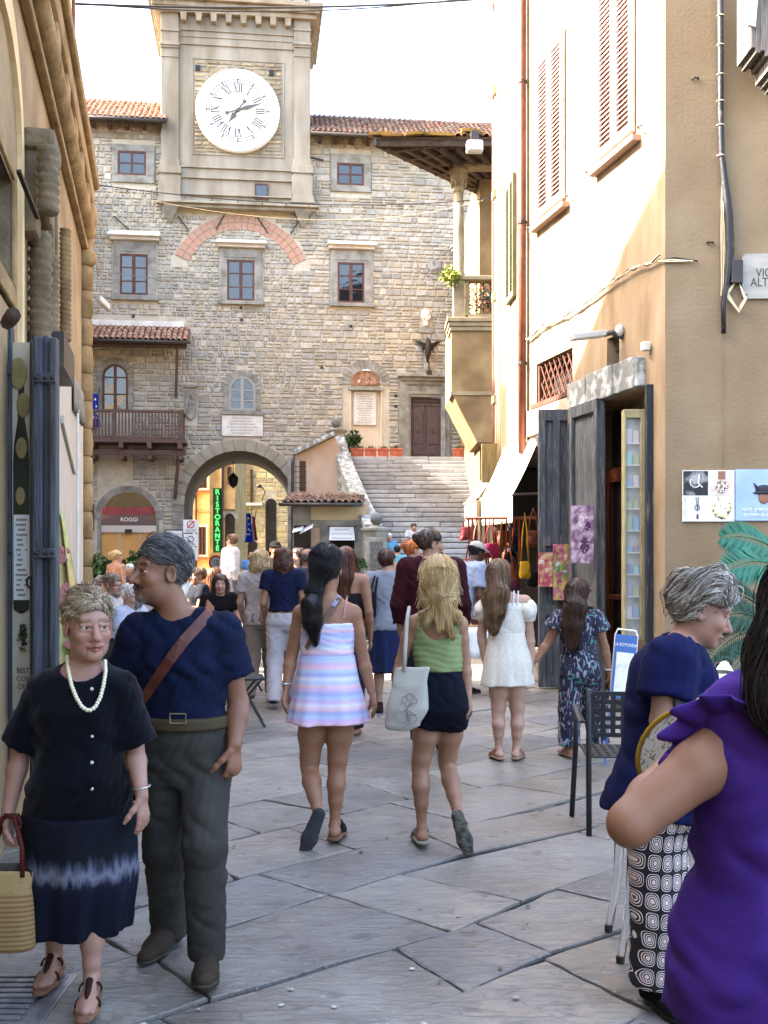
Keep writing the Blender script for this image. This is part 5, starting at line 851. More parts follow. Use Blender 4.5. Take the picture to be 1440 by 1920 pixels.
mb = MB(); ou = arc(uw, zt_, wx1 - uw + .34, 0, 180, 14, .75); inn = arc(uw, zt_, wx1 - uw + .24, 0, 180, 14, .55); mb.prism(ou + inn[::-1], -.03, 0); mb.box(wx1 + .24, wx1 + .34, -.03, 0, wz0 - .5, zt_); mb.build('stucco_band', m_pale, lb)
for k in range(5): z_ = lerp(wz0, wz1, (k + .5) / 5); MB().tube([(wx0, .15, z_), (wx1, .15, z_)], .015, 6).build('window_bar', m_iron, lb)
def rope(parent, pts, r, turns, mat, name, n=10, seg=None, dep=.22):   # twisted rope moulding: grooves run round the roll
 pts = [Vector(p) for p in pts]; L = sum((b - a).length for a, b in zip(pts[:-1], pts[1:])); m = seg or int(L / (r * .28)); vs = []; cum = [0]
 for a, b in zip(pts[:-1], pts[1:]): cum.append(cum[-1] + (b - a).length)
 for i in range(m + 1):
  s_ = L * i / m; j = max(k for k in range(len(pts) - 1) if cum[k] <= s_ + 1e-9); d = (pts[j + 1] - pts[j]).normalized(); p = pts[j] + d * (s_ - cum[j]); x = d.orthogonal().normalized(); y = d.cross(x)
  for k in range(n): a_ = 2 * math.pi * k / n; q = r * (1 - dep * abs(math.sin(turns * math.pi * s_ / r * .25 + a_ * .5)) ** 3); vs.append(p + (x * math.cos(a_) + y * math.sin(a_)) * q)
 mb = MB(); mb.add(vs, [(i * n + k, i * n + (k + 1) % n, (i + 1) * n + (k + 1) % n, (i + 1) * n + k) for i in range(m) for k in range(n)] + [tuple(range(n - 1, -1, -1)), tuple(range(m * n, m * n + n))]); return mb.build(name, mat, parent, smooth=True)
zc_ = 5.14; rope(lb, [(-3, -.05, zc_), (uE - .25, -.05, zc_)], .1, 4.5, m_car, 'rope_moulding', n=16, dep=.16)
MB().box(-3, uE, -.07, 0, zc_ - .2, zc_ - .14).build('string_course', m_car, lb, bevel=.015); MB().box(-3, uE, -.12, 0, zc_ + .35, zc_ + .55).build('ledge', m_car, lb, bevel=.03); MB().box(-3, uE + .05, -.17, 0, zc_ + .55, zc_ + .68).build('ledge', m_car, lb, bevel=.03)
x = 1.2
while x < uE: MB().prism([(x - .12, zc_ + .12), (x + .12, zc_ + .12), (x + .14, zc_ + .36), (x - .14, zc_ + .36)], -.11, 0).build('bracket', m_car, lb, bevel=.03); x += .85
mb = MB(); mb.ball((uE - .1, -.06, zc_ + .2), (.12, .1, .2), 12, 9); mb.ball((uE - .1, -.05, zc_ - .04), (.09, .08, .12), 10, 8); mb.build('carved_corbel', m_car, lb, smooth=True)
uc = uE - .22; zc0 = LW.uz(150, 485)[1]      # corner column of rounded drums
mb = MB(); mb.lathe([(.08, 0), (.12, .04), (.13, .12), (.09, .18), (.08, .24), (.1, .3)], (uc, -.03, zc0), 14); mb.build('column_capital', m_car, lb, smooth=True); z = 0.0; rgl = random.Random(4)
while z < zc0 - .03: h_ = min(.3, zc0 - z); mb = MB(); mb.lathe([(.07, .0), (.09, .02), (.1, h_ * .5), (.09, h_ - .02), (.07, h_)], (uc, -.02, z), 14); mb.build('column_drum', m_car, lb, smooth=True); z += h_
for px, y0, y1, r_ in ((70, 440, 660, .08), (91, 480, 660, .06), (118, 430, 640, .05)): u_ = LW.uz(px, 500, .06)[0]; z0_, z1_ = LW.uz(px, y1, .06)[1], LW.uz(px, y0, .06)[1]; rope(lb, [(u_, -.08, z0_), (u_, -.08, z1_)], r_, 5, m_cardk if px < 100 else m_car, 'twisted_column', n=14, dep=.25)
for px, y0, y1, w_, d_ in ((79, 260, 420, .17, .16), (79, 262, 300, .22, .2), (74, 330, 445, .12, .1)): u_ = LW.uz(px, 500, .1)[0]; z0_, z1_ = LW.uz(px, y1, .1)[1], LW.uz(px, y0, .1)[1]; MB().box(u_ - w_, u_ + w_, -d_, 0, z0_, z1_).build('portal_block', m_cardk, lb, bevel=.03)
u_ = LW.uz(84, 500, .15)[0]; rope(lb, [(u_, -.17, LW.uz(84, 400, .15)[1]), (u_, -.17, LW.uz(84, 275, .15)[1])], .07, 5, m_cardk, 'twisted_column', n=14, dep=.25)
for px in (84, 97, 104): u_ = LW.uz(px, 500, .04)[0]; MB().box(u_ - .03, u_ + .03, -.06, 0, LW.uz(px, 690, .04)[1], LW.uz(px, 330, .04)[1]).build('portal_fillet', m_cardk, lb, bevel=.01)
MB().box(uE - 2.3, uE - 1.81, -.02, 0, zc_ + .7, 10.4).build('pale_panel', m_pale, lb); MB().tube([(uE - 1.83, -.03, zc_ + .7), (uE - 1.83, -.03, 10.2)], .02, 8).build('drainpipe', m_pipe, lb)
t = thing('security_camera', 'white security camera on the carved palace corner', 'camera', LW.M @ Vector((uE - .15, -.2, LW.uz(152, 567)[1]))); MB().obox((.05, -.12, .03), (.03, .1, -.03), (.03, -.01, 0), (0, .01, .035)).build('housing', MATS['lamp_white'], t, bevel=.015); MB().tube([(-.12, .02, -.06), (0, -.02, -.02)], .015, 6).build('arm', m_white, t)
MB().tube([(LW.uz(2, 585, .15)[0], -.2, LW.uz(2, 590, .15)[1]), (LW.uz(34, 600, .15)[0], -.1, LW.uz(34, 606, .15)[1])], .035, 8).build('canopy_log', m_wood, lb, smooth=True)
u_, z_ = LW.uz(60, 360, .1); MB().bar((u_ - .2, -.05, z_ + .05), (u_ + .1, -.12, z_ - .12), .025, .02).build('sign_arm', m_iron, lb)
# shop doors on the left
m_door = M('blue_grey_door', rgb(88, 96, 108, .45), rgb(126, 134, 146, .5), 5, .55, .5, 22, stretch=(6, 6, .5), mid=(.45, .75), var2=(.6, .58, .56, 1), v2scale=4)
sd = thing('folding_shop_doors', 'blue grey wooden folding shop doors against the left palace', 'door', (-2.0, 6.0, 0)); inv = Matrix.Translation((2.0, -6.0, 0))
def fbox(name, parent, x0, x1, y0, y1, Y, d, mat, bevel=0, iv=None):   # a board facing down the street
 a, b = P(x0, y1, Y), P(x1, y0, Y); o = MB().box(a.x, b.x, Y, Y + d, max(.02, a.z), b.z).build(name, mat, parent, bevel=bevel); o.matrix_parent_inverse = iv or inv; return o
for x0, x1 in ((-40, -12), (-11, 4), (5, 21)): fbox('board', sd, x0, x1, 612, 1600, 5.95, .06, m_door, .006)
for y_ in (690, 1025): fbox('ledger', sd, -40, 21, y_ - 12, y_ + 12, 5.93, .02, m_door, .006)
for x0, x1, yt, Y_, d_ in ((55, 59, 640, 5.86, .1), (60, 79, 630, 5.8, .1), (80, 91, 628, 5.83, .08), (92, 105, 632, 5.8, .07)): fbox('post', sd, x0, x1, yt, 1600, Y_, d_, m_door, .01)
for y_ in (708, 1037):
 fbox('hinge', sd, 62, 104, y_ - 9, y_ + 9, 5.78, .02, m_door, .004)
 for x_ in (68, 85, 98): c_ = P(x_, y_, 5.775); o = MB().ball(tuple(c_), .01).build('rivet', m_iron, sd); o.matrix_parent_inverse = inv
c_ = P(57, 1092, 5.84); o = MB().tube([c_ + Vector((.02 * math.cos(t_), 0, .03 * math.sin(t_))) for t_ in np.linspace(0, 6.3, 13)], .007, 6).build('door_latch', m_iron, sd); o.matrix_parent_inverse = inv
bx = P(60, 1000, 5.97); t = thing('olive_oil_banner', 'tall cream banner of an olive oil bottle between the shop doors', 'banner', (bx.x, 5.97, 0)); bi = Matrix.Translation((-bx.x, -5.97, 0)); fbox('sheet', t, 22, 84, 642, 1330, 5.97, .008, M('banner_cream', rgb(216, 206, 184, .8), rgb(190, 172, 140, .8), 3, .5, mid=(.45, .7)), iv=bi)
bp = P(40, 1150, 5.965); mb = MB(); mb.lathe([(.01, 0), (.042, .02), (.045, .06), (.045, .85), (.04, .95), (.02, 1.08), (.016, 1.3), (.018, 1.32), (.01, 1.33)], tuple(bp), 20, sy=.05); mb.build('bottle', M('bottle_green', rgb(70, 74, 56, .7), rgb(44, 46, 38, .7), 3, .4), t, smooth=True).matrix_parent_inverse = bi
a, b = P(25, 1125, 5.95), P(55, 965, 5.95); lbl = MB().box(a.x, b.x, 5.955, 5.96, a.z, b.z).build('bottle_label', m_sw, t); lbl.matrix_parent_inverse = bi; il = inked('worn_lettering', t, a.x, b.x, a.z, b.z, -5.955, 16, 5); il.matrix_parent_inverse = bi
a, b = P(22, 860, 5.95), P(55, 700, 5.95)
for (x_, y_, r_) in ((34, 700, .09), (44, 760, .07), (40, 840, .06), (38, 930, .05)): c_ = P(x_, y_, 5.962); MB().ball(tuple(c_), (r_ * .55, .004, r_), 14, 10).build('printed_olive', M('olive_print', rgb(176, 158, 108, .75), rgb(146, 130, 84, .75), 9, .5), t, smooth=True).matrix_parent_inverse = bi
c_ = P(44, 1190, 5.96); mb = MB(); leafball(mb, tuple(c_), (.03, .004, .09), 26, .03, [rgb(96, 104, 66, .7), rgb(70, 78, 52, .7)], 6); mb.build('olive_sprig', MATS['leaf_attr'], t, col=True).matrix_parent_inverse = bi
for i, s_ in enumerate(('BEST', 'COMPANY', 'OF TOP')): c_ = P(31 if i < 2 else 33, 1258 + i * 15, 5.962); text('banner_lettering', s_, .042, m_let, t, Matrix.Translation(c_ - bx * 0 - Vector((bx.x, 5.97, 0))) @ WALLTXT, .0006, 'LEFT', .8)
m_cream = M('cream_door', rgb(214, 204, 190, .8), rgb(186, 174, 158, .8), 4, .6, .25, 26, stretch=(5, 5, .6)); t = thing('cream_door', 'cream painted door with an iron rod beside the blue grey doors', 'door', mat=LW.M); u0, u1 = LW.uz(107, 900, .08)[0], LW.uz(152, 900, .08)[0]; z1_ = LW.uz(128, 712, .08)[1]
for k in range(4): a, b = lerp(u0, u1, k / 4), lerp(u0, u1, (k + 1) / 4); MB().box(a + .004, b - .004, -.1, -.02, .03, z1_).build('plank', m_cream, t, bevel=.008)
MB().tube([(lerp(u0, u1, .55), -.13, .5), (lerp(u0, u1, .55), -.13, z1_ - .2)], .012, 6).build('rod', m_white, t); MB().bar((u0 + .05, -.115, z1_ - .45), (lerp(u0, u1, .5), -.115, z1_ - .75), .06, .02, up=(0, 1, 0)).build('strap', m_cream, t)
MB().box(LW.uz(114, 670, .2)[0], LW.uz(134, 670, .2)[0], -.22, -.02, LW.uz(124, 706, .2)[1], LW.uz(124, 644, .2)[1]).build('meter_box', m_gut, t)
t = thing('frilled_canopy', 'pleated grey frilled canopy edge over the cream door', 'canopy', mat=LW.M); u0, u1 = LW.uz(134, 700, .1)[0], LW.uz(153, 740, .1)[0]; MB().sheet(lambda u, v: (lerp(u0, u1, u), -.12 - .025 * math.sin(u * 50) * v, lerp(3.15, 2.85, v)), 60, 4).build('frill', M('frill_grey', rgb(160, 152, 138, .7), rgb(130, 122, 110, .7), 5, .8), t, smooth=True, thick=.006)
m_flo = M('floral_print', rgb(212, 204, 140, .85), rgb(150, 164, 92, .8), 5, .8, .05, 30, mid=(.42, .62), var2=(1.1, .72, .72, 1), v2scale=4)
t = thing('floral_cloth', 'large yellow green cloth painted with pink flowers at the door', 'cloth', (-2.3, 7.6, 0)); ti = Matrix.Translation((2.3, -7.6, 0))
def fl(u, v): yy = lerp(940, 1290, v); p = P(lerp(106, lerp(118, 163, min(1, v * 1.35)) , u), yy + 30 * u * (1 - v), 7.6); return p + Vector((0, .03 * math.sin(u * 13 + v * 4), 0))
MB().sheet(fl, 24, 24).build('cloth', m_flo, t, smooth=True, thick=.005).matrix_parent_inverse = ti
rgp = random.Random(7)
for k in range(7):
 mb = MB(); c_ = fl(rgp.uniform(.25, .75), rgp.uniform(.2, .9)) + Vector((0, -.04, 0))
 for j in range(6): a_ = .5 + j * .42; mb.tube([c_, c_ + Vector((.045 * math.cos(a_), 0, .06 * math.sin(a_)))], [.006, .012], 5)
 mb.build('printed_flower', M('flower_pink', rgb(206, 148, 146, .85), rgb(186, 110, 120, .8), 8, .8), t).matrix_parent_inverse = ti
# unseen house block added to shade the square, hidden behind the carved palace
t = thing('square_shading_block', 'tall plain plastered house closing the far side of the square', 'house', (0, 0, 0)); MB().box(-26, -11.6, 16.7, 38.5, 0, 15).build('wall', m_tan, t); MB().box(-26.3, -11.3, 16.5, 38.8, 15, 15.3).build('eave', m_wood, t)
# drain cover in the foreground
t = thing('drain_cover', 'ribbed steel drain cover set in the paving', 'drain cover', (-1.33, 3.85, .004)); m_stl = M('drain_steel', rgb(176, 176, 178, .7), rgb(120, 120, 124, .7), 8, .4, .2, 40, metal=.5); MB().box(-.3, .16, -.22, .22, -.02, .006).build('plate', m_stl, t, bevel=.004)
for k in range(9): MB().box(-.27, .08, -.19 + k * .046, -.165 + k * .046, .006, .016).build('rib', m_stl, t, bevel=.004)
MB().box(.1, .135, -.2, .2, .006, .014).build('frame', m_stl, t)
# wires over the street
def wire(name, label, a, b, sag, r, mat, bulbs=0):
 a, b = Vector(a), Vector(b); t = thing(name, label, 'wire', a); f = lambda s_: lerp(Vector((0, 0, 0)), b - a, s_) - Vector((0, 0, sag * 4 * s_ * (1 - s_))); MB().tube([f(i / 30) for i in range(31)], r, 5).build('cable', mat, t, smooth=True)
 for k in range(bulbs): p = f((k + .5) / bulbs); mb = MB(); mb.tube([p, p - Vector((0, 0, .02))], .008, 6); mb.ball(tuple(p - Vector((0, 0, .03))), .013, 8, 6); mb.build('bulb', m_iron, t)
m_wire = M('wire_black', rgb(34, 34, 36), None, 4, .6); m_wirey = M('wire_cream', rgb(214, 202, 168), None, 4, .6)
wire('string_lights', 'string of small lights across the front of the town hall, upper wire', P(150, 342, 14), P(915, 372, 20), .2, .008, m_wire, 18)
wire('string_lights', 'cream string of lights crossing lower over the town hall windows', P(170, 350, 14), P(905, 376, 20.2), .4, .004, m_wirey, 0)
wire('overhead_cable', 'black cable sagging in front of the tower cornice', P(110, 6, 13), P(930, -4, 17), .1, .016, m_wire); wire('overhead_cable', 'thin second cable above the tower cornice', P(100, 2, 13), P(930, -12, 17), .2, .01, m_wire)
wire('overhead_cable', 'thin grey cable crossing below the town hall middle windows', P(150, 505, 14), P(560, 545, 38), .05, .006, m_ink)
# ---------------------------------------------------------------- smooth solid modelling: blended shapes sampled on a grid, one continuous surface
A3 = lambda *v: np.array(v, float)
def unit(v): v = np.asarray(v, float); return v / (np.linalg.norm(v) + 1e-9)
class Fld:
 def __init__(s, lo, hi, h, bands=()):
  s.ax = []; s.h = h
  for k in range(3):
   xs = [float(lo[k])]
   while xs[-1] < hi[k]:
    x = xs[-1]; st = h
    for bl, bh, bs in bands:
     if bl[k] - bs <= x <= bh[k]: st = min(st, bs)
    xs.append(x + st)
   s.ax.append(np.array(xs, np.float32))
  s.F = np.full([len(a) for a in s.ax], 1.0, np.float32)
 def put(s, fn, lo, hi, k=.02, op='u'):
  sl = tuple(slice(max(0, int(np.searchsorted(a, l)) - 1), int(np.searchsorted(a, u)) + 1) for a, l, u in zip(s.ax, lo, hi))
  X, Y, Z = s.ax[0][sl[0]][:, None, None], s.ax[1][sl[1]][None, :, None], s.ax[2][sl[2]][None, None, :]
  if 0 in (X.size, Y.size, Z.size): return
  d = fn(X, Y, Z); f = s.F[sl]
  if op == 'u': h = np.maximum(k - np.abs(f - d), 0) / k; s.F[sl] = np.minimum(f, d) - h * h * k * .25
  else: g = -d; h = np.maximum(k - np.abs(f - g), 0) / k; s.F[sl] = np.maximum(f, g) + h * h * k * .25
  return s
 def cap(s, a, b, ra, rb, k=.02, op='u', fl=None, flat=False):
  a, b = np.asarray(a, float), np.asarray(b, float); ba = b - a; L = ba @ ba + 1e-9; m = max(ra, rb) + k + .02; Ls = math.sqrt(L)
  def fn(X, Y, Z):
   px, py, pz = X - a[0], Y - a[1], Z - a[2]; tt = (px * ba[0] + py * ba[1] + pz * ba[2]) / L; t = np.clip(tt, 0, 1); dx, dy, dz = px - t * ba[0], py - t * ba[1], pz - t * ba[2]
   if fl is not None: v, c = fl; q = (dx * v[0] + dy * v[1] + dz * v[2]) * (c - 1); dx, dy, dz = dx + q * v[0], dy + q * v[1], dz + q * v[2]
   d = np.sqrt(dx * dx + dy * dy + dz * dz) - (ra + (rb - ra) * t)
   return np.maximum(d, (tt - 1) * Ls) if flat else d
  return s.put(fn, np.minimum(a, b) - m, np.maximum(a, b) + m, k, op)
 def chain(s, pts, rs, k=.02, **kw):
  for i in range(len(pts) - 1): s.cap(pts[i], pts[i + 1], rs[i], rs[i + 1], k, **kw)
  return s
 def ell(s, c, r, k=.02, op='u', Rm=None):
  c, r = np.asarray(c, float), np.asarray(r, float); m = r.max() + k + .02
  def fn(X, Y, Z):
   p = (X - c[0], Y - c[1], Z - c[2])
   if Rm is not None: p = tuple(p[0] * Rm[0, i] + p[1] * Rm[1, i] + p[2] * Rm[2, i] for i in range(3))
   q0 = np.sqrt(sum((p[i] / r[i]) ** 2 for i in range(3))) + 1e-6; q1 = np.sqrt(sum((p[i] / r[i] ** 2) ** 2 for i in range(3))) + 1e-6
   return q0 * (q0 - 1) / q1
  return s.put(fn, c - m, c + m, k, op)
 def loft(s, st, ang=0, k=.02, rip=None, op='u', pw=2.0):
  st = sorted(st, key=lambda q: q[2]); cx, cy, zz, rx, ry = (np.array([q[i] for q in st], float) for i in range(5)); ca, sa = math.cos(ang), math.sin(ang); m = max(rx.max(), ry.max()) * 1.3 + k
  def fn(X, Y, Z):
   x, y = X - np.interp(Z, zz, cx), Y - np.interp(Z, zz, cy); u, v = x * ca + y * sa, y * ca - x * sa; a, b = np.interp(Z, zz, rx), np.interp(Z, zz, ry)
   if rip is not None: q = 1 + rip(np.arctan2(v / b, u / a), Z); a, b = a * q, b * q
   r = (np.abs(u / a) ** pw + np.abs(v / b) ** pw) ** (1 / pw)
   return np.maximum((r - 1) * np.minimum(a, b), np.maximum(zz[0] - Z, Z - zz[-1]))
  return s.put(fn, (cx.min() - m, cy.min() - m, zz[0] - k), (cx.max() + m, cy.max() + m, zz[-1] + k), k, op)
 def half(s, p, n): n = unit(n); X, Y, Z = s.ax[0][:, None, None], s.ax[1][None, :, None], s.ax[2][None, None, :]; s.F = np.maximum(s.F, ((X - p[0]) * n[0] + (Y - p[1]) * n[1] + (Z - p[2]) * n[2]).astype(np.float32)); return s   # keeps the side away from n
 def warp(s, amp, freq, seed=0, st=(1, 1, 1)):
  X, Y, Z = s.ax[0][:, None, None] * st[0], s.ax[1][None, :, None] * st[1], s.ax[2][None, None, :] * st[2]; f = freq; r = np.random.default_rng(seed); p = r.random(9) * 6.28
  rd = lambda v: 1 - 2 * np.abs(np.sin(v * .5)) ** .8
  q = rd(f * (X + .6 * Z) + p[0] + 1.7 * np.sin(.55 * f * Z + p[1])) * (.5 + .5 * np.sin(f * .5 * (Y - .5 * Z) + p[2])) + .7 * rd(1.5 * f * (Z * .9 - .45 * X - .3 * Y) + p[3] + 1.6 * np.sin(.7 * f * X + p[4])) * (.5 + .5 * np.sin(.6 * f * (X + Z) + p[6])) + .3 * np.sin(2.7 * f * (X - Z * .4 + Y * .6) + p[5])
  s.F = s.F + (amp * q).astype(np.float32); return s
 def mesh(s):
  F = s.F; I = F < 0; n = I[:-1, :-1, :-1].astype(np.int8)
  for o in np.ndindex(2, 2, 2):
   if any(o): n = n + I[o[0]:I.shape[0] - 1 + o[0], o[1]:I.shape[1] - 1 + o[1], o[2]:I.shape[2] - 1 + o[2]]
  act = (n > 0) & (n < 8); ii = np.argwhere(act); idx = np.full(act.shape, -1, np.int64); idx[act] = np.arange(len(ii)); acc = np.zeros((len(ii), 3)); cnt = np.zeros(len(ii))
  for ax in range(3):
   for o in np.ndindex(2, 2):
    a = [0, 0, 0]; q = [k for k in range(3) if k != ax]; a[q[0]], a[q[1]] = o; b = list(a); b[ax] = 1; ia, ib = ii + a, ii + b
    fa, fb = F[tuple(ia.T)], F[tuple(ib.T)]; cr = (fa < 0) != (fb < 0); t = np.where(cr, fa / np.where(cr, fa - fb, 1), 0)
    pa = np.stack([s.ax[k][ia[:, k]] for k in range(3)], 1); pb = np.stack([s.ax[k][ib[:, k]] for k in range(3)], 1); acc += np.where(cr[:, None], pa + (pb - pa) * t[:, None], 0); cnt += cr
  V = acc / np.maximum(cnt, 1)[:, None]; Q = []
  for ax in range(3):
   q = [k for k in range(3) if k != ax]; sa = [slice(None)] * 3; sb = [slice(None)] * 3; sa[ax] = slice(0, -1); sb[ax] = slice(1, None)
   for k in q: sa[k] = sb[k] = slice(1, -1)
   A, B = I[tuple(sa)], I[tuple(sb)]; ch = np.argwhere(A != B)
   if not len(ch): continue
   sg = A[tuple(ch.T)]; base = ch.copy()
   for k in q: base[:, k] += 1
   def cell(d0, d1): c = base.copy(); c[:, q[0]] += d0; c[:, q[1]] += d1; return idx[tuple(c.T)]
   f = np.stack([cell(-1, -1), cell(0, -1), cell(0, 0), cell(-1, 0)], 1); flip = sg if ax != 1 else ~sg
   Q.append(np.where(flip[:, None], f, f[:, ::-1]))
  Q = np.concatenate(Q) if Q else np.zeros((0, 4), int); return V, Q[(Q >= 0).all(1)]
 def samp(s, p):
  ix = []; fr = []
  for k in range(3): a = s.ax[k]; t = np.clip(np.interp(p[..., k], a, np.arange(len(a))), 0, len(a) - 1.001); i = t.astype(int); ix.append(i); fr.append(t - i)
  r = 0
  for o in np.ndindex(2, 2, 2): w = 1; w = w * (fr[0] if o[0] else 1 - fr[0]) * (fr[1] if o[1] else 1 - fr[1]) * (fr[2] if o[2] else 1 - fr[2]); r = r + w * s.F[ix[0] + o[0], ix[1] + o[1], ix[2] + o[2]]
  return r
 def grad(s, p, e=.006):
  g = np.stack([s.samp(p + d) - s.samp(p - d) for d in np.eye(3) * e], -1); return g / (np.linalg.norm(g, axis=-1, keepdims=True) + 1e-9)
def np_mesh(name, V, Q, mat, col=None, smooth=True):
 me = bpy.data.meshes.new(name); n, m = len(V), len(Q); k = Q.shape[1]
 me.vertices.add(n); me.vertices.foreach_set('co', np.asarray(V, np.float32).ravel()); me.loops.add(m * k); me.loops.foreach_set('vertex_index', Q.astype(np.int32).ravel()); me.polygons.add(m); me.polygons.foreach_set('loop_start', np.arange(0, m * k, k, dtype=np.int32)); me.update(calc_edges=True)
 me.polygons.foreach_set('use_smooth', np.full(m, smooth)); me.materials.append(mat)
 if col is not None: a = me.color_attributes.new('col', 'FLOAT_COLOR', 'POINT'); a.data.foreach_set('color', np.asarray(col, np.float32).ravel())
 return me
def put_mesh(name, V, Q, mat, parent, col=None, smooth=True): o = bpy.data.objects.new(name, np_mesh(name, V, Q, mat, col, smooth)); C.objects.link(o); o.parent = parent; return o
def tubes(paths, r, nside=3):              # many strands at once: paths (S,K,3), r scalar or (S,K)
 S, K, _ = paths.shape; d = np.gradient(paths, axis=1); d /= np.linalg.norm(d, axis=2, keepdims=True) + 1e-9; up = np.where(np.abs(d[..., 2:3]) > .9, A3(1, .2, 0), A3(0, 0, 1)); x = np.cross(d, up); x /= np.linalg.norm(x, axis=2, keepdims=True) + 1e-9; y = np.cross(d, x); rr = np.broadcast_to(r, (S, K))[..., None]
 V = np.stack([paths + (x * math.cos(2 * math.pi * j / nside) + y * math.sin(2 * math.pi * j / nside)) * rr for j in range(nside)], 2).reshape(-1, 3)
 b = (np.arange(S)[:, None] * K + np.arange(K - 1)[None]).reshape(-1) * nside; Q = np.concatenate([np.stack([b + j, b + (j + 1) % nside, b + nside + (j + 1) % nside, b + nside + j], 1) for j in range(nside)]); return V, Q
m_hair = M('hair', (1, 1, 1, 1), None, 4, .42, attr=True, spec=.4)
def skin_mat(name):
 return M(name, (1, 1, 1, 1), (.9, .84, .8, 1), 14, .5, .06, 160, attr=True, spec=.35, mid=(.4, .75), sss=.08, bdist=.003)
m_skin = skin_mat('skin'); m_eye = M('eye_white', rgb(196, 184, 174), None, 4, .15, spec=.6); m_iris = M('iris', rgb(54, 38, 28), None, 4, .1, spec=.6); m_iris_b = M('iris_blue', rgb(70, 96, 120), None, 4, .1, spec=.6)
SK = {'tan': rgb(200, 146, 114, .55), 'fair': rgb(216, 172, 148, .6), 'mid': rgb(196, 146, 116, .56), 'brown': rgb(178, 126, 98, .55), 'dark': rgb(120, 80, 60, .5), 'pink': rgb(212, 162, 140, .56)}
PROF = {'f': ([0, .12, .27, .42, .58, .72, .85, .94, 1], [.11, .17, .160, .130, .142, .152, .150, .118, .062], [.09, .118, .112, .096, .105, .118, .098, .075, .056], [0, -.012, -.008, 0, .008, .018, 0, -.008, -.014]),
  'm': ([0, .12, .27, .42, .58, .72, .85, .94, 1], [.11, .165, .162, .155, .167, .180, .172, .132, .07], [.095, .118, .117, .114, .120, .124, .108, .082, .062], [0, -.008, 0, .004, .006, .008, 0, -.008, -.014])}
class Person:
 def __init__(s, label, px, Y, H=1.7, fc=0, sex='f', z0=0, w=1.0, mode='stand', skin='fair', group=None, head_yaw=None, pitch=0, roll=0, headpx=None, hs=1.0):
  s.base = np.array(P(px, 1045, Y)); s.base[2] = z0; s.Y = Y; s.sex = sex; s.fc = R(fc); s.H = H; s.k = H / 1.7; s.w = w; s.hs = hs; s.skin = SK[skin] if isinstance(skin, str) else skin
  s.root = thing('person', label, 'person', tuple(s.base), group); f = A3(math.sin(s.fc), -math.cos(s.fc), 0); l = A3(math.cos(s.fc), math.sin(s.fc), 0); l = l if (l[0] > 1e-6 or (abs(l[0]) < 1e-6 and l[1] > 0)) else -l; s.f, s.l = f, l; k = s.k; wd = 1.0 if sex == 'f' else 1.1
  J = {}; sit = mode == 'sit'; dz = -.42 * k if sit else 0
  for q, sg in (('a', -1), ('b', 1)):
   J['sh' + q] = l * sg * .165 * k * wd * min(w, 1.15) + A3(0, 0, 1.395 * k + dz); J['el' + q] = l * sg * .215 * k * wd * w + A3(0, 0, 1.11 * k + dz) - f * .02; J['wr' + q] = l * sg * .215 * k * wd * w + A3(0, 0, .88 * k + dz) + f * .06
   J['hip' + q] = l * sg * .085 * k * w + A3(0, 0, .9 * k + dz); J['kn' + q] = l * sg * .09 * k + A3(0, 0, .48 * k); J['an' + q] = l * sg * .09 * k + A3(0, 0, .085 * k)
   if sit: J['kn' + q] += f * .42 * k; J['an' + q] += f * .38 * k; J['el' + q] += f * .12; J['wr' + q] = J['el' + q] + f * .2 - l * sg * .06 + A3(0, 0, .05)
   J['fd' + q] = f.copy()
  J['neck'] = A3(0, 0, 1.455 * k + dz) - f * .01; J['head'] = A3(0, 0, 1.575 * k + dz) + f * .02; s.J = J; s.sit = sit
  s.yaw = R(head_yaw) if head_yaw is not None else s.fc; s.pitch = R(pitch); s.roll = R(roll); s.crotch = None
  if headpx is not None: s.set('head', headpx[0], headpx[1], headpx[2] if len(headpx) > 2 else 0); d = s.J['head'] - A3(0, 0, 1.575 * k + dz) - f * .02; s.J['neck'] = s.J['neck'] + d * A3(.8, .8, 1)
 def pt(s, px, py, dy=0): return np.array(P(px, py, s.Y + dy)) - s.base
 def set(s, n, px, py, dy=0): s.J[n] = s.pt(px, py, dy); return s
 def sets(s, **kw):
  for n, v in kw.items(): s.set(n, *v)
  return s
 def stations(s, off=0, t0=0, t1=1, sx=1, sy=1, n=20, belly=0, flare=0, hang=False):
  T, rx, ry, fo = PROF[s.sex]; J = s.J; hc = (J['hipa'] + J['hipb']) / 2; sc_ = (J['sha'] + J['shb']) / 2; z0 = hc[2] - .085 * s.k; z1 = J['neck'][2] + .01; out = []; s.z0, s.z1 = z0, z1
  for t in np.linspace(t0, t1, n):
   z = lerp(z0, z1, t); q = (z - hc[2]) / max(.05, sc_[2] - hc[2]); c = lerp(hc, sc_, min(max(q, -.2), 1.0));
   if q > 1: c = lerp(sc_, J['neck'], min(1, (z - sc_[2]) / max(.02, z1 - sc_[2])))
   g = s.f * np.interp(t, T, fo) * s.k; b = belly * math.exp(-((t - .33) / .2) ** 2); tt = max(t, .15) if hang else t; r = np.interp(tt, T, rx) * s.k * s.w * sx + off + flare * (1 - t); d = np.interp(tt, T, ry) * s.k * (1 + (s.w - 1) * 1.2) * sy + off + flare * (1 - t) + b * .5; out.append((c[0] + g[0] + s.f[0] * b * .5, c[1] + g[1] + s.f[1] * b * .5, z, r, d))
  return out
 def tz(s, z): return (z - s.z0) / (s.z1 - s.z0)
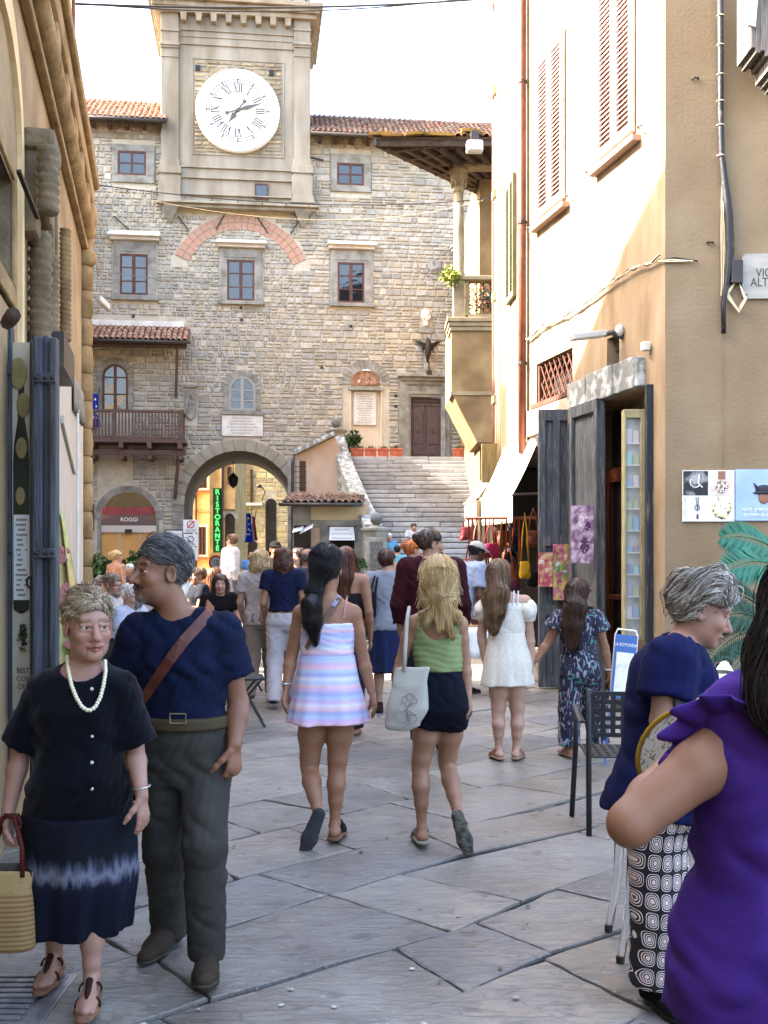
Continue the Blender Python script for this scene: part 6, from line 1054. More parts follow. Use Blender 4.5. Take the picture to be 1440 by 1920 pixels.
 def hfr(s):                          # head axes: columns across, forward, up
  f = A3(math.sin(s.yaw), -math.cos(s.yaw), 0); l = A3(math.cos(s.yaw), math.sin(s.yaw), 0); u = A3(0, 0, 1); f, u = f * math.cos(s.pitch) + u * math.sin(s.pitch), u * math.cos(s.pitch) - f * math.sin(s.pitch); l, u = l * math.cos(s.roll) + u * math.sin(s.roll), u * math.cos(s.roll) - l * math.sin(s.roll); return np.stack([l, f, u], 1)
 def hp(s, x, f, u): return s.J['head'] + s.hfr() @ (A3(x, f, u) * s.hs)
 def body(s, h=.012, face=0, fine=None, arm=1.0, leg=1.0, belly=0, hands=('relax', 'relax'), nofeet=False, legs=True, jaw=1.0, hh=None, lips=(172, 100, 92), brow=None, stub=None, feet=True, nose=1.0, smile=0, hf=None, old=0):
  J, k = s.J, s.k; pts = np.array([v for n, v in J.items() if not n.startswith('fd')]); lo = pts.min(0) - .2; hi = pts.max(0) + .2; lo[2] = max(lo[2], -.01 - (.0)); hi[2] = J['head'][2] + .17; bands = []; hb = s.hs
  if face: bands.append((J['head'] - .13 * hb, J['head'] + .14 * hb, fine or .0045))
  if hh:
   for q in 'ab':
    bands.append((J['wr' + q] - .1, J['wr' + q] + .1, hh))
    if hf: bands.append((J['an' + q] - .16, J['an' + q] + .12, hf))
  F = Fld(lo, hi, h, bands); F.loft(s.stations(0, .0, 1, belly=belly), s.fc, .03)
  F.cap(J['neck'] - A3(0, 0, .03), s.hp(0, -.015, -.05), .056 * k * (1 if s.sex == 'f' else 1.12), .052 * s.hs * (1 if s.sex == 'f' else 1.1), .03); m = 1.0 if s.sex == 'f' else 1.14
  for q in 'ab':
   F.cap(lerp(J['neck'], J['sh' + q], .3) - A3(0, 0, .02), J['sh' + q], .05 * k, .052 * k * m * arm, .05)
   sh, el, wr = J['sh' + q], J['el' + q], J['wr' + q]; F.chain([sh, lerp(sh, el, .4), el, lerp(el, wr, .3), wr], [v * k * m * arm for v in (.052, .048, .037, .039, .0255)], .015)
   s.hand(F, q, hands['ab'.index(q)], hh or h)
   if legs:
    hp, kn, an = J['hip' + q], J['kn' + q], J['an' + q]; back = -s.f * .022 * k; F.chain([hp, lerp(hp, kn, .45), lerp(hp, kn, .85), kn], [v * k * leg for v in (.088, .078, .057, .052)], .02); F.chain([kn, lerp(kn, an, .3) + back, lerp(kn, an, .6) + back * .5, lerp(kn, an, .85), an], [v * k * leg for v in (.05, .054, .042, .030, .028)], .015)
    if feet: fd = unit(J['fd' + q]); s.foot(F, an, fd, hf, q)
  s.headshape(F, face, jaw, nose, smile, old); s.fields = [F]; V, Q = F.mesh(); col = np.tile(np.array(s.skin, float), (len(V), 1)); s.face_cols(V, col, face, lips, brow, stub); s.bodyobj = put_mesh('body', V, Q, m_skin, s.root, col)
  if face: s.eyes(face)
  return s
 def fup(s, fd, q): u = s.J.get('fu' + q, A3(0, 0, 1)); return unit(u - fd * (u @ fd))
 def foot(s, F, an, fd, toes=None, q='a'):
  k = s.k; up = s.fup(fd, q); heel = an - fd * .035 * k - up * .05 * k; ball = an + fd * .12 * k - up * .062 * k; toe = an + fd * .175 * k - up * .066 * k; F.chain([an, heel], [.027 * k, .029 * k], .015); F.chain([an, ball, toe], [.028 * k, .024 * k, .017 * k], .015); F.cap(heel, ball, .03 * k, .034 * k, .02, fl=(up, 1.35)); F.cap(ball, toe - fd * (.025 * k if toes else 0), .037 * k, .03 * k, .02, fl=(up, 1.9))
  if toes:
   sd = np.cross(fd, up)
   for i, (o, L) in enumerate(((-.026, .03), (-.008, .034), (.006, .03), (.019, .024), (.03, .015))): p = toe + sd * o * k * (1 if an[0] > 0 else -1) - fd * .03 * k; F.cap(p, p + fd * L * k - up * .004, (.014 if i == 0 else .0095) * k, (.012 if i == 0 else .0085) * k, .006)
 def hand(s, F, q, kind, h):
  J, k = s.J, s.k; wr = J['wr' + q]; d = unit(wr - J['el' + q]) if 'hd' + q not in J else unit(J['hd' + q]); n = J.get('hn' + q); n = unit(n) if n is not None else s.l * (1 if q == 'a' else -1)   # palm faces n
  n = unit(n - d * (n @ d)); t = J.get('ht' + q); t = unit(t) if t is not None else (s.f if kind != 'x' else s.f); t = unit(t - d * (t @ d) - n * (t @ n)); s_ = .95 * k * (1.08 if s.sex == 'm' else .98); cu = {'relax': .32, 'fist': 1.15, 'flat': .08, 'grip': .95, 'point': .5}.get(kind, .3)
  kn = wr + d * .088 * s_; F.cap(wr + d * .012, kn - d * .01, .027 * s_, .037 * s_, .02, fl=(n, 2.0)); r0 = .0092 * s_ if h < .008 else .0115 * s_
  for i, (o, L) in enumerate(((.030, .072), (.010, .082), (-.010, .076), (-.029, .060))):
   p = kn + t * o * s_ - d * .006; a = cu * (.8 + .12 * i)
   for j, fr in enumerate((.45, .32, .25)):
    a2 = a * (j + .6); dd = d * math.cos(a2) + n * math.sin(a2); e = p + dd * L * fr * s_; F.cap(p, e, r0 * (1 - .07 * j), r0 * (.95 - .1 * j), .006 if h < .008 else .01); p = e
  p = wr + d * .025 * s_ + t * .026 * s_; dd = unit(d * .75 + t * .6 + n * .35)
  for j, L in enumerate((.042, .032, .026)): e = p + dd * L * s_; F.cap(p, e, (.0135, .0105, .0095)[j] * s_, (.011, .0095, .008)[j] * s_, .012); p = e; dd = unit(dd + d * .35 + n * (.2 + .3 * cu))
 def headshape(s, F, face, jaw, nose, smile=0, old=0):
  Rm = s.hfr(); q = s.hs; E = lambda c, r, k=.02, op='u': F.ell(s.hp(*c), A3(*r) * q, k * q, op, Rm); Cc = lambda a, b, ra, rb, k=.012: F.cap(s.hp(*a), s.hp(*b), ra * q, rb * q, k * q)
  E((0, -.018, .035), (.073, .094, .082)); E((0, .022, -.035), (.058 * jaw, .066, .085), .03); E((0, .030, -.078), (.046 * jaw, .052, .038), .03); E((0, .072, -.102), (.020 * jaw, .016, .016), .025)
  for x in (-1, 1):
   E((x * .079, -.008, -.008), (.009, .021, .034), .008)
   if face: E((x * .083, -.002, -.004), (.007, .012, .022), .006, 'x')
  Cc((0, .082, .002), (0, .108 * (.6 + .4 * nose), -.036), .009 * nose, .0125 * nose, .014)
  if not face: return
  Cc((-.04, .072, .024), (.04, .072, .024), .012, .012, .018)
  for x in (-1, 1):
   E((x * .031, .094, .001), (.019, .016, .0115), .012, 'x'); E((x * .040, .062, -.030), (.022, .022, .022), .02); Cc((x * .012, .094, -.042), (x * .014, .088, -.042), .008 * nose, .007 * nose, .008)
   Cc((x * .018, .0835, .0080), (x * .046, .0755, .0065), .0062, .0052, .004); Cc((x * .019, .082, -.0100), (x * .044, .0755, -.009), .0055, .0048, .005)
  up = .006 * smile; w_ = .024 + .004 * smile
  for x in (-1, 1): Cc((0, .0945, -.0655), (x * w_, .084, -.069 + up), .0058, .003, .006); Cc((0, .093, -.077), (x * w_ * .9, .083, -.072 + up), .0068, .003, .006)
  E((0, .104, -.0710), (.024, .014, .0022), .003, 'x')
  if old:
   K = lambda a, b, r: F.cap(s.hp(*a), s.hp(*b), r * q, r * .6 * q, .005, 'x')
   for x in (-1, 1): K((x * .021, .0985, -.043), (x * .036, .0865, -.068), .0045); K((x * .02, .0925, -.019), (x * .042, .0835, -.020), .0035); K((x * .029, .083, -.078), (x * .031, .078, -.094), .0035); K((x * .055, .066, .004), (x * .066, .055, .006), .003)
   for u_ in (.046, .058): K((-.03, .0865, u_), (.03, .0865, u_ + .002), .0028)
 def face_cols(s, V, col, face, lips, brow, stub):
  if not face: return
  Lc = (V - s.J['head']) @ s.hfr() / s.hs; x, f, u = np.abs(Lc[:, 0]), Lc[:, 1], Lc[:, 2]
  def blend(mask, c, a=1.0): m = np.clip(mask, 0, 1)[:, None] * a; col[:, :3] = col[:, :3] * (1 - m) + np.array(c[:3]) * m
  fm = (f > .045) & (np.abs(u) < .12) & (x < .09); blend(fm * np.exp(-((x - .04) / .018) ** 2 - ((u + .03) / .02) ** 2), [v * t for v, t in zip(s.skin, (1.05, .8, .76))], .55); blend(fm * np.exp(-(x / .014) ** 2 - ((u + .036) / .014) ** 2), [v * t for v, t in zip(s.skin, (1.0, .8, .76))], .5)
  blend(fm * (x < .028) * np.exp(-((u + .0655 + .0) / .006) ** 2), rgb(*lips, .8), .85); blend(fm * (x < .026) * np.exp(-((u + .0775) / .006) ** 2), rgb(*lips, .85), .85); blend(fm * (x < .025) * np.exp(-((u + .0712) / .0022) ** 2), rgb(70, 30, 28, .6), .9)
  if brow is not None: blend(fm * (x > .012) * (x < .052) * np.exp(-((u - .025 - .10 * (x - .012) + 2.6 * np.maximum(x - .036, 0) ** 1.5) / .0052) ** 2), brow, .9)
  for c, reg in (stub or []):
   if reg == 'beard': blend((f > .02) * np.clip((-.05 - u - .3 * (f - .06)) / .03, 0, 1) * np.clip((f - .02) / .03, 0, 1) * (u > -.13), c, .4)
   if reg == 'mous': blend(fm * (x < .034) * np.exp(-((u + .0575 + 4 * x * x) / .0062) ** 2), c, .95)
   if reg == 'goat': blend((f > .04) * (x < .024) * np.clip((-.083 - u) / .008, 0, 1) * (u > -.14), c, .9)
 def eyes(s, face):
  for x in (-1, 1):
   c = s.hp(x * .031, .0715, .0005); r = .0135 * s.hs; mb = MB(); mb.ball((0, 0, 0), r, 14, 10); e = mb.build('eye', m_eye, s.root, smooth=True); e.location = c
   g = s.hfr(); look = unit(g[:, 1] + g[:, 0] * getattr(s, 'gaze', 0)); mb = MB(); p = look * r * .62; mb.ball(tuple(p), r * .56, 12, 8); mb.build('iris', getattr(s, 'iris', m_iris), e, smooth=True)
 # ---- garments
 def gf(s, lo, hi, h): return Fld(lo, hi, h)
 def done(s, F, name, mat, col=None, parent=None):
  V, Q = F.mesh(); s.fields.append(F)
  if not len(Q): return None
  c = col(V) if col else None; return put_mesh(name, V, Q, mat, parent if parent is not None else s.root, c)
 def top(s, name, mat, hem, sleeve=.5, off=.014, h=.012, neck=.07, ndepth=.05, sl_off=.014, wr=.004, fr=70, seed=1, arm=1.0, belly=0, flare=0, puff=0, sx=1.0, sy=1.0, k=.03, vneck=0, t1=1.0, rip=None, nback=0, collar=0, sflare=.012):
  J, K = s.J, s.k; s.stations(); m = 1.0 if s.sex == 'f' else 1.14; pts = np.array([J[n] for n in ('sha', 'shb', 'ela', 'elb', 'hipa', 'hipb', 'neck') + (('wra', 'wrb') if sleeve > 1 else ())]); lo = pts.min(0) - .3; hi = pts.max(0) + .2; lo[2] = hem - .03; hi[2] = J['neck'][2] + .1; F = Fld(lo, hi, h)
  F.loft(s.stations(off, s.tz(hem), t1, belly=belly, flare=flare, sx=sx, sy=sy, n=24, hang=True), s.fc, k, rip=rip)
  for q in 'ab':
   sh, el, w_ = J['sh' + q], J['el' + q], J['wr' + q]; F.cap(lerp(J['neck'], sh, .3) - A3(0, 0, .02), sh, .048 * K + off, .052 * K * m * arm + off, .05)
   if sleeve > 0:
    if sleeve <= 1: e = lerp(sh, el, sleeve); F.cap(sh, e, .053 * K * m * arm + sl_off, lerp(.052, .04, sleeve) * K * m * arm + sl_off + sflare, .03, flat=True)
    else: F.cap(sh, el, .053 * K * m * arm + sl_off, .042 * K * m * arm + sl_off, .03); e = lerp(el, w_, sleeve - 1); F.cap(el, e, .042 * K * m * arm + sl_off, .034 * K * m * arm + sl_off, .03, flat=True)
    if puff: F.ell(lerp(sh, el, .35), (puff, puff, puff * .95), .04)
  if wr: F.warp(wr, fr, seed)
  nk = J['neck']
  if collar: F.cap(nk - A3(0, 0, .02), nk + A3(0, 0, .035), .068 * K, .062 * K, .01, flat=True)
  F.ell(nk + s.f * .035 + A3(0, 0, .045), (neck, neck, ndepth + .045), .008, 'x'); F.cap(nk - A3(0, 0, .1), nk + A3(0, 0, .15), .052 * K * m, .05 * K * m, .006, 'x')
  if vneck: F.cap(nk + s.f * .09 + A3(0, 0, .03), nk + s.f * .13 - A3(0, 0, vneck), .04, .004, .01, 'x')
  if nback: F.ell(nk - s.f * .08 + A3(0, 0, .02), (neck * 1.15, neck * 1.15, nback), .008, 'x')
  return s.done(F, name, mat)
 def pants(s, name, mat, waist, off=.012, hem=(0.06, .06), h=.012, wid=(.0, .0), wr=.004, fr=70, seed=2, leg=1.0, short=None, sx=1.0, belly=0, k=.03):
  J, K = s.J, s.k; s.stations(); pts = np.array([J[n + q] for n in ('hip', 'kn', 'an') for q in 'ab']); lo = pts.min(0) - .22; hi = pts.max(0) + .22; hi[2] = waist + .03; F = Fld(lo, hi, h); F.loft(s.stations(off, 0, s.tz(waist), n=14, sx=sx, belly=belly), s.fc, k)
  for i, q in enumerate('ab'):
   hp, kn, an = J['hip' + q], J['kn' + q], J['an' + q]; r0, r1, r2 = .09 * K * leg + off, .058 * K * leg + off + wid[0], .036 * K * leg + off + wid[1]
   if short is not None: t = (hp[2] - short) / (hp[2] - kn[2]); F.cap(hp, lerp(hp, kn, t), r0, lerp(r0, r1, t) + .006, k, flat=True)
   else: F.cap(hp, kn, r0, r1, k); t = (kn[2] - hem[i]) / max(.05, kn[2] - an[2]); F.cap(kn, lerp(kn, an, t), r1, lerp(r1, r2, t), k, flat=True)
  if wr: F.warp(wr, fr, seed)
  return s.done(F, name, mat)
 def skirt(s, name, mat, z1, z0, r1, r0, h=.012, rip=.06, n=9, seed=0, shift=(0, 0), wr=.003, mid=None, ph=0):
  J = s.J; s.stations(); st = s.stations(0, s.tz(z1), s.tz(z1) + .01, n=2)[0]; hc = (J['hipa'] + J['hipb']) / 2; cs = [(st[0], st[1], z1, r1[0], r1[1])]
  if mid: cs.append((hc[0], hc[1], mid[0], mid[1], mid[2]))
  cs.append((hc[0] + shift[0], hc[1] + shift[1], z0, r0[0], r0[1])); m = max(r0[0], r0[1], r1[0]) * 1.35 + .03; lo = A3(min(c[0] for c in cs) - m, min(c[1] for c in cs) - m, z0 - .03); hi = A3(max(c[0] for c in cs) + m, max(c[1] for c in cs) + m, z1 + .03); F = Fld(lo, hi, h)
  F.loft(cs, s.fc, .01, rip=lambda th, Z: rip * np.clip((z1 - Z) / (z1 - z0), 0, 1) ** 1.2 * (np.sin(n * th + ph + 3 * Z) + .5 * np.sin((n * 2 + 1) * th + 2 * ph)))
  if wr: F.warp(wr, 16, seed)
  return s.done(F, name, mat)
 def tube(s, name, mat, z1, z0, off=.012, h=.01, wr=.003, fr=30, seed=3, scoops=(), sx=1.0, belly=0, flare=0, gather=0):
  s.stations(); st = s.stations(off, s.tz(z0), s.tz(z1), n=16, sx=sx, belly=belly, flare=flare); m = max(q[3] for q in st) + .06; lo = A3(min(q[0] for q in st) - m, min(q[1] for q in st) - m, z0 - .02); hi = A3(max(q[0] for q in st) + m, max(q[1] for q in st) + m, z1 + .02); F = Fld(lo, hi, h); F.loft(st, s.fc, .02)
  if wr: F.warp(wr, fr, seed)
  if gather: X, Z = F.ax[0][:, None, None], F.ax[2][None, None, :]; F.F = F.F + (gather * np.sin(Z * 190 + 3 * np.sin(X * 18) + 5 * X)).astype(np.float32)
  for c, r in scoops: F.ell(c, r, .01, 'x')
  return s.done(F, name, mat)
 def surf(s, px, py, off=0, back=False):   # first surface met under a pixel
  t = np.arange(-.5, .5, .004); p = np.array(P(px, py, s.Y)); r = (p - A3(0, 0, CAMZ)) / s.Y; q = p - s.base + r * t[:, None]; f = np.min([np.where(((q >= [a[0] for a in F.ax]) & (q <= [a[-1] for a in F.ax])).all(1), F.samp(q), 1) for F in s.fields], 0) - off; i = np.argmax(f < 0) if (f < 0).any() else len(t) // 2; return q[i]
 # ---- hair
 def hair(s, cols, h=.009, vol=.010, line=(.95, .028), top=0, extra=None, flow=None, n=0, L=.12, steps=8, r=.0016, bump=.0, bf=60, seed=0, dark=.6, lift=.004, wav=0, mask=None, side=0, name='hair', low=-.16, front=True, gray=None, jit=.25, fringe=0):
  Rm = s.hfr(); q = s.hs; ex = extra or []; pts = [s.J['head']] + [np.asarray(p, float) for c in ex for p in c[0]]; rmax = max([.15] + [max(c[1]) + .05 for c in ex]); lo = np.min(pts, 0) - rmax; hi = np.max(pts, 0) + rmax; F = Fld(lo, hi, h); F.ell(s.hp(0, -.020, .036 + top * .5), A3(.074 + vol, .096 + vol, .083 + vol + top) * q, .02, 'u', Rm)
  X, Y, Z = F.ax[0][:, None, None] - s.J['head'][0], F.ax[1][None, :, None] - s.J['head'][1], F.ax[2][None, None, :] - s.J['head'][2]; ff = (X * Rm[0, 1] + Y * Rm[1, 1] + Z * Rm[2, 1]) / q; uu = (X * Rm[0, 2] + Y * Rm[1, 2] + Z * Rm[2, 2]) / q; xx = np.abs(X * Rm[0, 0] + Y * Rm[1, 0] + Z * Rm[2, 0]) / q
  cut = np.minimum(line[0] * (ff - line[1]) - uu, .09 - 0 * uu); cut = np.maximum(cut, low - uu); ear = np.where((xx > .06) & (ff > -.012) & (uu < .028), .02, -1); cut = np.maximum(cut, ear - side)
  F.F = np.maximum(F.F, (cut * q).astype(np.float32))
  for c in ex: F.chain([np.asarray(p, float) for p in c[0]], c[1], c[2] if len(c) > 2 else .03, fl=c[3] if len(c) > 3 else None)
  if bump: F.warp(bump, bf, seed)
  V, Q = F.mesh(); rg = np.random.default_rng(seed); cols = np.array(cols, float); base = cols.mean(0) * dark; base[3] = 1; colV = np.tile(base, (len(V), 1))
  if n:
   cand = V if mask is None else V[mask((V - s.J['head']) @ Rm / q)]; p = cand[rg.integers(0, len(cand), n)]; path = [p]; d = None; lv = lift * (.3 + .7 * rg.random(n)) * np.where(rg.random(n) < .05, 3.2, 1)
   for i in range(steps):
    g = F.grad(p); loc = (p - s.J['head']) @ Rm / q; want = flow(loc, p) if flow is not None else np.tile(A3(0, 0, -1), (n, 1)); want = want + rg.normal(0, jit, want.shape) * (1 if i == 0 else .25); want = want - g * (want * g).sum(1, keepdims=True); want /= np.linalg.norm(want, axis=1, keepdims=True) + 1e-9; d = want if d is None else d * .45 + want * .55
    if wav: d = d + wav * np.sin(i * 1.3 + rg.random((n, 1)) * .5 + p[:, :1] * 90) * np.cross(d, g)
    p = p + d * (L / steps); f = F.samp(p); p = p - g * np.clip(f - lv, -.02, .02)[:, None] * .8; path.append(p)
   path = np.stack(path, 1); path[:, 0] -= F.grad(path[:, 0]) * .003; rr = r * np.linspace(1.1, .35, steps + 1)[None] * rg.uniform(.7, 1.3, (n, 1)); SV, SQ = tubes(path, rr); sc_ = cols[rg.integers(0, len(cols), n)] * rg.uniform(.75, 1.2, (n, 1)); sc_[:, 3] = 1; colS = np.repeat(sc_, (steps + 1) * 3, 0); Q = np.concatenate([Q, SQ + len(V)]); V = np.concatenate([V, SV]); colV = np.concatenate([colV, colS])
  return put_mesh(name, V, Q, m_hair, s.root, colV)
 def strap(s, name, mat, pts, w, t=.005, up=None, parent=None):
  mb = MB(); n = len(pts); pts = [np.asarray(p, float) for p in pts]; vs = []
  for i, p in enumerate(pts):
   d = unit(pts[min(i + 1, n - 1)] - pts[max(i - 1, 0)]); c = (s.J['neck'] + (s.J['hipa'] + s.J['hipb']) / 2) / 2; o = up if up is not None else unit((p - c) * A3(1, 1, .3)); x = unit(np.cross(d, o)); o = np.cross(x, d); vs += [p + x * w / 2 + o * t, p - x * w / 2 + o * t, p - x * w / 2 - o * t, p + x * w / 2 - o * t]
  mb.add(vs, [(i * 4 + k, i * 4 + (k + 1) % 4, i * 4 + 4 + (k + 1) % 4, i * 4 + 4 + k) for i in range(n - 1) for k in range(4)] + [(0, 3, 2, 1), (4 * n - 4, 4 * n - 3, 4 * n - 2, 4 * n - 1)]); return mb.build(name, mat, parent if parent is not None else s.root)
 def shoe(s, q, mat, sole, name='shoe', style='closed', h=.007, g=1.0):
  an = s.J['an' + q]; fd = unit(s.J['fd' + q]); k = s.k * g; up = s.fup(fd, q); sd = np.cross(fd, up); heel, ball, toe = an - fd * .04 * k - up * .058 * k, an + fd * .11 * k - up * .064 * k, an + fd * .18 * k - up * .066 * k; lo = np.min([an, heel, ball, toe], 0) - .08; hi = np.max([an, heel, ball, toe], 0) + .08
  S = Fld(lo, hi, h); b = up * -.016; S.cap(heel + b, ball + b, .036 * k, .044 * k, .02, fl=(up, 2.6)); S.cap(ball + b, toe + b, .044 * k, .032 * k, .02, fl=(up, 2.6)); so_ = s.done(S, name, sole)
  if style == 'closed': U_ = Fld(lo, hi, h); U_.cap(heel, ball, .037 * k, .040 * k, .02); U_.cap(ball, toe, .040 * k, .030 * k, .02, fl=(up, 1.25)); U_.cap(an + up * .015, heel, .036 * k, .037 * k, .02); U_.cap(an, ball, .036 * k, .034 * k, .03); U_.half(an + up * .03, up); U_.half(ball + b, -up); s.done(U_, 'upper', mat, parent=so_)
  elif style == 'clog': U_ = Fld(lo, hi, h); U_.cap(an + fd * .05 * k - up * .03, ball, .040 * k, .042 * k, .02); U_.cap(ball, toe, .042 * k, .033 * k, .02, fl=(up, 1.4)); U_.half(an + fd * .03, -fd); U_.half(ball + b, -up); s.done(U_, 'upper', mat, parent=so_)
  else:
   for c in ((ball, .041, .055) if style == 'slide' else (ball - fd * .015, .04, .02), (an + fd * .03 - up * .03, .036, .02)):
    mb = MB(); ang = np.linspace(-.15, math.pi + .15, 13); ring = [c[0] + sd * math.cos(a) * (c[1] + .004) * k + up * (math.sin(a) * (c[1] * .8 + .002) * k - .004) for a in ang]; vs = [p + fd * e * c[2] * k * .5 for e in (-1, 1) for p in ring]; m = len(ring); mb.add(vs, [(i, i + 1, m + i + 1, m + i) for i in range(m - 1)]); mb.build('strap', mat, so_, smooth=True, thick=.005)
  if style == 'thong': MB().tube([tuple(an + fd * .045 * k + up * .006), tuple(an + fd * .09 * k - up * .018), tuple(ball + fd * .035 * k + up * .016)], [.012, .011, .005], 6).build('strap', mat, so_, smooth=True)
  return so_
# ---------------------------------------------------------------- people: cloth materials
def zmat(name, stops, rough=.85, noise=0, nscale=8, interp='LINEAR', bump=.15, bscale=90, wob=.004, axis=2):   # colour bands along an axis of the cloth (dyed, not lit)
 if name in MATS: return MATS[name]
 m = bpy.data.materials.new(name); m.use_nodes = True; N, L = _nt(m); bs = N['Principled BSDF']; tc = N.new('ShaderNodeTexCoord'); sp = N.new('ShaderNodeSeparateXYZ'); L.new(tc.outputs['Object'], sp.inputs[0]); n = N.new('ShaderNodeTexNoise'); n.inputs['Scale'].default_value = nscale; n.inputs['Detail'].default_value = 5; mp = N.new('ShaderNodeMapping'); mp.inputs['Scale'].default_value = (1, 1, .25) if axis == 2 else (1, 1, 1); L.new(tc.outputs['Object'], mp.inputs[0]); L.new(mp.outputs[0], n.inputs[0])
 ad = N.new('ShaderNodeMath'); ad.operation = 'MULTIPLY_ADD'; L.new(n.outputs[0], ad.inputs[0]); ad.inputs[1].default_value = wob; L.new(sp.outputs[axis], ad.inputs[2]); z0, z1 = stops[0][0], stops[-1][0]; mr = N.new('ShaderNodeMapRange'); mr.inputs[1].default_value = z0; mr.inputs[2].default_value = z1; L.new(ad.outputs[0], mr.inputs[0]); cr = N.new('ShaderNodeValToRGB'); cr.color_ramp.interpolation = interp; L.new(mr.outputs[0], cr.inputs[0]); e = cr.color_ramp.elements
 for i, (z, c) in enumerate(stops):
  t = (z - z0) / (z1 - z0); el = e[i] if i < 2 else e.new(t); el.position = t; el.color = c
 L.new(cr.outputs[0], bs.inputs['Base Color']); bs.inputs['Roughness'].default_value = rough; bs.inputs['Specular IOR Level'].default_value = .2
 b = N.new('ShaderNodeBump'); b.inputs['Strength'].default_value = bump; b.inputs['Distance'].default_value = .004; n2 = N.new('ShaderNodeTexNoise'); n2.inputs['Scale'].default_value = bscale; L.new(tc.outputs['Object'], n2.inputs[0]); L.new(n2.outputs[0], b.inputs['Height']); L.new(b.outputs[0], bs.inputs['Normal']); MATS[name] = m; return m
def cloth(name, r, g, b, k=.8, v=.8, rough=.9, sheen=.0): c = rgb(r, g, b, k * .7); return M('cloth_' + name, c, tuple(x * v for x in c[:3]) + (1,), 9, rough, .25, 70, spec=.15, sheen=sheen, bdist=.004)
def ogee(name):                          # interlocking ogee print
 m = bpy.data.materials.new(name); m.use_nodes = True; N, L = _nt(m); bs = N['Principled BSDF']; tc = N.new('ShaderNodeTexCoord'); sp = N.new('ShaderNodeSeparateXYZ'); L.new(tc.outputs['Object'], sp.inputs[0])
 def mth(op, a, b=None):
  n = N.new('ShaderNodeMath'); n.operation = op
  for i, v in enumerate((a, b)):
   if v is None: continue
   if hasattr(v, 'is_linked'): L.new(v, n.inputs[i])
   else: n.inputs[i].default_value = v
  return n.outputs[0]
 x = mth('ADD', sp.outputs[0], mth('MULTIPLY', sp.outputs[1], .35)); u = mth('COSINE', mth('MULTIPLY', x, 78.0)); v = mth('COSINE', mth('MULTIPLY', sp.outputs[2], 46.0)); f = mth('MULTIPLY', u, v); f = mth('ADD', mth('MULTIPLY', f, .5), .5); f2 = mth('ABSOLUTE', mth('SUBTRACT', mth('MULTIPLY', f, 2.0), 1.0)); cr = N.new('ShaderNodeValToRGB'); cr.color_ramp.interpolation = 'CONSTANT'; L.new(f2, cr.inputs[0]); e = cr.color_ramp.elements; W, K, Rd, Cn = rgb(226, 216, 210), rgb(28, 22, 26), rgb(120, 36, 40), rgb(96, 60, 66)
 e[0].position = 0; e[0].color = K; e[1].position = .2; e[1].color = W
 for p, c in ((.3, K), (.42, Cn), (.5, W), (.62, K), (.74, W), (.84, Rd), (.93, W)): q = e.new(p); q.color = c
 L.new(cr.outputs[0], bs.inputs['Base Color']); bs.inputs['Roughness'].default_value = .85; MATS[name] = m; return m
def leafprint(name, base, c1, c2, s1=16, s2=9):
 m = bpy.data.materials.new(name); m.use_nodes = True; N, L = _nt(m); bs = N['Principled BSDF']; tc = N.new('ShaderNodeTexCoord'); out = base
 for sc_, c, lo, hi, st in ((s1, c1, .56, .6, (1, 1, .35)), (s2, c2, .63, .66, (.5, .5, 1))):
  mp = N.new('ShaderNodeMapping'); mp.inputs['Scale'].default_value = st; mp.inputs['Rotation'].default_value = (.3, .5, 0); L.new(tc.outputs['Object'], mp.inputs[0]); n = N.new('ShaderNodeTexNoise'); n.inputs['Scale'].default_value = sc_; n.inputs['Detail'].default_value = 2; n.inputs['Distortion'].default_value = 2.5; L.new(mp.outputs[0], n.inputs[0]); r = N.new('ShaderNodeMapRange'); r.inputs[1].default_value = lo; r.inputs[2].default_value = hi; L.new(n.outputs[0], r.inputs[0]); x = N.new('ShaderNodeMix'); x.data_type = 'RGBA'; L.new(r.outputs[0], x.inputs[0])
  if hasattr(out, 'is_linked'): L.new(out, x.inputs[6])
  else: x.inputs[6].default_value = out
  x.inputs[7].default_value = c; out = x.outputs[2]
 L.new(out, bs.inputs['Base Color']); bs.inputs['Roughness'].default_value = .85; MATS[name] = m; return m
BLK = [rgb(26, 22, 22), rgb(16, 14, 15), rgb(40, 34, 34)]; GRY = [rgb(120, 116, 114), rgb(86, 82, 80), rgb(160, 156, 150), rgb(60, 56, 54)]; BLO = [rgb(214, 186, 130), rgb(186, 152, 98), rgb(228, 206, 158), rgb(164, 128, 82)]; BRN = [rgb(104, 78, 56), rgb(78, 56, 40), rgb(132, 102, 74)]; DBR = [rgb(62, 42, 32), rgb(46, 32, 26), rgb(82, 56, 42)]; WHT = [rgb(226, 222, 214), rgb(200, 196, 186), rgb(236, 232, 226)]; ASH = [rgb(176, 156, 128), rgb(150, 128, 102), rgb(198, 180, 150), rgb(112, 92, 74)]
down = lambda loc, p: np.tile(A3(0, 0, -1), (len(p), 1))
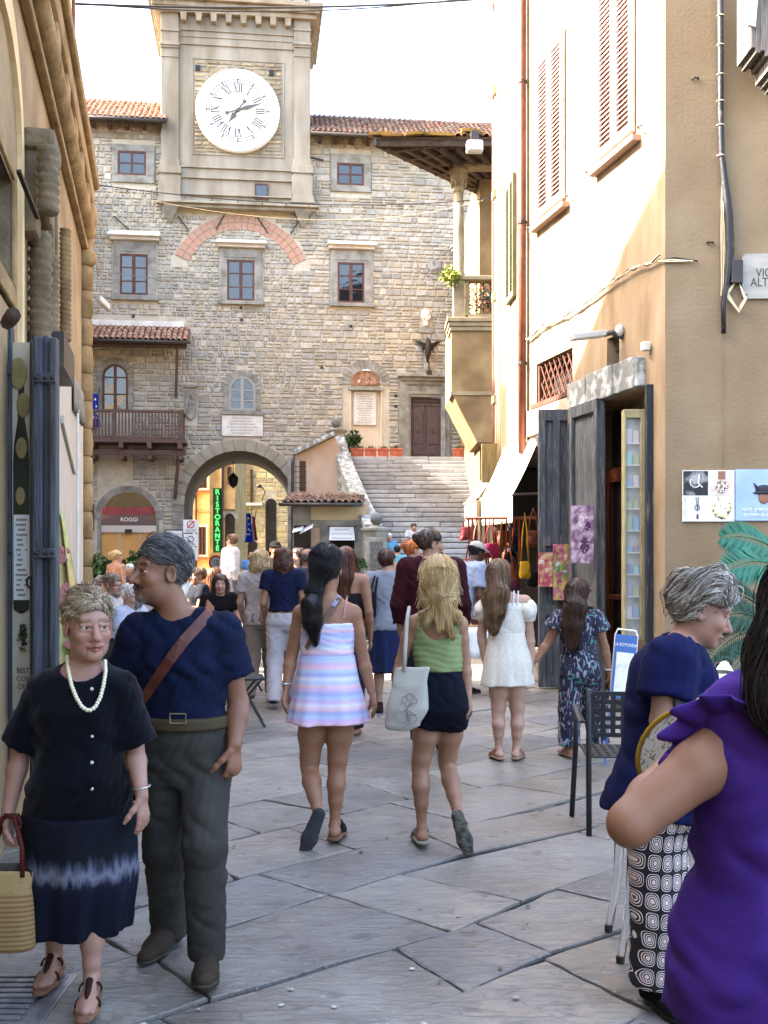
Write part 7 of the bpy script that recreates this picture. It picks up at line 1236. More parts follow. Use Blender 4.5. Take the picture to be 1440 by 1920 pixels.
# ---- elderly woman with a pearl necklace
def old_woman():
 s = Person('elderly woman in dark velvet blouse with pearl necklace carrying a straw bag', 150, 3.85, 1.52, 8, 'f', w=1.09, skin='pink', head_yaw=30, pitch=-2, headpx=(166, 1172, -.02), hs=1.02); s.gaze = .3
 s.sets(neck=(156, 1252), sha=(90, 1300), shb=(220, 1296), ela=(40, 1405), wra=(14, 1530, -.06), elb=(252, 1400, .02), wrb=(266, 1492, -.08), hipa=(108, 1505), hipb=(190, 1505), kna=(104, 1670, .06), ana=(102, 1798, .17), knb=(172, 1672, -.06), anb=(172, 1852, -.06)); s.J['ana'][2] = .112; s.J['anb'][2] = .112; s.J['fda'] = A3(.02, -1, 0); s.J['fdb'] = A3(.12, -1, -.0); s.J['hdb'] = A3(.1, -.1, -1); s.J['hna'] = A3(1, 0, 0); s.J['hda'] = A3(0, -.05, -1); s.J['hta'] = A3(0, -1, 0); s.J['htb'] = A3(-.5, -1, 0); s.J['hnb'] = A3(-1, .5, 0)
 s.body(.012, 1, .003, old=1, hands=('grip', 'relax'), hh=.0042, hf=.006, arm=1.0, leg=1.1, belly=.05, jaw=1.12, brow=rgb(140, 108, 84, .8), smile=1.0, lips=(176, 96, 92), nose=1.05)
 vel = M('dark_velvet', rgb(12, 15, 28, .5), rgb(7, 9, 16, .5), 7, .9, .2, 60, spec=.1, sheen=.08); z = lambda y, d=0: s.pt(150, y, d)[2]
 s.top('blouse', vel, z(1550), .95, .016, .010, neck=.085, ndepth=.06, sl_off=.022, sflare=.022, wr=.005, fr=60, belly=.05, flare=.012, arm=1.1)
 tie = zmat('tie_dye', [(z(1750), rgb(10, 12, 26)), (z(1640), rgb(12, 16, 36)), (z(1612), rgb(22, 24, 40)), (z(1592), rgb(104, 106, 120)), (z(1575), rgb(50, 52, 66)), (z(1562), rgb(10, 12, 22)), (z(1480), rgb(10, 12, 26))], nscale=46, wob=.11, bump=.3)
 s.skirt('skirt', tie, z(1520), z(1748), (.2, .165), (.19, .16), .010, rip=.06, n=8, mid=(z(1640), .205, .175), shift=(-.03, .04))
 # short wavy hair, darker at the sides
 fl = lambda loc, p: np.stack([loc[:, 0] * 4 + .25 * np.sin(loc[:, 1] * 60), loc[:, 1] * -2 - .5, -.4 + 0 * loc[:, 0]], 1) @ s.hfr().T
 s.hair(ASH, .007, .007, line=(1.2, .02), top=.008, n=2600, L=.07, steps=8, r=.0014, bump=.004, bf=60, flow=fl, wav=.22, lift=.007, seed=4, low=-.06, jit=.3, dark=.8)
 s.hair([rgb(128, 112, 96), rgb(100, 86, 72)], .007, .006, line=(.95, .012), n=500, L=.05, steps=5, r=.0016, seed=5, low=-.075, mask=lambda q: q[:, 2] < .03, lift=.004)
 nk = bpy.data.objects.new('pearl_necklace', None); C.objects.link(nk); nk.parent = s.root; me = MB().ball((0, 0, 0), .0078, 10, 7).mesh('pearl', M('pearl', rgb(232, 224, 196), rgb(214, 204, 172), 20, .25, spec=.6), True)
 pts = [(126, 1232), (128, 1258), (134, 1285), (143, 1308), (154, 1326), (166, 1333), (178, 1327), (188, 1308), (194, 1285), (198, 1260), (197, 1240)]; pp = [s.surf(x, y, .006) for x, y in pts]; pp[0] = s.pt(126, 1232, -.0); pp[-1] = s.pt(197, 1240, -.02); d = np.cumsum([0] + [np.linalg.norm(b - a) for a, b in zip(pp[:-1], pp[1:])]); m = 40
 for i in range(m): t = d[-1] * i / (m - 1); link('pearl', me, nk, tuple(np.interp(t, d, [p[k] for p in pp]) for k in range(3)))
 for y in (1292, 1381, 1430, 1479): o = MB().ball(tuple(s.surf(172, y, .001)), (.007, .004, .007), 10, 6).build('button', M('shiny_button', rgb(200, 196, 186), None, 4, .25, metal=.3), s.root)
 br = s.J['wrb'] + A3(0, 0, .03); MB().tube([tuple(br + A3(.03 * math.cos(t), .03 * math.sin(t), .006 * math.cos(t))) for t in np.linspace(0, 6.3, 17)], .003, 6).build('bracelet', M('silver_ring', rgb(200, 200, 196), None, 4, .3, metal=.7), s.root, smooth=True)
 ch = M('cork_sole', rgb(150, 108, 80, .7), rgb(120, 84, 62, .7), 20, .7); st = cloth('sandal_brown', 72, 46, 38, .8)
 for q in 'ab': s.shoe(q, st, ch, 'sandal', 'thong', .006, 1.08)
 # straw bag held by its leather handles
 b = s.pt(14, 1690, -.1) + s.base; t = thing('straw_bag', 'woven straw bag with leather handles in the elderly woman\'s hand', 'bag', tuple(b)); F = Fld((-.16, -.12, -.2), (.16, .12, .2), .008); F.loft([(0, 0, -.165, .09, .055), (0, 0, -.15, .105, .065), (0, 0, 0, .115, .07), (0, 0, .12, .12, .055)], 0, .01, pw=3.2); X, Z = F.ax[0][:, None, None], F.ax[2][None, None, :]; F.F = F.F + (.0014 * np.sin(Z * 370) * np.sign(np.sin(X * 160))).astype(np.float32)
 V, Q = F.mesh(); put_mesh('basket', V, Q, zmat('woven_straw', [(-.2 + i * .0085, rgb(196, 164, 112, .62) if i % 2 else rgb(150, 114, 70, .6)) for i in range(30)], wob=.006), t); lea = cloth('bag_leather', 104, 44, 34, .8, rough=.5)
 for y in (-.05, .05): MB().tube([(-.06, y, .1), (-.055, y * .8, .2), (-.01, y * .3, .30), (.03, y * .3, .30), (.065, y * .8, .2), (.07, y, .1)], .009, 8).build('handle', lea, t, smooth=True)
 MB().box(-.1, .1, -.045, .045, .1, .122).build('lining', m_black, t)
old_woman()
# ---- man in navy tee
def navy_man():
 s = Person('tall grey haired man in navy tee with brown leather shoulder strap', 345, 4.2, 1.72, -12, 'm', w=1.0, skin='brown', head_yaw=-52, pitch=3, headpx=(300, 1072, -.03), hs=1.06); s.gaze = .1
 s.sets(neck=(338, 1152), sha=(264, 1190), shb=(414, 1188), ela=(228, 1310, .05), wra=(244, 1420, 0), elb=(447, 1318, .02), wrb=(440, 1396, -.08), hipa=(306, 1425), hipb=(384, 1425), kna=(308, 1590, .04), ana=(316, 1755, .18), knb=(384, 1585, -.16), anb=(388, 1784, -.1)); s.J['ana'][2] = .11; s.J['fda'] = A3(-.25, -1, 0); s.J['fdb'] = A3(.12, -1, .22); s.J['hdb'] = A3(0, -.12, -1); s.J['hnb'] = A3(-.8, .6, 0); s.J['htb'] = A3(-.6, -.8, 0)
 g = rgb(150, 148, 144, .7)
 s.body(.012, 1, .003, old=1, hands=('relax', 'grip'), hh=.0042, brow=rgb(36, 30, 28, .7), stub=[(rgb(74, 62, 56, .6), 'beard'), (rgb(44, 36, 34, .6), 'mous'), (rgb(130, 126, 122, .7), 'goat')], lips=(150, 92, 84), nose=1.1, jaw=1.05, arm=.94, belly=.03)
 z = lambda y: s.pt(345, y)[2]; s.top('tee_shirt', cloth('navy', 24, 34, 68, .75, .7), z(1345), .62, .016, .010, neck=.074, ndepth=.035, sl_off=.024, sflare=.016, wr=.006, fr=64, vneck=.045, belly=.03, seed=4)
 s.pants('trousers', cloth('dark_olive', 84, 81, 75, .8, .75), z(1346), .016, (.05, .07), .008, (.006, .02), .0042, 60, seed=7, belly=.03)
 F = Fld(*[v for v in (A3(-.3, -.3, z(1362)), A3(.3, .3, z(1330)))], .008); s.stations(); F.loft(s.stations(.034, s.tz(z(1359)), s.tz(z(1337)), n=6, belly=.03), s.fc, .005); s.done(F, 'belt', cloth('belt', 92, 78, 54, .8, rough=.6)); c = s.surf(334, 1347, .008); bk = M('buckle', rgb(150, 140, 112), None, 4, .35, metal=.7); MB().tube([tuple(c + A3(x, -.005, q)) for x, q in ((-.03, -.018), (.03, -.018), (.03, .018), (-.03, .018), (-.03, -.018))], .003, 6).build('buckle', bk, s.root)
 fl = lambda loc, p: np.stack([loc[:, 0] * 3 + .3, -.6 - loc[:, 1] * 2, -.5 + loc[:, 2] * 2], 1) @ s.hfr().T; s.hair([rgb(104, 104, 106), rgb(70, 70, 74), rgb(142, 142, 142), rgb(50, 50, 54)], .007, .010, line=(1.15, .022), top=.006, n=2400, L=.06, steps=7, r=.0014, flow=fl, lift=.007, seed=9, low=-.085, jit=.4, bump=.002, bf=80)
 # tuft of the goatee and moustache
 rg = np.random.default_rng(3); n = 160; x = rg.normal(0, .009, n); p0 = np.array([s.hp(a, .083 - abs(a) * .6 + rg.normal(0, .002), -.105 + rg.normal(0, .006)) for a in x]); d = s.hfr() @ A3(0, .25, -1); path = p0[:, None] + d * np.linspace(0, .03, 4)[None, :, None] + rg.normal(0, .0015, (n, 4, 3)); V, Q = tubes(path, .0012); put_mesh('goatee', V, Q, m_hair, s.root, np.repeat(np.array([rgb(150, 148, 144)] * n) * rg.uniform(.5, 1.1, (n, 1)), 12, 0))
 x = rg.uniform(-.032, .032, 160); p0 = np.array([s.hp(a, .097 - abs(a) * .38, -.053 - a * a * 5 + rg.normal(0, .0015)) for a in x]); d = np.array([s.hfr() @ A3(np.sign(a) * .7, .1, -.6) for a in x]); path = p0[:, None] + d[:, None] * np.linspace(0, .012, 4)[None, :, None]; V, Q = tubes(path, .0012); put_mesh('moustache', V, Q, m_hair, s.root, np.tile(A3(*rgb(60, 50, 46)), (len(V), 1)))
 lea = M('strap_leather', rgb(104, 52, 38, .8), rgb(78, 36, 28, .8), 14, .5, .2, 60, spec=.4); pts = [s.surf(x, y, .011) for x, y in ((392, 1150), (372, 1172), (345, 1202), (318, 1238), (292, 1276), (268, 1312))]; s.strap('shoulder_strap', lea, [s.pt(394, 1132, .03)] + pts, .042, .004)
 t = thing('black_satchel', 'black bag hanging behind the man in navy at his hip', 'bag', tuple(s.pt(246, 1430, .12) + s.base)); MB().box(-.06, .06, -.04, .04, -.15, .15).build('pouch', cloth('satchel', 24, 22, 24, .8), t, bevel=.02); MB().bar((-.05, -.045, .03), (.05, -.045, .03), .01, .09, up=(0, 0, 1)).build('flap', MATS['cloth_satchel'], t)
 su = cloth('suede', 84, 72, 60, .75); so_ = M('rubber_sole', rgb(70, 64, 56, .7), None, 4, .8)
 for q in 'ab': s.shoe(q, su, so_, 'shoe', 'closed', .006, 1.12)
navy_man()
# ---- woman in pastel striped dress, seen from behind
def striped_woman():
 s = Person('dark haired woman with ponytail in pastel striped sundress, seen from behind', 618, 6.0, 1.69, 180, 'f', w=.98, skin='tan', head_yaw=165, headpx=(613, 1066), hs=1.02)
 s.sets(neck=(614, 1124), sha=(565, 1150), shb=(662, 1150), ela=(546, 1232, .02), wra=(537, 1288, -.03), elb=(681, 1234, .02), wrb=(696, 1296, -.02), hipa=(588, 1330), hipb=(640, 1330), kna=(580, 1438, .05), ana=(597, 1528, -.12), knb=(632, 1438, .03), anb=(628, 1552, .0)); s.J['anb'][2] = .11; s.J['fua'] = A3(.1, 1, .2); s.J['fda'] = unit(A3(-.38, .2, -1)); s.J['fdb'] = A3(.1, 1, 0); s.J['hna'] = A3(1, 0, 0); s.J['hnb'] = A3(-1, 0, 0)
 s.body(.010, 0, hands=('relax', 'relax'), hh=.005, leg=.98, arm=.9)
 z = lambda y: s.pt(618, y)[2]; P1, P2, P3, P4, P5 = rgb(190, 206, 236), rgb(214, 186, 226), rgb(236, 196, 208), rgb(170, 178, 222), rgb(232, 226, 240); pat = [P1, P3, P2, P1, P4, P3, P5, P2, P1, P4, P2, P3, P1, P5, P4, P1, P3, P2, P1, P4, P3, P5, P1, P2, P1, P4, P3, P1, P5, P2]
 st = [(z(1356) + i * (z(1158) - z(1356)) / 29, pat[i]) for i in range(30)]; m = zmat('pastel_stripes', st, wob=.012, nscale=5); s.tube('bodice', m, z(1168), z(1246), .012, .009, .003, gather=.0016); s.skirt('skirt', m, z(1228), z(1354), (.150, .118), (.232, .17), .009, rip=.05, n=6, mid=(z(1290), .185, .145), wr=.003)
 lil = cloth('lilac_strap', 206, 196, 232, .9); pk = cloth('pink_strap', 240, 178, 172, .9)
 for a, b, mt, w_ in (((640, 1112), (607, 1166), lil, .022), ((578, 1116), (592, 1160), pk, .011), ((652, 1112), (644, 1160), pk, .011), ((577, 1114), (580, 1166), lil, .014)): s.strap('shoulder_strap', mt, [s.surf(lerp(a[0], b[0], t), lerp(a[1], b[1], t), .006, True) for t in np.linspace(.1, 1, 9)], w_, .003, up=A3(0, -1, .2))
 s.strap('bag_strap', cloth('tan_strap', 150, 124, 104, .8), [s.surf(x, y, .014, True) for x, y in ((638, 1122), (620, 1146), (600, 1172), (584, 1196), (574, 1216))], .03, .003)
 tie = s.pt(588, 1112, -.10); tail = [tie, s.pt(583, 1135, -.13), s.pt(585, 1165, -.135), s.pt(591, 1203, -.13)]
 def fl(loc, p): d = tie - p; far = p[:, 2:3] < tie[2] - .01; d = d / (np.linalg.norm(d, axis=1, keepdims=True) + 1e-6); return np.where(far, A3(.02, 0, -1), d)
 s.hair(BLK, .009, .016, line=(.9, .04), top=.004, extra=[(tail, [.035, .05, .046, .012], .02), ([s.hp(0, -.085, .0), tie], [.05, .035], .04)], flow=fl, n=2800, L=.2, steps=10, r=.0013, seed=2, low=-.08, jit=.12, lift=.005)
 MB().tube([tuple(tie + A3(.033 * math.cos(t), .02 * math.sin(t), .026 * math.sin(t))) for t in np.linspace(0, 6.3, 13)], .006, 6).build('hair_tie', cloth('hair_tie', 110, 70, 66), s.root, smooth=True)
 br = s.J['wra'] + A3(0, 0, .02); MB().tube([tuple(br + A3(.03 * math.cos(t), .03 * math.sin(t), 0)) for t in np.linspace(0, 6.3, 15)], .004, 6).build('bracelet', MATS['silver_ring'], s.root)
 ck = M('cork_brown', rgb(128, 92, 70, .7), None, 4, .8); gs = M('grey_rubber', rgb(72, 74, 78, .7), rgb(60, 62, 66, .7), 30, .7, .2, 90); s.shoe('a', cloth('clog_black', 44, 42, 42), gs, 'clog', 'clog', .006, 1.02); s.shoe('b', MATS['cloth_clog_black'], ck, 'clog', 'clog', .006, 1.12)
striped_woman()
# ---- blonde woman, green top, black shorts, tote bag
def blonde_woman():
 s = Person('blonde woman in green vest top and black shorts, seen from behind', 822, 5.9, 1.62, 180, 'f', w=.94, skin='mid', headpx=(822, 1090), hs=1.04)
 s.sets(neck=(820, 1146), sha=(774, 1170), shb=(862, 1170), ela=(752, 1240, .03), wra=(740, 1302, 0), elb=(872, 1242, .02), wrb=(878, 1302, -.02), hipa=(806, 1330), hipb=(848, 1330), kna=(788, 1438, .03), ana=(791, 1562, 0), knb=(838, 1432, .1), anb=(860, 1532, -.12)); s.J['ana'][2] = .11; s.J['fda'] = A3(-.12, 1, 0); s.J['fub'] = A3(0, 1, .2); s.J['fdb'] = unit(A3(.3, .12, -1)); s.J['hna'] = A3(1, 0, 0); s.J['hnb'] = A3(-1, 0, 0)
 s.body(.010, 0, hands=('relax', 'relax'), hh=.005, leg=.96, arm=.86)
 z = lambda y: s.pt(822, y)[2]; gr = cloth('sage_green', 164, 180, 122, .85, .85); s.tube('vest_top', gr, z(1172), z(1258), .008, .008, .003, scoops=[(s.pt(820, 1166, -.12), (.105, .09, .11))], gather=.0018)
 for x0, x1 in ((786, 784), (858, 860)): s.strap('vest_strap', gr, [s.surf(lerp(x0, x1, t), lerp(1155, 1180, t), .005, True) for t in np.linspace(0, 1, 7)], .03 if x0 > 800 else .012, .003, up=A3(0, -1, .2))
 s.pants('shorts', cloth('black_shorts', 20, 24, 40, .8, .7), z(1258), .012, h=.010, short=z(1362), wr=.004, fr=80)
 k0 = s.pt(824, 1118, -.115); ends = [s.pt(800, 1170, -.11), s.pt(826, 1180, -.125), s.pt(848, 1192, -.115), s.pt(860, 1165, -.10)]
 def fl(loc, p): d = k0 - p; d = d / (np.linalg.norm(d, axis=1, keepdims=True) + 1e-6); return np.where(p[:, 2:3] < k0[2] - .005, np.stack([(p[:, 0] - k0[0]) * 2.5, 0 * p[:, 0], -np.ones(len(p))], 1), d)
 s.hair(BLO, .009, .018, line=(.9, .04), top=.004, extra=[([s.hp(0, -.08, -.0), k0], [.062, .042], .04), ([k0, ends[0]], [.03, .012], .02), ([k0, ends[1]], [.036, .016], .02), ([k0, ends[2]], [.036, .012], .02), ([k0, ends[3]], [.03, .012], .02), ([s.hp(-.07, -.03, -.02), s.hp(-.06, -.06, -.1), s.pt(790, 1150, -.09)], [.03, .03, .012], .03), ([s.hp(.07, -.03, -.02), s.hp(.066, -.05, -.1), s.pt(862, 1150, -.08)], [.03, .03, .012], .03)], flow=fl, n=3400, L=.16, steps=10, r=.0013, seed=6, low=-.09, jit=.15, lift=.006, dark=.75)
 rg = np.random.default_rng(5); n = 60; p0 = np.array([s.hp(sg * .088, -.03 + rg.normal(0, .02), rg.uniform(-.06, .05)) for sg in rg.choice([-1, 1], n)]); out = np.sign((p0 - s.J['head'])[:, :1]) * A3(1, 0, 0); path = p0[:, None] + (out[:, None] * np.linspace(0, .03, 6)[None, :, None] * rg.uniform(.2, 1.4, (n, 1, 1))) + A3(0, 0, -1) * np.linspace(0, .09, 6)[None, :, None]; V, Q = tubes(path, .0008); put_mesh('loose_hair', V, Q, m_hair, s.root, np.tile(A3(*rgb(228, 206, 158)), (len(V), 1)))
 sd = cloth('sandal_grey', 176, 170, 158, .8); gs = M('tread_rubber', rgb(120, 116, 106, .7), rgb(76, 74, 70, .7), 26, .8, .8, 30, mid=(.45, .55)); s.shoe('a', sd, cloth('cream_sole', 190, 182, 166, .8), 'sandal', 'sandal', .006, 1.08); s.shoe('b', sd, gs, 'sandal', 'sandal', .006, 1.0)
 # canvas tote with a line drawing
 b = s.pt(764, 1312, -.10) + s.base; t = thing('canvas_tote_bag', 'off white canvas tote bag with ink drawing on the blonde woman\'s shoulder', 'bag', tuple(b)); cv = cloth('canvas', 216, 212, 200, .9, .9); F = Fld((-.16, -.1, -.2), (.16, .1, .2), .007); F.loft([(-.05, 0, -.165, .065, .022), (-.028, 0, -.14, .095, .035), (.0, 0, -.05, .112, .045), (.012, 0, .08, .100, .038), (.022, 0, .175, .088, .02)], R(-8), .01, pw=3); F.warp(.004, 26, 3); V, Q = F.mesh(); put_mesh('pouch', V, Q, cv, t)
 for y in (-.02, .03): MB().tube([(-.02, y, .16), (-.012, y, .28), (.0, y * .5 + .04, .44), (.012, .09, .50)], .011, 6).build('handle', cv, t, smooth=True)
 ink = M('ink_line', rgb(120, 116, 112), None, 4, .8); mb = MB(); rg2 = random.Random(3)
 for i in range(9):
  c = (rg2.uniform(-.05, .04), rg2.uniform(-.1, .02)); r_ = rg2.uniform(.012, .035); a0 = rg2.random() * 6; mb.tube([(c[0] + r_ * math.cos(a0 + q) * (1 + .4 * math.sin(3 * q)), -.052, c[1] + r_ * 1.3 * math.sin(a0 + q)) for q in np.linspace(0, 4.5, 12)], .0013, 4)
 mb.build('line_drawing', ink, t)
blonde_woman()
# ---- woman in white puff sleeved dress
def white_dress():
 s = Person('long haired woman in cream puff sleeved minidress, seen from behind', 950, 8.4, 1.64, 178, 'f', w=.98, skin='fair', head_yaw=150, headpx=(937, 1078), hs=1.0)
 s.sets(neck=(946, 1116), sha=(913, 1128), shb=(984, 1128), ela=(903, 1188, .03), wra=(908, 1236, .04), elb=(993, 1188, .02), wrb=(997, 1238, 0), hipa=(937, 1262), hipb=(966, 1262), kna=(934, 1338), ana=(935, 1404), knb=(970, 1338), anb=(968, 1404)); s.J['ana'][2] = s.J['anb'][2] = .1; s.J['fda'] = A3(-.2, 1, 0); s.J['fdb'] = A3(.35, 1, 0); s.body(.011, 0, hh=.007, hf=.008)
 z = lambda y: s.pt(950, y)[2]; m = M('cream_check', rgb(226, 220, 206, .85), rgb(214, 206, 190, .85), 60, .85, .5, 60, mid=(.4, .65), bdist=.006); s.tube('bodice', m, z(1130), z(1190), .010, .009); s.skirt('skirt', m, z(1186), z(1284), (.138, .11), (.205, .16), .009, rip=.035, n=8, mid=(z(1240), .185, .145), wr=.004)
 for q in 'ab':
  F = Fld(s.J['sh' + q] - .16, s.J['sh' + q] + .14, .009); sh, el = s.J['sh' + q], s.J['el' + q]; F.ell(lerp(sh, el, .3) + A3(0, 0, .01), (.085, .085, .09), .02); F.cap(lerp(sh, el, .45), lerp(sh, el, .62), .06, .05, .03, flat=True); F.warp(.006, 50, 4); s.done(F, 'puff_sleeve', m)
 for x in (972, 964): s.strap('bra_strap', cloth('white_strap', 236, 232, 232, .9), [s.surf(x - 2 * t, lerp(1108, 1134, t), .004) for t in np.linspace(0, 1, 5)], .012, .003)
 s.hair(BRN + [rgb(150, 122, 88)], .009, .012, line=(.9, .05), extra=[([s.hp(0, -.07, .0), s.pt(936, 1112, -.12), s.pt(932, 1145, -.12), s.pt(926, 1182, -.10)], [.075, .07, .062, .03], .04), ([s.hp(-.05, -.05, -.03), s.pt(918, 1120, -.10), s.pt(918, 1170, -.1)], [.045, .05, .03], .04)], n=2200, L=.3, steps=12, r=.0016, seed=3, low=-.12, jit=.12, wav=.12)
 t = thing('sunglasses', 'sunglasses pushed up on the head of the woman in cream dress', 'sunglasses', tuple(s.base + s.hp(0.02, .02, .1))); MB().tube([(-.05, .05, 0), (0, .0, .012), (.07, -.02, 0)], .007, 6).build('frame', cloth('shades', 84, 50, 44), t); MB().ball((.05, -.02, .005), (.025, .006, .018)).build('lens', m_black, t)
 for q in 'ab': s.shoe(q, cloth('flipflop', 190, 132, 110), cloth('flipsole', 196, 160, 136, .8), 'flip_flop', 'sandal', .008, 1.05)
white_dress()
# ---- girl in navy leaf print jumpsuit
def jumpsuit_girl():
 s = Person('girl with long brown hair in navy leaf print top and trousers', 1085, 8.5, 1.5, 172, 'f', w=1.0, skin='tan', head_yaw=140, headpx=(1086, 1114), hs=1.0)
 s.sets(neck=(1083, 1148), sha=(1049, 1160), shb=(1117, 1160), ela=(1028, 1204, .02), wra=(1005, 1238, -.02), elb=(1134, 1214, .02), wrb=(1142, 1260, -.02), hipa=(1070, 1262), hipb=(1104, 1262), kna=(1068, 1330), ana=(1067, 1404), knb=(1112, 1330, .05), anb=(1124, 1396, .08)); s.J['ana'][2] = s.J['anb'][2] = .095; s.J['fda'] = A3(-.3, 1, 0); s.J['fdb'] = A3(.3, 1, 0); s.J['hda'] = A3(-.6, .1, -.7); s.body(.011, 0, hh=.007)
 z = lambda y: s.pt(1085, y)[2]; m = leafprint('navy_leaf', rgb(22, 24, 46), rgb(150, 148, 164, .8), rgb(70, 140, 130, .7), 20, 11); s.top('printed_top', m, z(1226), .42, .014, .010, neck=.09, ndepth=.03, sl_off=.026, sflare=.03, wr=.004, fr=80, nback=.05); s.pants('printed_trousers', m, z(1218), .012, (.1, .1), .010, (.024, .04), .004, 80)
 s.hair(DBR, .009, .014, line=(.9, .05), extra=[([s.hp(0, -.06, .0), s.pt(1078, 1140, -.12), s.pt(1074, 1170, -.12), s.pt(1074, 1208, -.11)], [.08, .08, .075, .05], .04)], n=2000, L=.3, steps=12, r=.0016, seed=8, low=-.12, jit=.1)
 pts = [s.hp(.09 * math.cos(a), .03, .1 * math.sin(a)) for a in np.linspace(.2, 2.9, 12)]; MB().tube([tuple(p) for p in pts], .008, 6).build('hair_band', cloth('hairband', 170, 70, 96), s.root, smooth=True)
 br = s.J['wrb'] + A3(0, 0, .02); MB().tube([tuple(br + A3(.03 * math.cos(t), .03 * math.sin(t), 0)) for t in np.linspace(0, 6.3, 13)], .006, 6).build('bracelet', m_sw, s.root)
 for q in 'ab': s.shoe(q, cloth('white_shoe', 206, 192, 184, .8), cloth('flipsole', 196, 160, 136, .8), 'shoe', 'sandal', .008, 1.0)
jumpsuit_girl()
# ---- grey haired woman in navy looking down, printed trousers
def grey_woman():
 s = Person('grey haired woman in navy tee and ogee print trousers looking down', 1235, 3.85, 1.6, 104, 'f', w=1.16, skin='pink', head_yaw=80, pitch=-22, headpx=(1318, 1142), hs=1.04)
 s.sets(neck=(1272, 1205), sha=(1268, 1232, .16), shb=(1258, 1240, -.15), ela=(1262, 1350, .2), wra=(1345, 1350, .14), elb=(1240, 1352, -.19), wrb=(1330, 1346, -.12), hipa=(1232, 1530, .08), hipb=(1230, 1530, -.09), kna=(1246, 1700, .08), ana=(1240, 1852, .1), knb=(1238, 1702, -.07), anb=(1232, 1862, -.05)); s.J['ana'][2] = s.J['anb'][2] = .1; s.J['fda'] = A3(.6, -.5, 0); s.J['fdb'] = A3(.3, -.9, 0); s.J['hdb'] = A3(1, .1, .1); s.J['hnb'] = A3(0, .3, 1); s.J['htb'] = A3(0, 1, 0)
 s.body(.012, 1, .004, old=1, hh=.006, hands=('relax', 'grip'), arm=1.1, belly=.06, jaw=1.15, brow=rgb(150, 140, 130, .7))
 z = lambda y: s.pt(1235, y)[2]; s.top('navy_tee', cloth('royal_navy', 22, 28, 84, .75, .75), z(1516), .62, .02, .010, neck=.1, ndepth=.04, sl_off=.035, sflare=.02, wr=.0055, fr=50, belly=.06, flare=.035, arm=1.15, seed=6, nback=.04)
 s.pants('printed_trousers', ogee('ogee_print'), z(1500), .018, (.09, .09), .010, (.028, .045), .004, 60, belly=.02)
 fl = lambda loc, p: np.stack([loc[:, 0] * 4 + .25 * np.sin(loc[:, 1] * 40), np.where(loc[:, 1] > .03, .2, -.8) + .3 * np.sin(loc[:, 0] * 45), -.45 - .6 * (loc[:, 1] < -.02)], 1) @ s.hfr().T
 s.hair([rgb(170, 164, 154), rgb(120, 112, 102), rgb(200, 194, 182), rgb(80, 72, 64), rgb(150, 142, 130)], .007, .02, line=(.9, .01), top=.016, n=2600, L=.08, steps=8, r=.0017, bump=.004, bf=60, flow=fl, lift=.009, seed=14, low=-.085, jit=.3, wav=.12)
 s.hair([rgb(92, 82, 72), rgb(66, 58, 50), rgb(120, 110, 98)], .007, .014, line=(.9, -.01), n=700, L=.06, steps=6, r=.002, seed=15, low=-.105, mask=lambda q: (q[:, 2] < .0) & (q[:, 1] < .03), lift=.006)
 MB().ball(tuple(s.hp(.082, -.005, -.045)), .008).build('earring', MATS['pearl'], s.root, smooth=True)
 s.shoe('b', cloth('black_shoe', 26, 24, 26), M('black_rubber', rgb(22, 22, 24), None, 4, .6), 'shoe', 'closed', .007, 1.1); s.shoe('a', MATS['cloth_black_shoe'], MATS['black_rubber'], 'shoe', 'closed', .007, 1.1)
 p = s.pt(1292, 1330, -.2) + s.base; t = thing('tablet', 'thin tablet held by the grey haired woman in navy', 'tablet', tuple(p)); MB().obox((0, 0, 0), (.055, .02, .0), (.006, .006, -.05), (0, -.004, 0)).build('case', M('tablet_case', rgb(40, 46, 60), None, 4, .4), t, bevel=.002); MB().obox((0, -.006, -.002), (.05, .018, 0), (.005, .005, -.044), (0, -.0015, 0)).build('screen', M('tablet_screen', rgb(96, 112, 140, .7), rgb(60, 120, 110, .7), 16, .2, mid=(.5, .6)), t)
grey_woman()
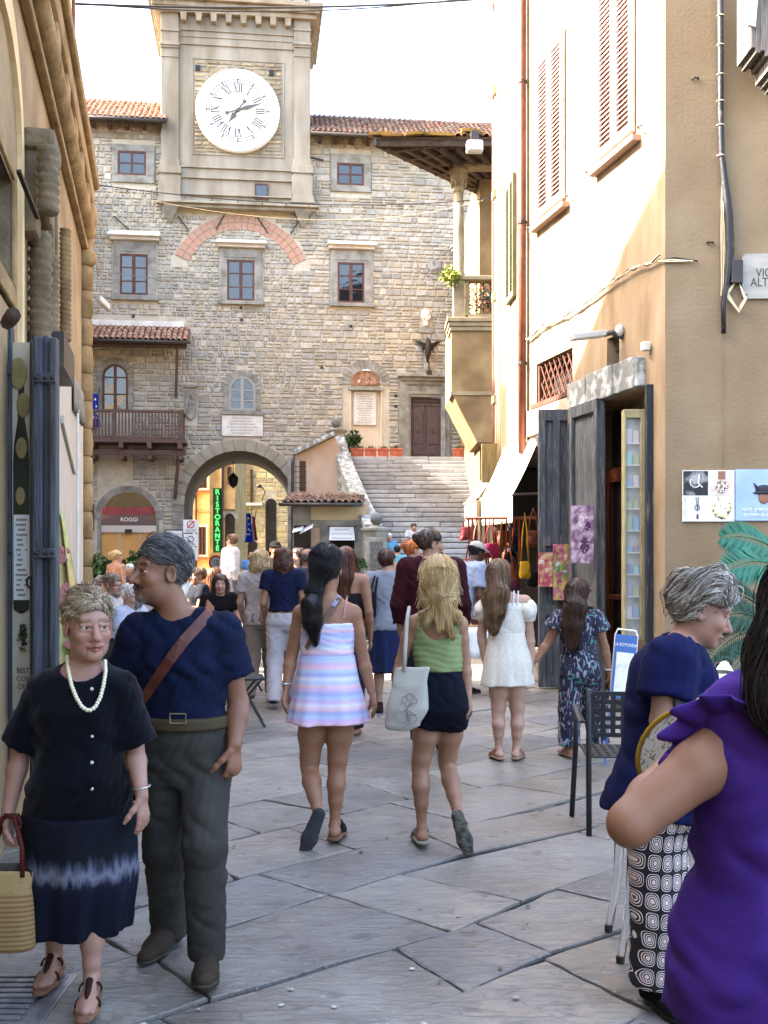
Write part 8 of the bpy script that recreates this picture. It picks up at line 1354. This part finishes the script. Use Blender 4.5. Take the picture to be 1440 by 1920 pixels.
# ---- woman in purple close to the lens
def purple_woman():
 s = Person('dark haired woman in purple ruffled sleeveless top, nearest the viewer', 1490, 2.05, 1.66, 158, 'f', w=1.2, skin='tan', headpx=(1530, 1150), hs=1.0)
 s.sets(neck=(1492, 1262), sha=(1396, 1372), shb=(1590, 1340), ela=(1182, 1545, -.06), wra=(1300, 1395, .22), elb=(1640, 1560), wrb=(1600, 1500, .2), hipa=(1420, 1830), hipb=(1560, 1830)); s.J['hda'] = A3(.2, .5, .5); s.J['hna'] = A3(1, 0, .2); s.body(.010, 0, hh=.007, arm=1.16, belly=.03)
 pu = M('purple_cotton', rgb(84, 50, 150, .85), rgb(70, 40, 130, .85), 6, .85, .3, 120, spec=.2, bdist=.003); z = lambda y: s.pt(1465, y)[2]; s.top('ruffled_top', pu, z(1905), 0, .016, .010, neck=.1, ndepth=.03, wr=.006, fr=56, flare=.03, arm=1.1)
 sh, el = s.J['sha'], s.J['ela']; ax = unit(el - sh + A3(0, -.2, .05)); u = unit(np.cross(ax, A3(0, 0, 1))); v = np.cross(ax, u); c0 = sh + unit(el - sh) * .06 + A3(.012, -.035, -.012)
 def ruf(a, t): th = 6.283 * a; r = .076 + .06 * t; w = .02 * t * math.sin(13 * th + .6 * math.sin(3 * th)); p = c0 + (u * math.cos(th) + v * math.sin(th)) * (r + .4 * w) + ax * (-.02 + .03 * t + w); return p
 MB().sheet(ruf, 150, 6).build('ruffle', pu, s.root, smooth=True, thick=.004)
 s.pants('white_trousers', cloth('white_denim', 216, 210, 202, .85), z(1860), .012, h=.014)
 s.hair(BLK + [rgb(52, 44, 46)], .010, .02, line=(.9, .05), extra=[([s.hp(0, -.06, .0), s.pt(1510, 1240, -.10), s.pt(1502, 1310, -.12), s.pt(1510, 1380, -.1)], [.09, .085, .08, .04], .05), ([s.hp(-.06, -.02, -.04), s.pt(1470, 1230, -.05), s.pt(1464, 1290, -.08)], [.05, .05, .03], .04)], n=2200, L=.32, steps=12, r=.0014, seed=21, low=-.12, wav=.2, jit=.15)
 p = s.pt(1268, 1408, .2) + s.base; t = thing('paper_fan', 'floral fan with yellow rim behind the purple woman\'s arm', 'fan', tuple(p)); n = 28; pts = [(.07 * math.cos(a), .095 * math.sin(a)) for a in np.linspace(0, 6.283, n, endpoint=False)]; MB().prism(pts, -.002, .002).build('leaf', leafprint('fan_print', rgb(222, 220, 206), rgb(130, 150, 120), rgb(170, 70, 70), 60, 70), t); MB().tube([(x, 0, zz_) for x, zz_ in pts + pts[:1]], .006, 6).build('rim', cloth('fan_rim', 214, 170, 60), t, smooth=True); t.rotation_euler = (0, R(35), R(-20)); MB().tube([(0, 0, -.1), (0, 0, -.2)], .008, 6).build('handle', m_wood, t)
purple_woman()
# ---------------------------------------------------------------- the crowd
def bg(label, px, yt, Y, fc, sex='f', top=(60, 60, 64), bot=None, hair='short', cols=DBR, sk='fair', mode='stand', sleeve=.5, yaw=None, w=1.0, hem=None, skirt=None, group='people farther down the street', z0=None, pitch=0, k=None, bare=False, lean=0, short=None, collar=0, face=None):
 zt = P(px, yt, Y).z; sit = mode == 'sit'
 if z0 is None: z0 = 0 if not sit else (zt - .135 - 1.155)
 kk = k or min(1.13, max(.86, (zt - z0 - .135) / (1.155 if sit else 1.575))); z0 = max(0, zt - .135 - (1.155 if sit else 1.575) * kk) if sit else z0; s = Person(label, px, Y, 1.7 * kk, fc, sex, z0, w, mode, sk, group, yaw, pitch)
 if lean:
  for n in ('neck', 'head', 'sha', 'shb', 'ela', 'elb', 'wra', 'wrb'): s.J[n] = s.J[n] + s.f * lean * (1 if n in ('neck', 'sha', 'shb') else 1.35 if n == 'head' else .9) - A3(0, 0, abs(lean) * .35)
 if mode == 'walk': s.J['ana'] = s.J['ana'] - s.f * .2 + A3(0, 0, .06); s.J['anb'] = s.J['anb'] + s.f * .18; s.J['kna'] = s.J['kna'] - s.f * .03; s.J['knb'] = s.J['knb'] + s.f * .12; s.J['wra'] = s.J['wra'] + s.f * .12; s.J['wrb'] = s.J['wrb'] - s.f * .1
 h = .013 if Y < 13 else .017; fa = (abs(math.cos(R((yaw if yaw is not None else fc) / 2))) > .6) if face is None else face; s.body(h, 1 if fa else 0, .0075, brow=tuple(c * .7 for c in cols[0][:3]) + (1,)); u = s.stations(); hz = (s.J['hipa'] + s.J['hipb'])[2] / 2; nm = 'c%d_%d_%d' % top
 if bare: s.tube('vest_top', cloth(nm, *top), hz + .38 * kk, hz - .02, .012, h)
 else: s.top('shirt', cloth(nm, *top), hz + (hem if hem is not None else -.04), sleeve, .016, h, sl_off=.022, wr=.005, seed=px, collar=collar)
 if skirt: s.skirt('skirt', cloth('c%d_%d_%d' % bot, *bot), hz + .12, skirt, (.15 * w, .12 * w), (.19 * w, .17 * w), h)
 elif bot: s.pants('trousers', cloth('c%d_%d_%d' % bot, *bot), hz + .1, .016, (.07, .07), h, (.015, .02), short=short)
 else: s.pants('trousers', cloth('c50_52_60', 50, 52, 60), hz + .1, .016, (.07, .07), h, (.015, .02))
 if not sit and not bare and Y < 20:
  for q in 'ab': s.shoe(q, cloth('dk_shoe', 60, 48, 44), cloth('dk_sole', 110, 96, 84), 'shoe', 'closed', .011)
 H = s.hp; kw = dict(h=.011, n=420, r=.004, L=.1, steps=6, seed=px, low=-.085)
 if hair == 'bob': kw.update(extra=[([H(0, -.03, .03), H(0, -.045, -.06), H(0, -.05, -.13)], [.095, .1, .075], .03)], bump=.006, bf=70, wav=.5, low=-.17)
 if hair == 'long': kw.update(extra=[([H(0, -.06, 0), H(0, -.075, -.15), H(0, -.1, -.33)], [.08, .08, .05], .04), ([H(-.07, 0, .02), H(-.075, 0, -.15)], [.03, .03], .03), ([H(.07, 0, .02), H(.075, 0, -.15)], [.03, .03], .03)], L=.25, low=-.17)
 if hair == 'bun': kw.update(extra=[([H(0, -.1, .055), H(0, -.125, .06)], [.045, .04], .015)])
 if hair == 'bald': kw.update(low=-.085, top=-.02, vol=.002)
 s.hair(cols, **kw)
 if hair == 'cap': F = Fld(H(0, 0, .06) - .16, H(0, 0, .06) + .16, .01); F.ell(H(0, -.02, .05), (.092, .112, .085), .01, 'u', s.hfr()); F.half(H(0, 0, .045), -s.hfr()[:, 2]); F.cap(H(-.04, .08, .05), H(.04, .08, .05), .05, .05, .02, fl=(s.hfr()[:, 2], 5)); s.done(F, 'cap', cloth('cap%d' % px, *(((226, 220, 210) if px > 700 else (34, 30, 34)))))
 return s
s = bg('woman in grey tee and navy skirt walking away with black bag', 727, 1028, 11, 180, 'f', (168, 172, 184), (40, 52, 92), 'short', [rgb(92, 58, 44), rgb(70, 42, 34)], 'fair', sleeve=.55, yaw=150, w=1.1, skirt=.42); s.strap('bag_strap', m_black, [s.surf(x, y, .01) for x, y in ((708, 1082), (704, 1110), (700, 1140))], .02); t = thing('black_shoulder_bag', 'black shoulder bag of the woman in grey tee', 'bag', tuple(s.base + s.pt(694, 1138, -.12))); MB().box(-.1, .06, -.05, .05, -.12, .16).build('pouch', cloth('bagblack', 28, 26, 32), t, bevel=.04); MB().tube([(.0, 0, .15), (.05, 0, .32)], .012, 6).build('handle', m_black, t)
s = bg('bearded man with hair bun in burgundy shirt looking sideways', 808, 990, 8.9, 165, 'm', (70, 22, 34), (46, 44, 50), 'bun', [rgb(66, 48, 40), rgb(90, 70, 58)], 'mid', sleeve=1.6, yaw=104, w=1.04, face=1); F = Fld(s.hp(0, .04, -.09) - .08, s.hp(0, .04, -.09) + .08, .008); F.ell(s.hp(0, .05, -.085), (.055, .055, .045), .01, 'u', s.hfr()); F.ell(s.hp(0, .07, -.045), (.05, .06, .03), .01, 'x', s.hfr()); F.warp(.003, 120, 3); s.done(F, 'beard', cloth('beard', 84, 60, 48))
bg('man in pale blue shirt and white cap bending towards the bags', 862, 1006, 12.6, 112, 'm', (196, 210, 238), (190, 204, 226), 'cap', BLK, 'dark', sleeve=.7, lean=.16, pitch=-20, w=1.05)
bg('red haired woman with a bun in the crowd by the stairs', 772, 1012, 13, 150, 'f', (220, 180, 150), None, 'bun', [rgb(206, 126, 62), rgb(176, 96, 46)], 'fair', yaw=120, bare=True)
bg('white haired man in light blue tee on the lower steps', 729, 999, 29.6, 15, 'm', (120, 190, 226), (80, 90, 110), 'short', WHT, 'pink', z0=.72, group='people on the stone stairs'); bg('man in white top sitting up on the stone stairs', 776, 980, 32, 10, 'm', (216, 214, 210), (120, 110, 100), 'short', DBR, 'mid', 'sit', group='people on the stone stairs'); bg('dark haired person in teal sitting on the stairs edge', 745, 1014, 27.4, 160, 'm', (110, 180, 200), None, 'short', BLK, 'mid')
s = bg('curly blonde woman in white tee and beige trousers walking away', 489, 1030, 11.9, 176, 'f', (228, 214, 206), (176, 160, 140), 'bob', BLO, 'fair', 'walk', sleeve=.6, yaw=150, w=1.08); s.strap('bag_strap', m_black, [s.surf(x, y, .012) for x, y in ((494, 1076), (499, 1090), (504, 1106))], .03)
bg('curly brown haired woman in navy tee and white trousers walking away', 532, 1026, 11.5, 180, 'f', (30, 36, 70), (232, 224, 226), 'bob', [rgb(86, 50, 38), rgb(62, 36, 30), rgb(112, 70, 50)], 'mid', 'walk', sleeve=.5, hem=.12); bg('woman with loose brown hair and bare shoulders in the middle of the street', 648, 1022, 9.6, 172, 'f', (44, 40, 44), None, 'long', [rgb(104, 58, 36), rgb(78, 42, 28)], 'tan', bare=True)
bg('balding man in grey jacket behind the ponytailed woman', 578, 1026, 12.4, 178, 'm', (92, 92, 104), (60, 62, 72), 'bald', [rgb(120, 104, 92), rgb(90, 78, 70)], 'mid', sleeve=1.8, yaw=150); bg('dark haired young woman in white looking left by the annex', 560, 1026, 15, -20, 'f', (220, 216, 214), None, 'long', DBR, 'fair', yaw=-35); bg('man in a black cap behind the curly haired women', 516, 1014, 16, 20, 'm', (70, 66, 70), None, 'cap', BLK, 'mid')
bg('man in sky blue shirt with camera strap under the archway', 471, 1034, 30, 10, 'm', (116, 160, 220), (50, 60, 90), 'bald', GRY, 'pink'); bg('man in white shirt standing above the seated diners', 432, 1000, 18.5, 120, 'm', (236, 230, 230), (150, 150, 156), 'short', [rgb(150, 120, 92), rgb(120, 92, 70)], 'fair', sleeve=1.7, yaw=-115, w=.98, z0=.2)
DN = 'diners seated at the left cafe'
bg('dark haired girl in black tee sitting facing the camera', 413, 1074, 13, 8, 'f', (24, 22, 26), None, 'long', DBR, 'fair', 'sit', group=DN); bg('woman in red sunglasses and printed head scarf sitting sideways', 374, 1062, 15, -60, 'f', (30, 32, 44), None, 'short', BRN, 'tan', 'sit', group=DN); bg('brown haired woman with sunglasses on her head sitting at the cafe', 396, 1064, 15.6, 200, 'f', (190, 150, 130), None, 'long', [rgb(150, 98, 62), rgb(112, 70, 46)], 'tan', 'sit', bare=True, group=DN)
s = bg('bearded man with glasses sitting behind the elderly woman', 211, 1074, 11.6, 62, 'm', (226, 226, 226), None, 'short', [rgb(150, 128, 104), rgb(116, 98, 80)], 'pink', 'sit', yaw=52, group=DN); MB().tube([tuple(s.hp(x, f, .004)) for x, f in ((-.075, .0), (-.06, .085), (-.03, .1), (0, .1), (.03, .1), (.06, .085), (.075, 0))], .004, 6).build('glasses', m_black, s.root); F = Fld(s.hp(0, .04, -.09) - .08, s.hp(0, .04, -.09) + .08, .009); F.ell(s.hp(0, .05, -.085), (.055, .055, .042), .01, 'u', s.hfr()); F.ell(s.hp(0, .08, -.05), (.05, .06, .025), .01, 'x', s.hfr()); s.done(F, 'beard', cloth('beard_grey', 176, 160, 144))
bg('white haired man in pale blue shirt sitting next to the bearded man', 243, 1092, 10.6, 70, 'm', (206, 216, 240), None, 'short', WHT, 'pink', 'sit', sleeve=1.7, yaw=62, pitch=-12, group=DN); bg('blonde woman with striped bag standing by the hedge', 218, 1031, 20, 150, 'f', (160, 150, 140), None, 'bun', BLO, 'tan', yaw=110, bare=True, group=DN)
for i, (px, yt, Y, fc, hr, cc, tp, lb) in enumerate(((262, 1070, 17, 190, 'bald', BRN, (90, 60, 60), 'shaven headed man at the back of the cafe tables'), (272, 1076, 15.5, 200, 'short', DBR, (130, 40, 44), 'brown haired diner in red behind the man in navy'), (258, 1080, 12.6, 30, 'short', GRY, (190, 180, 170), 'grey haired diner behind the white haired man'), (176, 1086, 14, 160, 'bob', DBR, (120, 96, 150), 'dark haired diner in lilac at the left end of the tables'), (190, 1078, 15.5, 20, 'cap', BLK, (60, 70, 90), 'diner in dark cap at the left end of the tables'), (243, 1056, 22, 10, 'short', WHT, (60, 62, 66), 'white haired diner near the hedge'), (404, 1062, 17, 190, 'short', [rgb(130, 84, 56)], (200, 196, 190), 'auburn haired diner below the speed sign'), (205, 1072, 17.5, 10, 'short', DBR, (40, 44, 60), 'diner in navy half hidden behind the bearded man'), (356, 1066, 18, 150, 'short', WHT, (170, 190, 210), 'white haired diner beside the woman in red sunglasses'))): bg(lb, px, yt, Y, fc, 'm' if hr in ('bald', 'cap', 'short') else 'f', tp, None, hr, cc, 'mid', 'sit', group=DN)
bush('green_hedge', 'leafy green hedge in front of the shop arch', 192, 1075, 24, (.55, .4, .4), 900, GR, 21, .08); bush('green_hedge', 'leafy hedge plant behind the diners beside the arch pier', 262, 1062, 24.5, (.5, .4, .35), 700, GR, 22, .08); bush('potted_shrub', 'small potted shrub at the annex corner', 672, 1058, 27, (.24, .2, .2), 350, GR, 23, .06)
# ---------------------------------------------------------------- street furniture and goods
m_chm = M('chair_metal', rgb(44, 46, 50, .8), rgb(60, 62, 66, .7), 14, .45, .1, 60, metal=.3)
def folding_chair(label, x, y, rz):
 t = thing('folding_chair', label, 'chair', (x, y, 0), 'black folding chairs of the cafe', rz=rz)
 for sx in (-.2, .2): MB().tube([(sx, -.2, 0), (sx, .05, .45), (sx, .2, .85)], .012, 6).build('leg', m_chm, t); MB().tube([(sx * .9, .22, 0), (sx * .9, -.18, .46)], .012, 6).build('leg', m_chm, t)
 MB().box(-.2, .2, -.2, .18, .44, .46).build('seat', m_chm, t); MB().box(-.2, .2, .17, .185, .66, .82).build('backrest', m_chm, t)
folding_chair('black folding chair behind the navy man\'s shoulder', P(455, 0, 10.2).x, 10.2, R(100)); folding_chair('black folding chair farther back beside the seated girl', P(448, 0, 12.6).x, 12.6, R(70)); folding_chair('black folding chair tucked behind the elderly woman', P(232, 0, 10.3).x, 10.0, R(150))
t = thing('cafe_table', 'small round cafe table beside the seated girl', 'table', (P(440, 0, 13.6).x, 13.6, 0)); MB().lathe([(.01, .72), (.34, .72), (.34, .75), (.01, .75)], n=24).build('top', m_white, t); MB().tube([(0, 0, 0), (0, 0, .72)], .03, 8).build('leg', m_chm, t)
# perforated metal armchair
t = thing('metal_armchair', 'dark metal armchair with square perforated back in the street', 'chair', (1.18, 6.15, 0), rz=R(-4)); W_ = .5
for x in (0, W_): MB().tube([(x - .0, -.02, 0), (x, .0, .46), (x, -.03, .84)], .0165, 8).build('rear_leg', m_chm, t, smooth=True); MB().tube([(x - .05, .44, 0), (x - .03, .40, .46), (x - .03, .38, .68)], .0165, 8).build('front_leg', m_chm, t, smooth=True); MB().sheet(lambda u, v: Vector((x - .045 + .04 * v, lerp(.42, -.02, u), .69 - .05 * math.sin(math.pi * u * .9) * .9 - .02 * u)), 10, 1).build('armrest', m_chm, t, smooth=True, thick=.012)
def perforated(name, x0, x1, z0, z1, nx, nz, pt, f=.4):
 mb = MB(); xs = np.linspace(x0, x1, nx + 1); zs = np.linspace(z0, z1, nz + 1); dx = (x1 - x0) / nx; dz = (z1 - z0) / nz
 for i in range(nx + 1): mb.obox(pt(xs[i], (z0 + z1) / 2), pt(xs[i] + dx * f / 2, 0) - pt(xs[i], 0), pt(0, (z1 - z0) / 2) - pt(0, 0), pt.n * .004)
 for j in range(nz + 1): mb.obox(pt((x0 + x1) / 2, zs[j]), pt((x1 - x0) / 2, 0) - pt(0, 0), pt(0, dz * f / 2) - pt(0, 0), pt.n * .0038)
 return mb.build(name, m_chm, t)
def bk(x, z): return Vector((x, -.005 - .09 * (z - .46), z))
bk.n = Vector((0, 1, .09)); perforated('backrest', .02, W_ - .02, .58, .82, 8, 5, bk, .5)
def st_(x, z): return Vector((x, z, .45))
st_.n = Vector((0, 0, 1)); perforated('seat', .0, W_ - .02, .0, .4, 10, 8, st_, .5)
# clear plastic chair, bistro table with glass, menu board
m_clr = M('clear_plastic', (.93, .95, .96, 1), None, 4, .06, trans=1.0, spec=.5); m_clr.node_tree.nodes['Principled BSDF'].inputs['IOR'].default_value = 1.2; t = thing('clear_chair', 'transparent plastic chair partly hidden by the purple woman\'s arm', 'chair', (.98, 4.2, 0))
for x, y in ((-.03, .0), (.38, .0), (.0, .36), (.38, .36)): MB().tube([(x - .02, y, .0), (x + .02, y, .25), (x + .03, y, .46)], [.016, .019, .022], 8).build('leg', m_clr, t, smooth=True); MB().lathe([(.017, 0), (.017, .03)], (x - .02, y, 0), 10).build('leg_tip', m_gut, t)
MB().box(-.03, .44, -.03, .4, .45, .47).build('seat', m_clr, t, bevel=.01); MB().box(.42, .44, -.02, .39, .48, .84).build('backrest', m_clr, t, bevel=.01)
t = thing('bistro_table', 'white bistro table against the tan wall', 'table', (1.72, 5.0, 0)); MB().lathe([(.01, .98), (.3, .98), (.3, 1.01), (.01, 1.01)], n=28).build('top', m_white, t); MB().tube([(0, 0, 0), (0, 0, .98)], .03, 8).build('leg', m_chm, t); MB().lathe([(.2, 0), (.2, .02), (.03, .04)], n=20).build('base', m_chm, t)
t = thing('wine_glass', 'empty stemless glass on the bistro table', 'glass', (1.58, 4.95, 1.012)); MB().lathe([(.028, 0), (.04, .03), (.043, .06), (.036, .105), (.034, .105), (.04, .06), (.036, .03), (.02, .008)], n=20).build('bowl', m_clr, t, smooth=True)
t = thing('straw_hat', 'folded straw hat lying on the bistro table', 'hat', (1.72, 4.9, 1.03)); F = Fld((-.14, -.12, -.04), (.16, .12, .12), .01); F.ell((.03, 0, .03), (.11, .08, .05), .01); F.ell((0, 0, 0), (.13, .1, .012), .01); F.warp(.002, 140, 2); V, Q = F.mesh(); put_mesh('crown', V, Q, cloth('straw', 206, 178, 134), t); MB().lathe([(.112, .018), (.114, .03), (.1, .034)], (.03, 0, 0), 20, sy=.72).build('ribbon', m_wood, t)
t = thing('menu_board', 'blue framed menu board reading LA ROTONDA', 'sign', (P(1165, 0, 8.3).x, 8.3, P(0, 1310, 8.3).z)); t.rotation_euler = (R(-10), R(6), R(-6)); m_blu = M('board_blue', rgb(70, 112, 176, .85), rgb(50, 90, 150, .85), 5, .5)
MB().box(-.085, .085, 0, .02, 0, .5).build('panel', m_blu, t); MB().box(-.065, .065, -.004, 0, .04, .36).build('menu_sheet', M('menu_paper', rgb(214, 214, 200), rgb(170, 176, 170), 9, .6, mid=(.5, .7)), t); MB().tube([(-.085, .01, -.3), (-.085, .01, .5), (-.07, .01, .54), (.07, .01, .54), (.085, .01, .5), (.085, .01, -.3)], .008, 6).build('frame', m_white, t, smooth=True); text('lettering', 'LA ROTONDA', .034, m_sw, t, wtxt(0, .003, .42), .0006, sx=.8)
for sx in (-.08, .08): MB().tube([(sx, .01, -.6), (sx, .01, 0)], .008, 6).build('leg', m_blu, t)
# artificial palm
t = thing('artificial_palm', 'artificial palm with blue green fronds by the tan wall', 'palm', (2.35, 6.6, 0)); mb = MB(); mb.lathe([(.15, 0), (.19, .3), (.2, .36), (.17, .36), (.16, .3)], n=16); mb.build('pot', m_terra, t); MB().tube([(0, 0, .3), (.02, 0, .9), (.0, .02, 1.5)], [.04, .035, .03], 8).build('trunk', m_wood, t)
m_pal = M('palm_leaf', rgb(58, 142, 106, .62), rgb(40, 110, 80, .6), 5, .45, spec=.4); m_pdk = M('palm_leaf_dark', rgb(30, 64, 40, .7), rgb(44, 86, 52, .7), 5, .5); rgq = random.Random(6)
def frond(a, b, sag, W, mat, n=32):
 a, b = Vector(a), Vector(b); mb = MB(); f = lambda s_: lerp(a, b, s_) + Vector((0, 0, sag * (4 * s_ * (1 - s_)))); mb.tube([f(i / 10) for i in range(11)], [.008 * (1 - .07 * i) for i in range(11)], 5); d = (b - a).normalized(); sd = d.cross(Vector((0, -1, .35))).normalized()
 for i in range(3, n):
  s_ = i / n; p = f(s_); L = W * math.sin(math.pi * min(1, s_ * .85 + .12)) ** .7
  for sg in (-1, 1): tip = p + (sd * sg + d * .75).normalized() * L + Vector((0, rgq.uniform(-.02, .02), -.15 * L)); m_ = lerp(p, tip, .45); wv = d * .014; mb.add([p, m_ + wv, tip, m_ - wv], [(0, 1, 2, 3)])
 return mb.build('frond', mat, t)
iv = lambda px, py, Y: Vector(P(px, py, Y)) - Vector((2.35, 6.6, 0))
for a, b, sg, W, mt in (((1470, 1040, 6.4), (1350, 1010, 6.3), .05, .16, m_pal), ((1465, 1065, 6.35), (1352, 1078, 6.2), .06, .17, m_pal), ((1450, 1180, 6.5), (1335, 1170, 6.4), .08, .15, m_pdk), ((1450, 1200, 6.6), (1330, 1240, 6.4), .1, .16, m_pdk), ((1450, 1160, 6.6), (1345, 1110, 6.5), .05, .14, m_pdk), ((1450, 1230, 6.6), (1350, 1290, 6.3), .1, .15, m_pdk)): frond(iv(*a), iv(*b), sg, W, mt)
# leather bags under the awning
def bag(label, px, py, Y, w, h, c, sh, shape='slouch'):
 t = thing('leather_bag', label, 'bag', tuple(P(px, py, Y)), 'leather bags hung under the awning'); m = cloth('lea%d_%d_%d' % c, *c, rough=.5); F = Fld((-w, -.1, -h), (w, .1, h), .011); F.loft([(0, 0, -h * .5, w * .5, .05), (0, 0, -h * .3, w * .52, .06), (0, 0, h * .1, w * .45, .05), (0, 0, h * .45, w * (.3 if shape == 'bucket' else .42), .03)], .2, .01, pw=3); F.warp(.004, 40, px); V, Q = F.mesh(); put_mesh('pouch', V, Q, m, t)
 for y in (-.02, .02): MB().tube([(-w * .35, y, h * .4), (-w * .2, y, h * .4 + sh * .6), (0, 0, h * .4 + sh), (w * .2, y, h * .4 + sh * .6), (w * .35, y, h * .4)], .008, 5).build('handle', m, t, smooth=True)
for a in (('crimson slouch bag hanging in the bag stall', 920, 1032, 14.0, .23, .2, (150, 24, 66), .3), ('beige bucket bag hanging beside the crimson one', 895, 1033, 13.9, .16, .2, (190, 168, 140), .32, 'bucket'), ('yellow handbag hanging on long straps by the shop door', 984, 1068, 13.4, .14, .22, (214, 160, 24), .62), ('big tan bag hanging lowest in the bag stall', 914, 1076, 13.9, .3, .26, (150, 92, 54), .2), ('dark red bag at the far corner of the stall', 878, 1000, 15.2, .24, .2, (110, 28, 32), .2), ('brown leather bag behind the crimson bag', 945, 1010, 14.6, .2, .24, (96, 50, 34), .3), ('black bag deep in the stall', 955, 1050, 14.8, .22, .26, (30, 26, 28), .3), ('orange brown bag behind the long haired woman', 952, 1072, 14.3, .2, .22, (170, 84, 40), .3), ('dark green bag high up behind the valance', 936, 992, 14.8, .18, .2, (50, 60, 46), .2), ('chestnut bag hanging near the grey shutter edge', 1000, 1010, 13.5, .18, .22, (120, 60, 36), .3), ('plum bag low beside the yellow handbag', 962, 1100, 13.6, .2, .2, (90, 30, 50), .3), ('black bag with long strap next to the shutter', 1000, 1085, 13.5, .18, .22, (26, 24, 26), .5), ('rust red bag at the stall front corner', 884, 1060, 13.8, .2, .2, (150, 60, 34), .3), ('navy bag deep behind the orange brown bag', 968, 1020, 15, .22, .24, (36, 42, 70), .3), ('cognac bag at the very back of the stall', 930, 1052, 15, .22, .24, (130, 76, 40), .3)): bag(*a)
t = thing('bag_rail', 'wooden rail with hanging belts and straps in the bag stall', 'rack', tuple(P(930, 972, 14.3))); MB().tube([(-.4, 0, 0), (.5, -.3, 0)], .02, 6).build('rail', m_mah, t); rgb_ = random.Random(4)
for k in range(16): c = rgb_.choice(((110, 40, 34), (60, 34, 28), (160, 70, 40), (36, 30, 30), (120, 80, 50))); x = -.38 + k * .055; MB().bar((x, -.13 - .1 * x - rgb_.uniform(0, .1), 0), (x + rgb_.uniform(-.03, .03), -.15, -rgb_.uniform(.3, .75)), .022, .006).build('hanging_belt', cloth('lea%d_%d_%d' % c, *c, rough=.5), t)
t = thing('stall_table', 'folding stall table with white cloth and goods', 'table', tuple(P(905, 1170, 12.2))); MB().box(-.3, .35, -.25, .3, -.02, 0).build('top', m_tan, t); z_ = -t.location.z
MB().sheet(lambda u, v: Vector((lerp(-.3, .35, u), -.26 - .02 * math.sin(u * 30) * v, -.02 - .35 * v)), 30, 4).build('cloth', m_sw, t, smooth=True, thick=.004)
for x in (-.27, .32): MB().bar((x, -.2, z_), (x, .2, -.03), .03).build('leg', m_mah, t); MB().bar((x, .2, z_), (x, -.2, -.03), .03).build('leg', m_mah, t)
for k in range(5): MB().box(-.25 + k * .12, -.16 + k * .12, -.15, .05, .0, .04 + .02 * (k % 2)).build('small_box', cloth('lea96_50_34', 96, 50, 34, rough=.5), t)
# printed posters and toy packs on the folding shutter
for i, (lb, x0, y0, x1, y1, c1, c2, c3) in enumerate((('purple picture poster pinned to the blue grey shutter', 1071, 948, 1117, 1056, (150, 110, 140), (206, 180, 190), (90, 40, 90)), ('pink and gold toy pack on the folding shutter', 1009, 1036, 1036, 1100, (200, 80, 100), (226, 190, 140), (150, 40, 60)), ('yellow and magenta toy pack between the other prints', 1037, 1020, 1070, 1125, (226, 196, 110), (196, 80, 140), (110, 150, 80)))):
 t = thing('printed_pack', lb, 'poster', tuple(P((x0 + x1) / 2, (y0 + y1) / 2, YP := 12.0 if i == 0 else 12.85))); w_ = (x1 - x0) / 2000 * YP / 2; h_ = (y1 - y0) / 2000 * YP / 2; MB().box(-w_, w_, -.012, .012, -h_, h_).build('sheet', M('print%d' % i, rgb(*c1, .8), rgb(*c2, .9), 14, .35, mid=(.42, .58), var2=tuple(v / 255 for v in c3) + (1,), v2scale=9), t); rgz = random.Random(i)
 for k in range(4): a_, b_ = rgz.uniform(-.7, .4) * w_, rgz.uniform(-.8, .5) * h_; MB().ball((a_ + .1 * w_, -.014, b_ + .1 * h_), (w_ * rgz.uniform(.2, .4), .003, h_ * rgz.uniform(.12, .28)), 12, 8).build('picture', M('printp%d_%d' % (i, k), rgb(*rgz.choice((c1, c2, c3)), .8), rgb(230, 220, 220), 30, .4, mid=(.55, .65)), t)
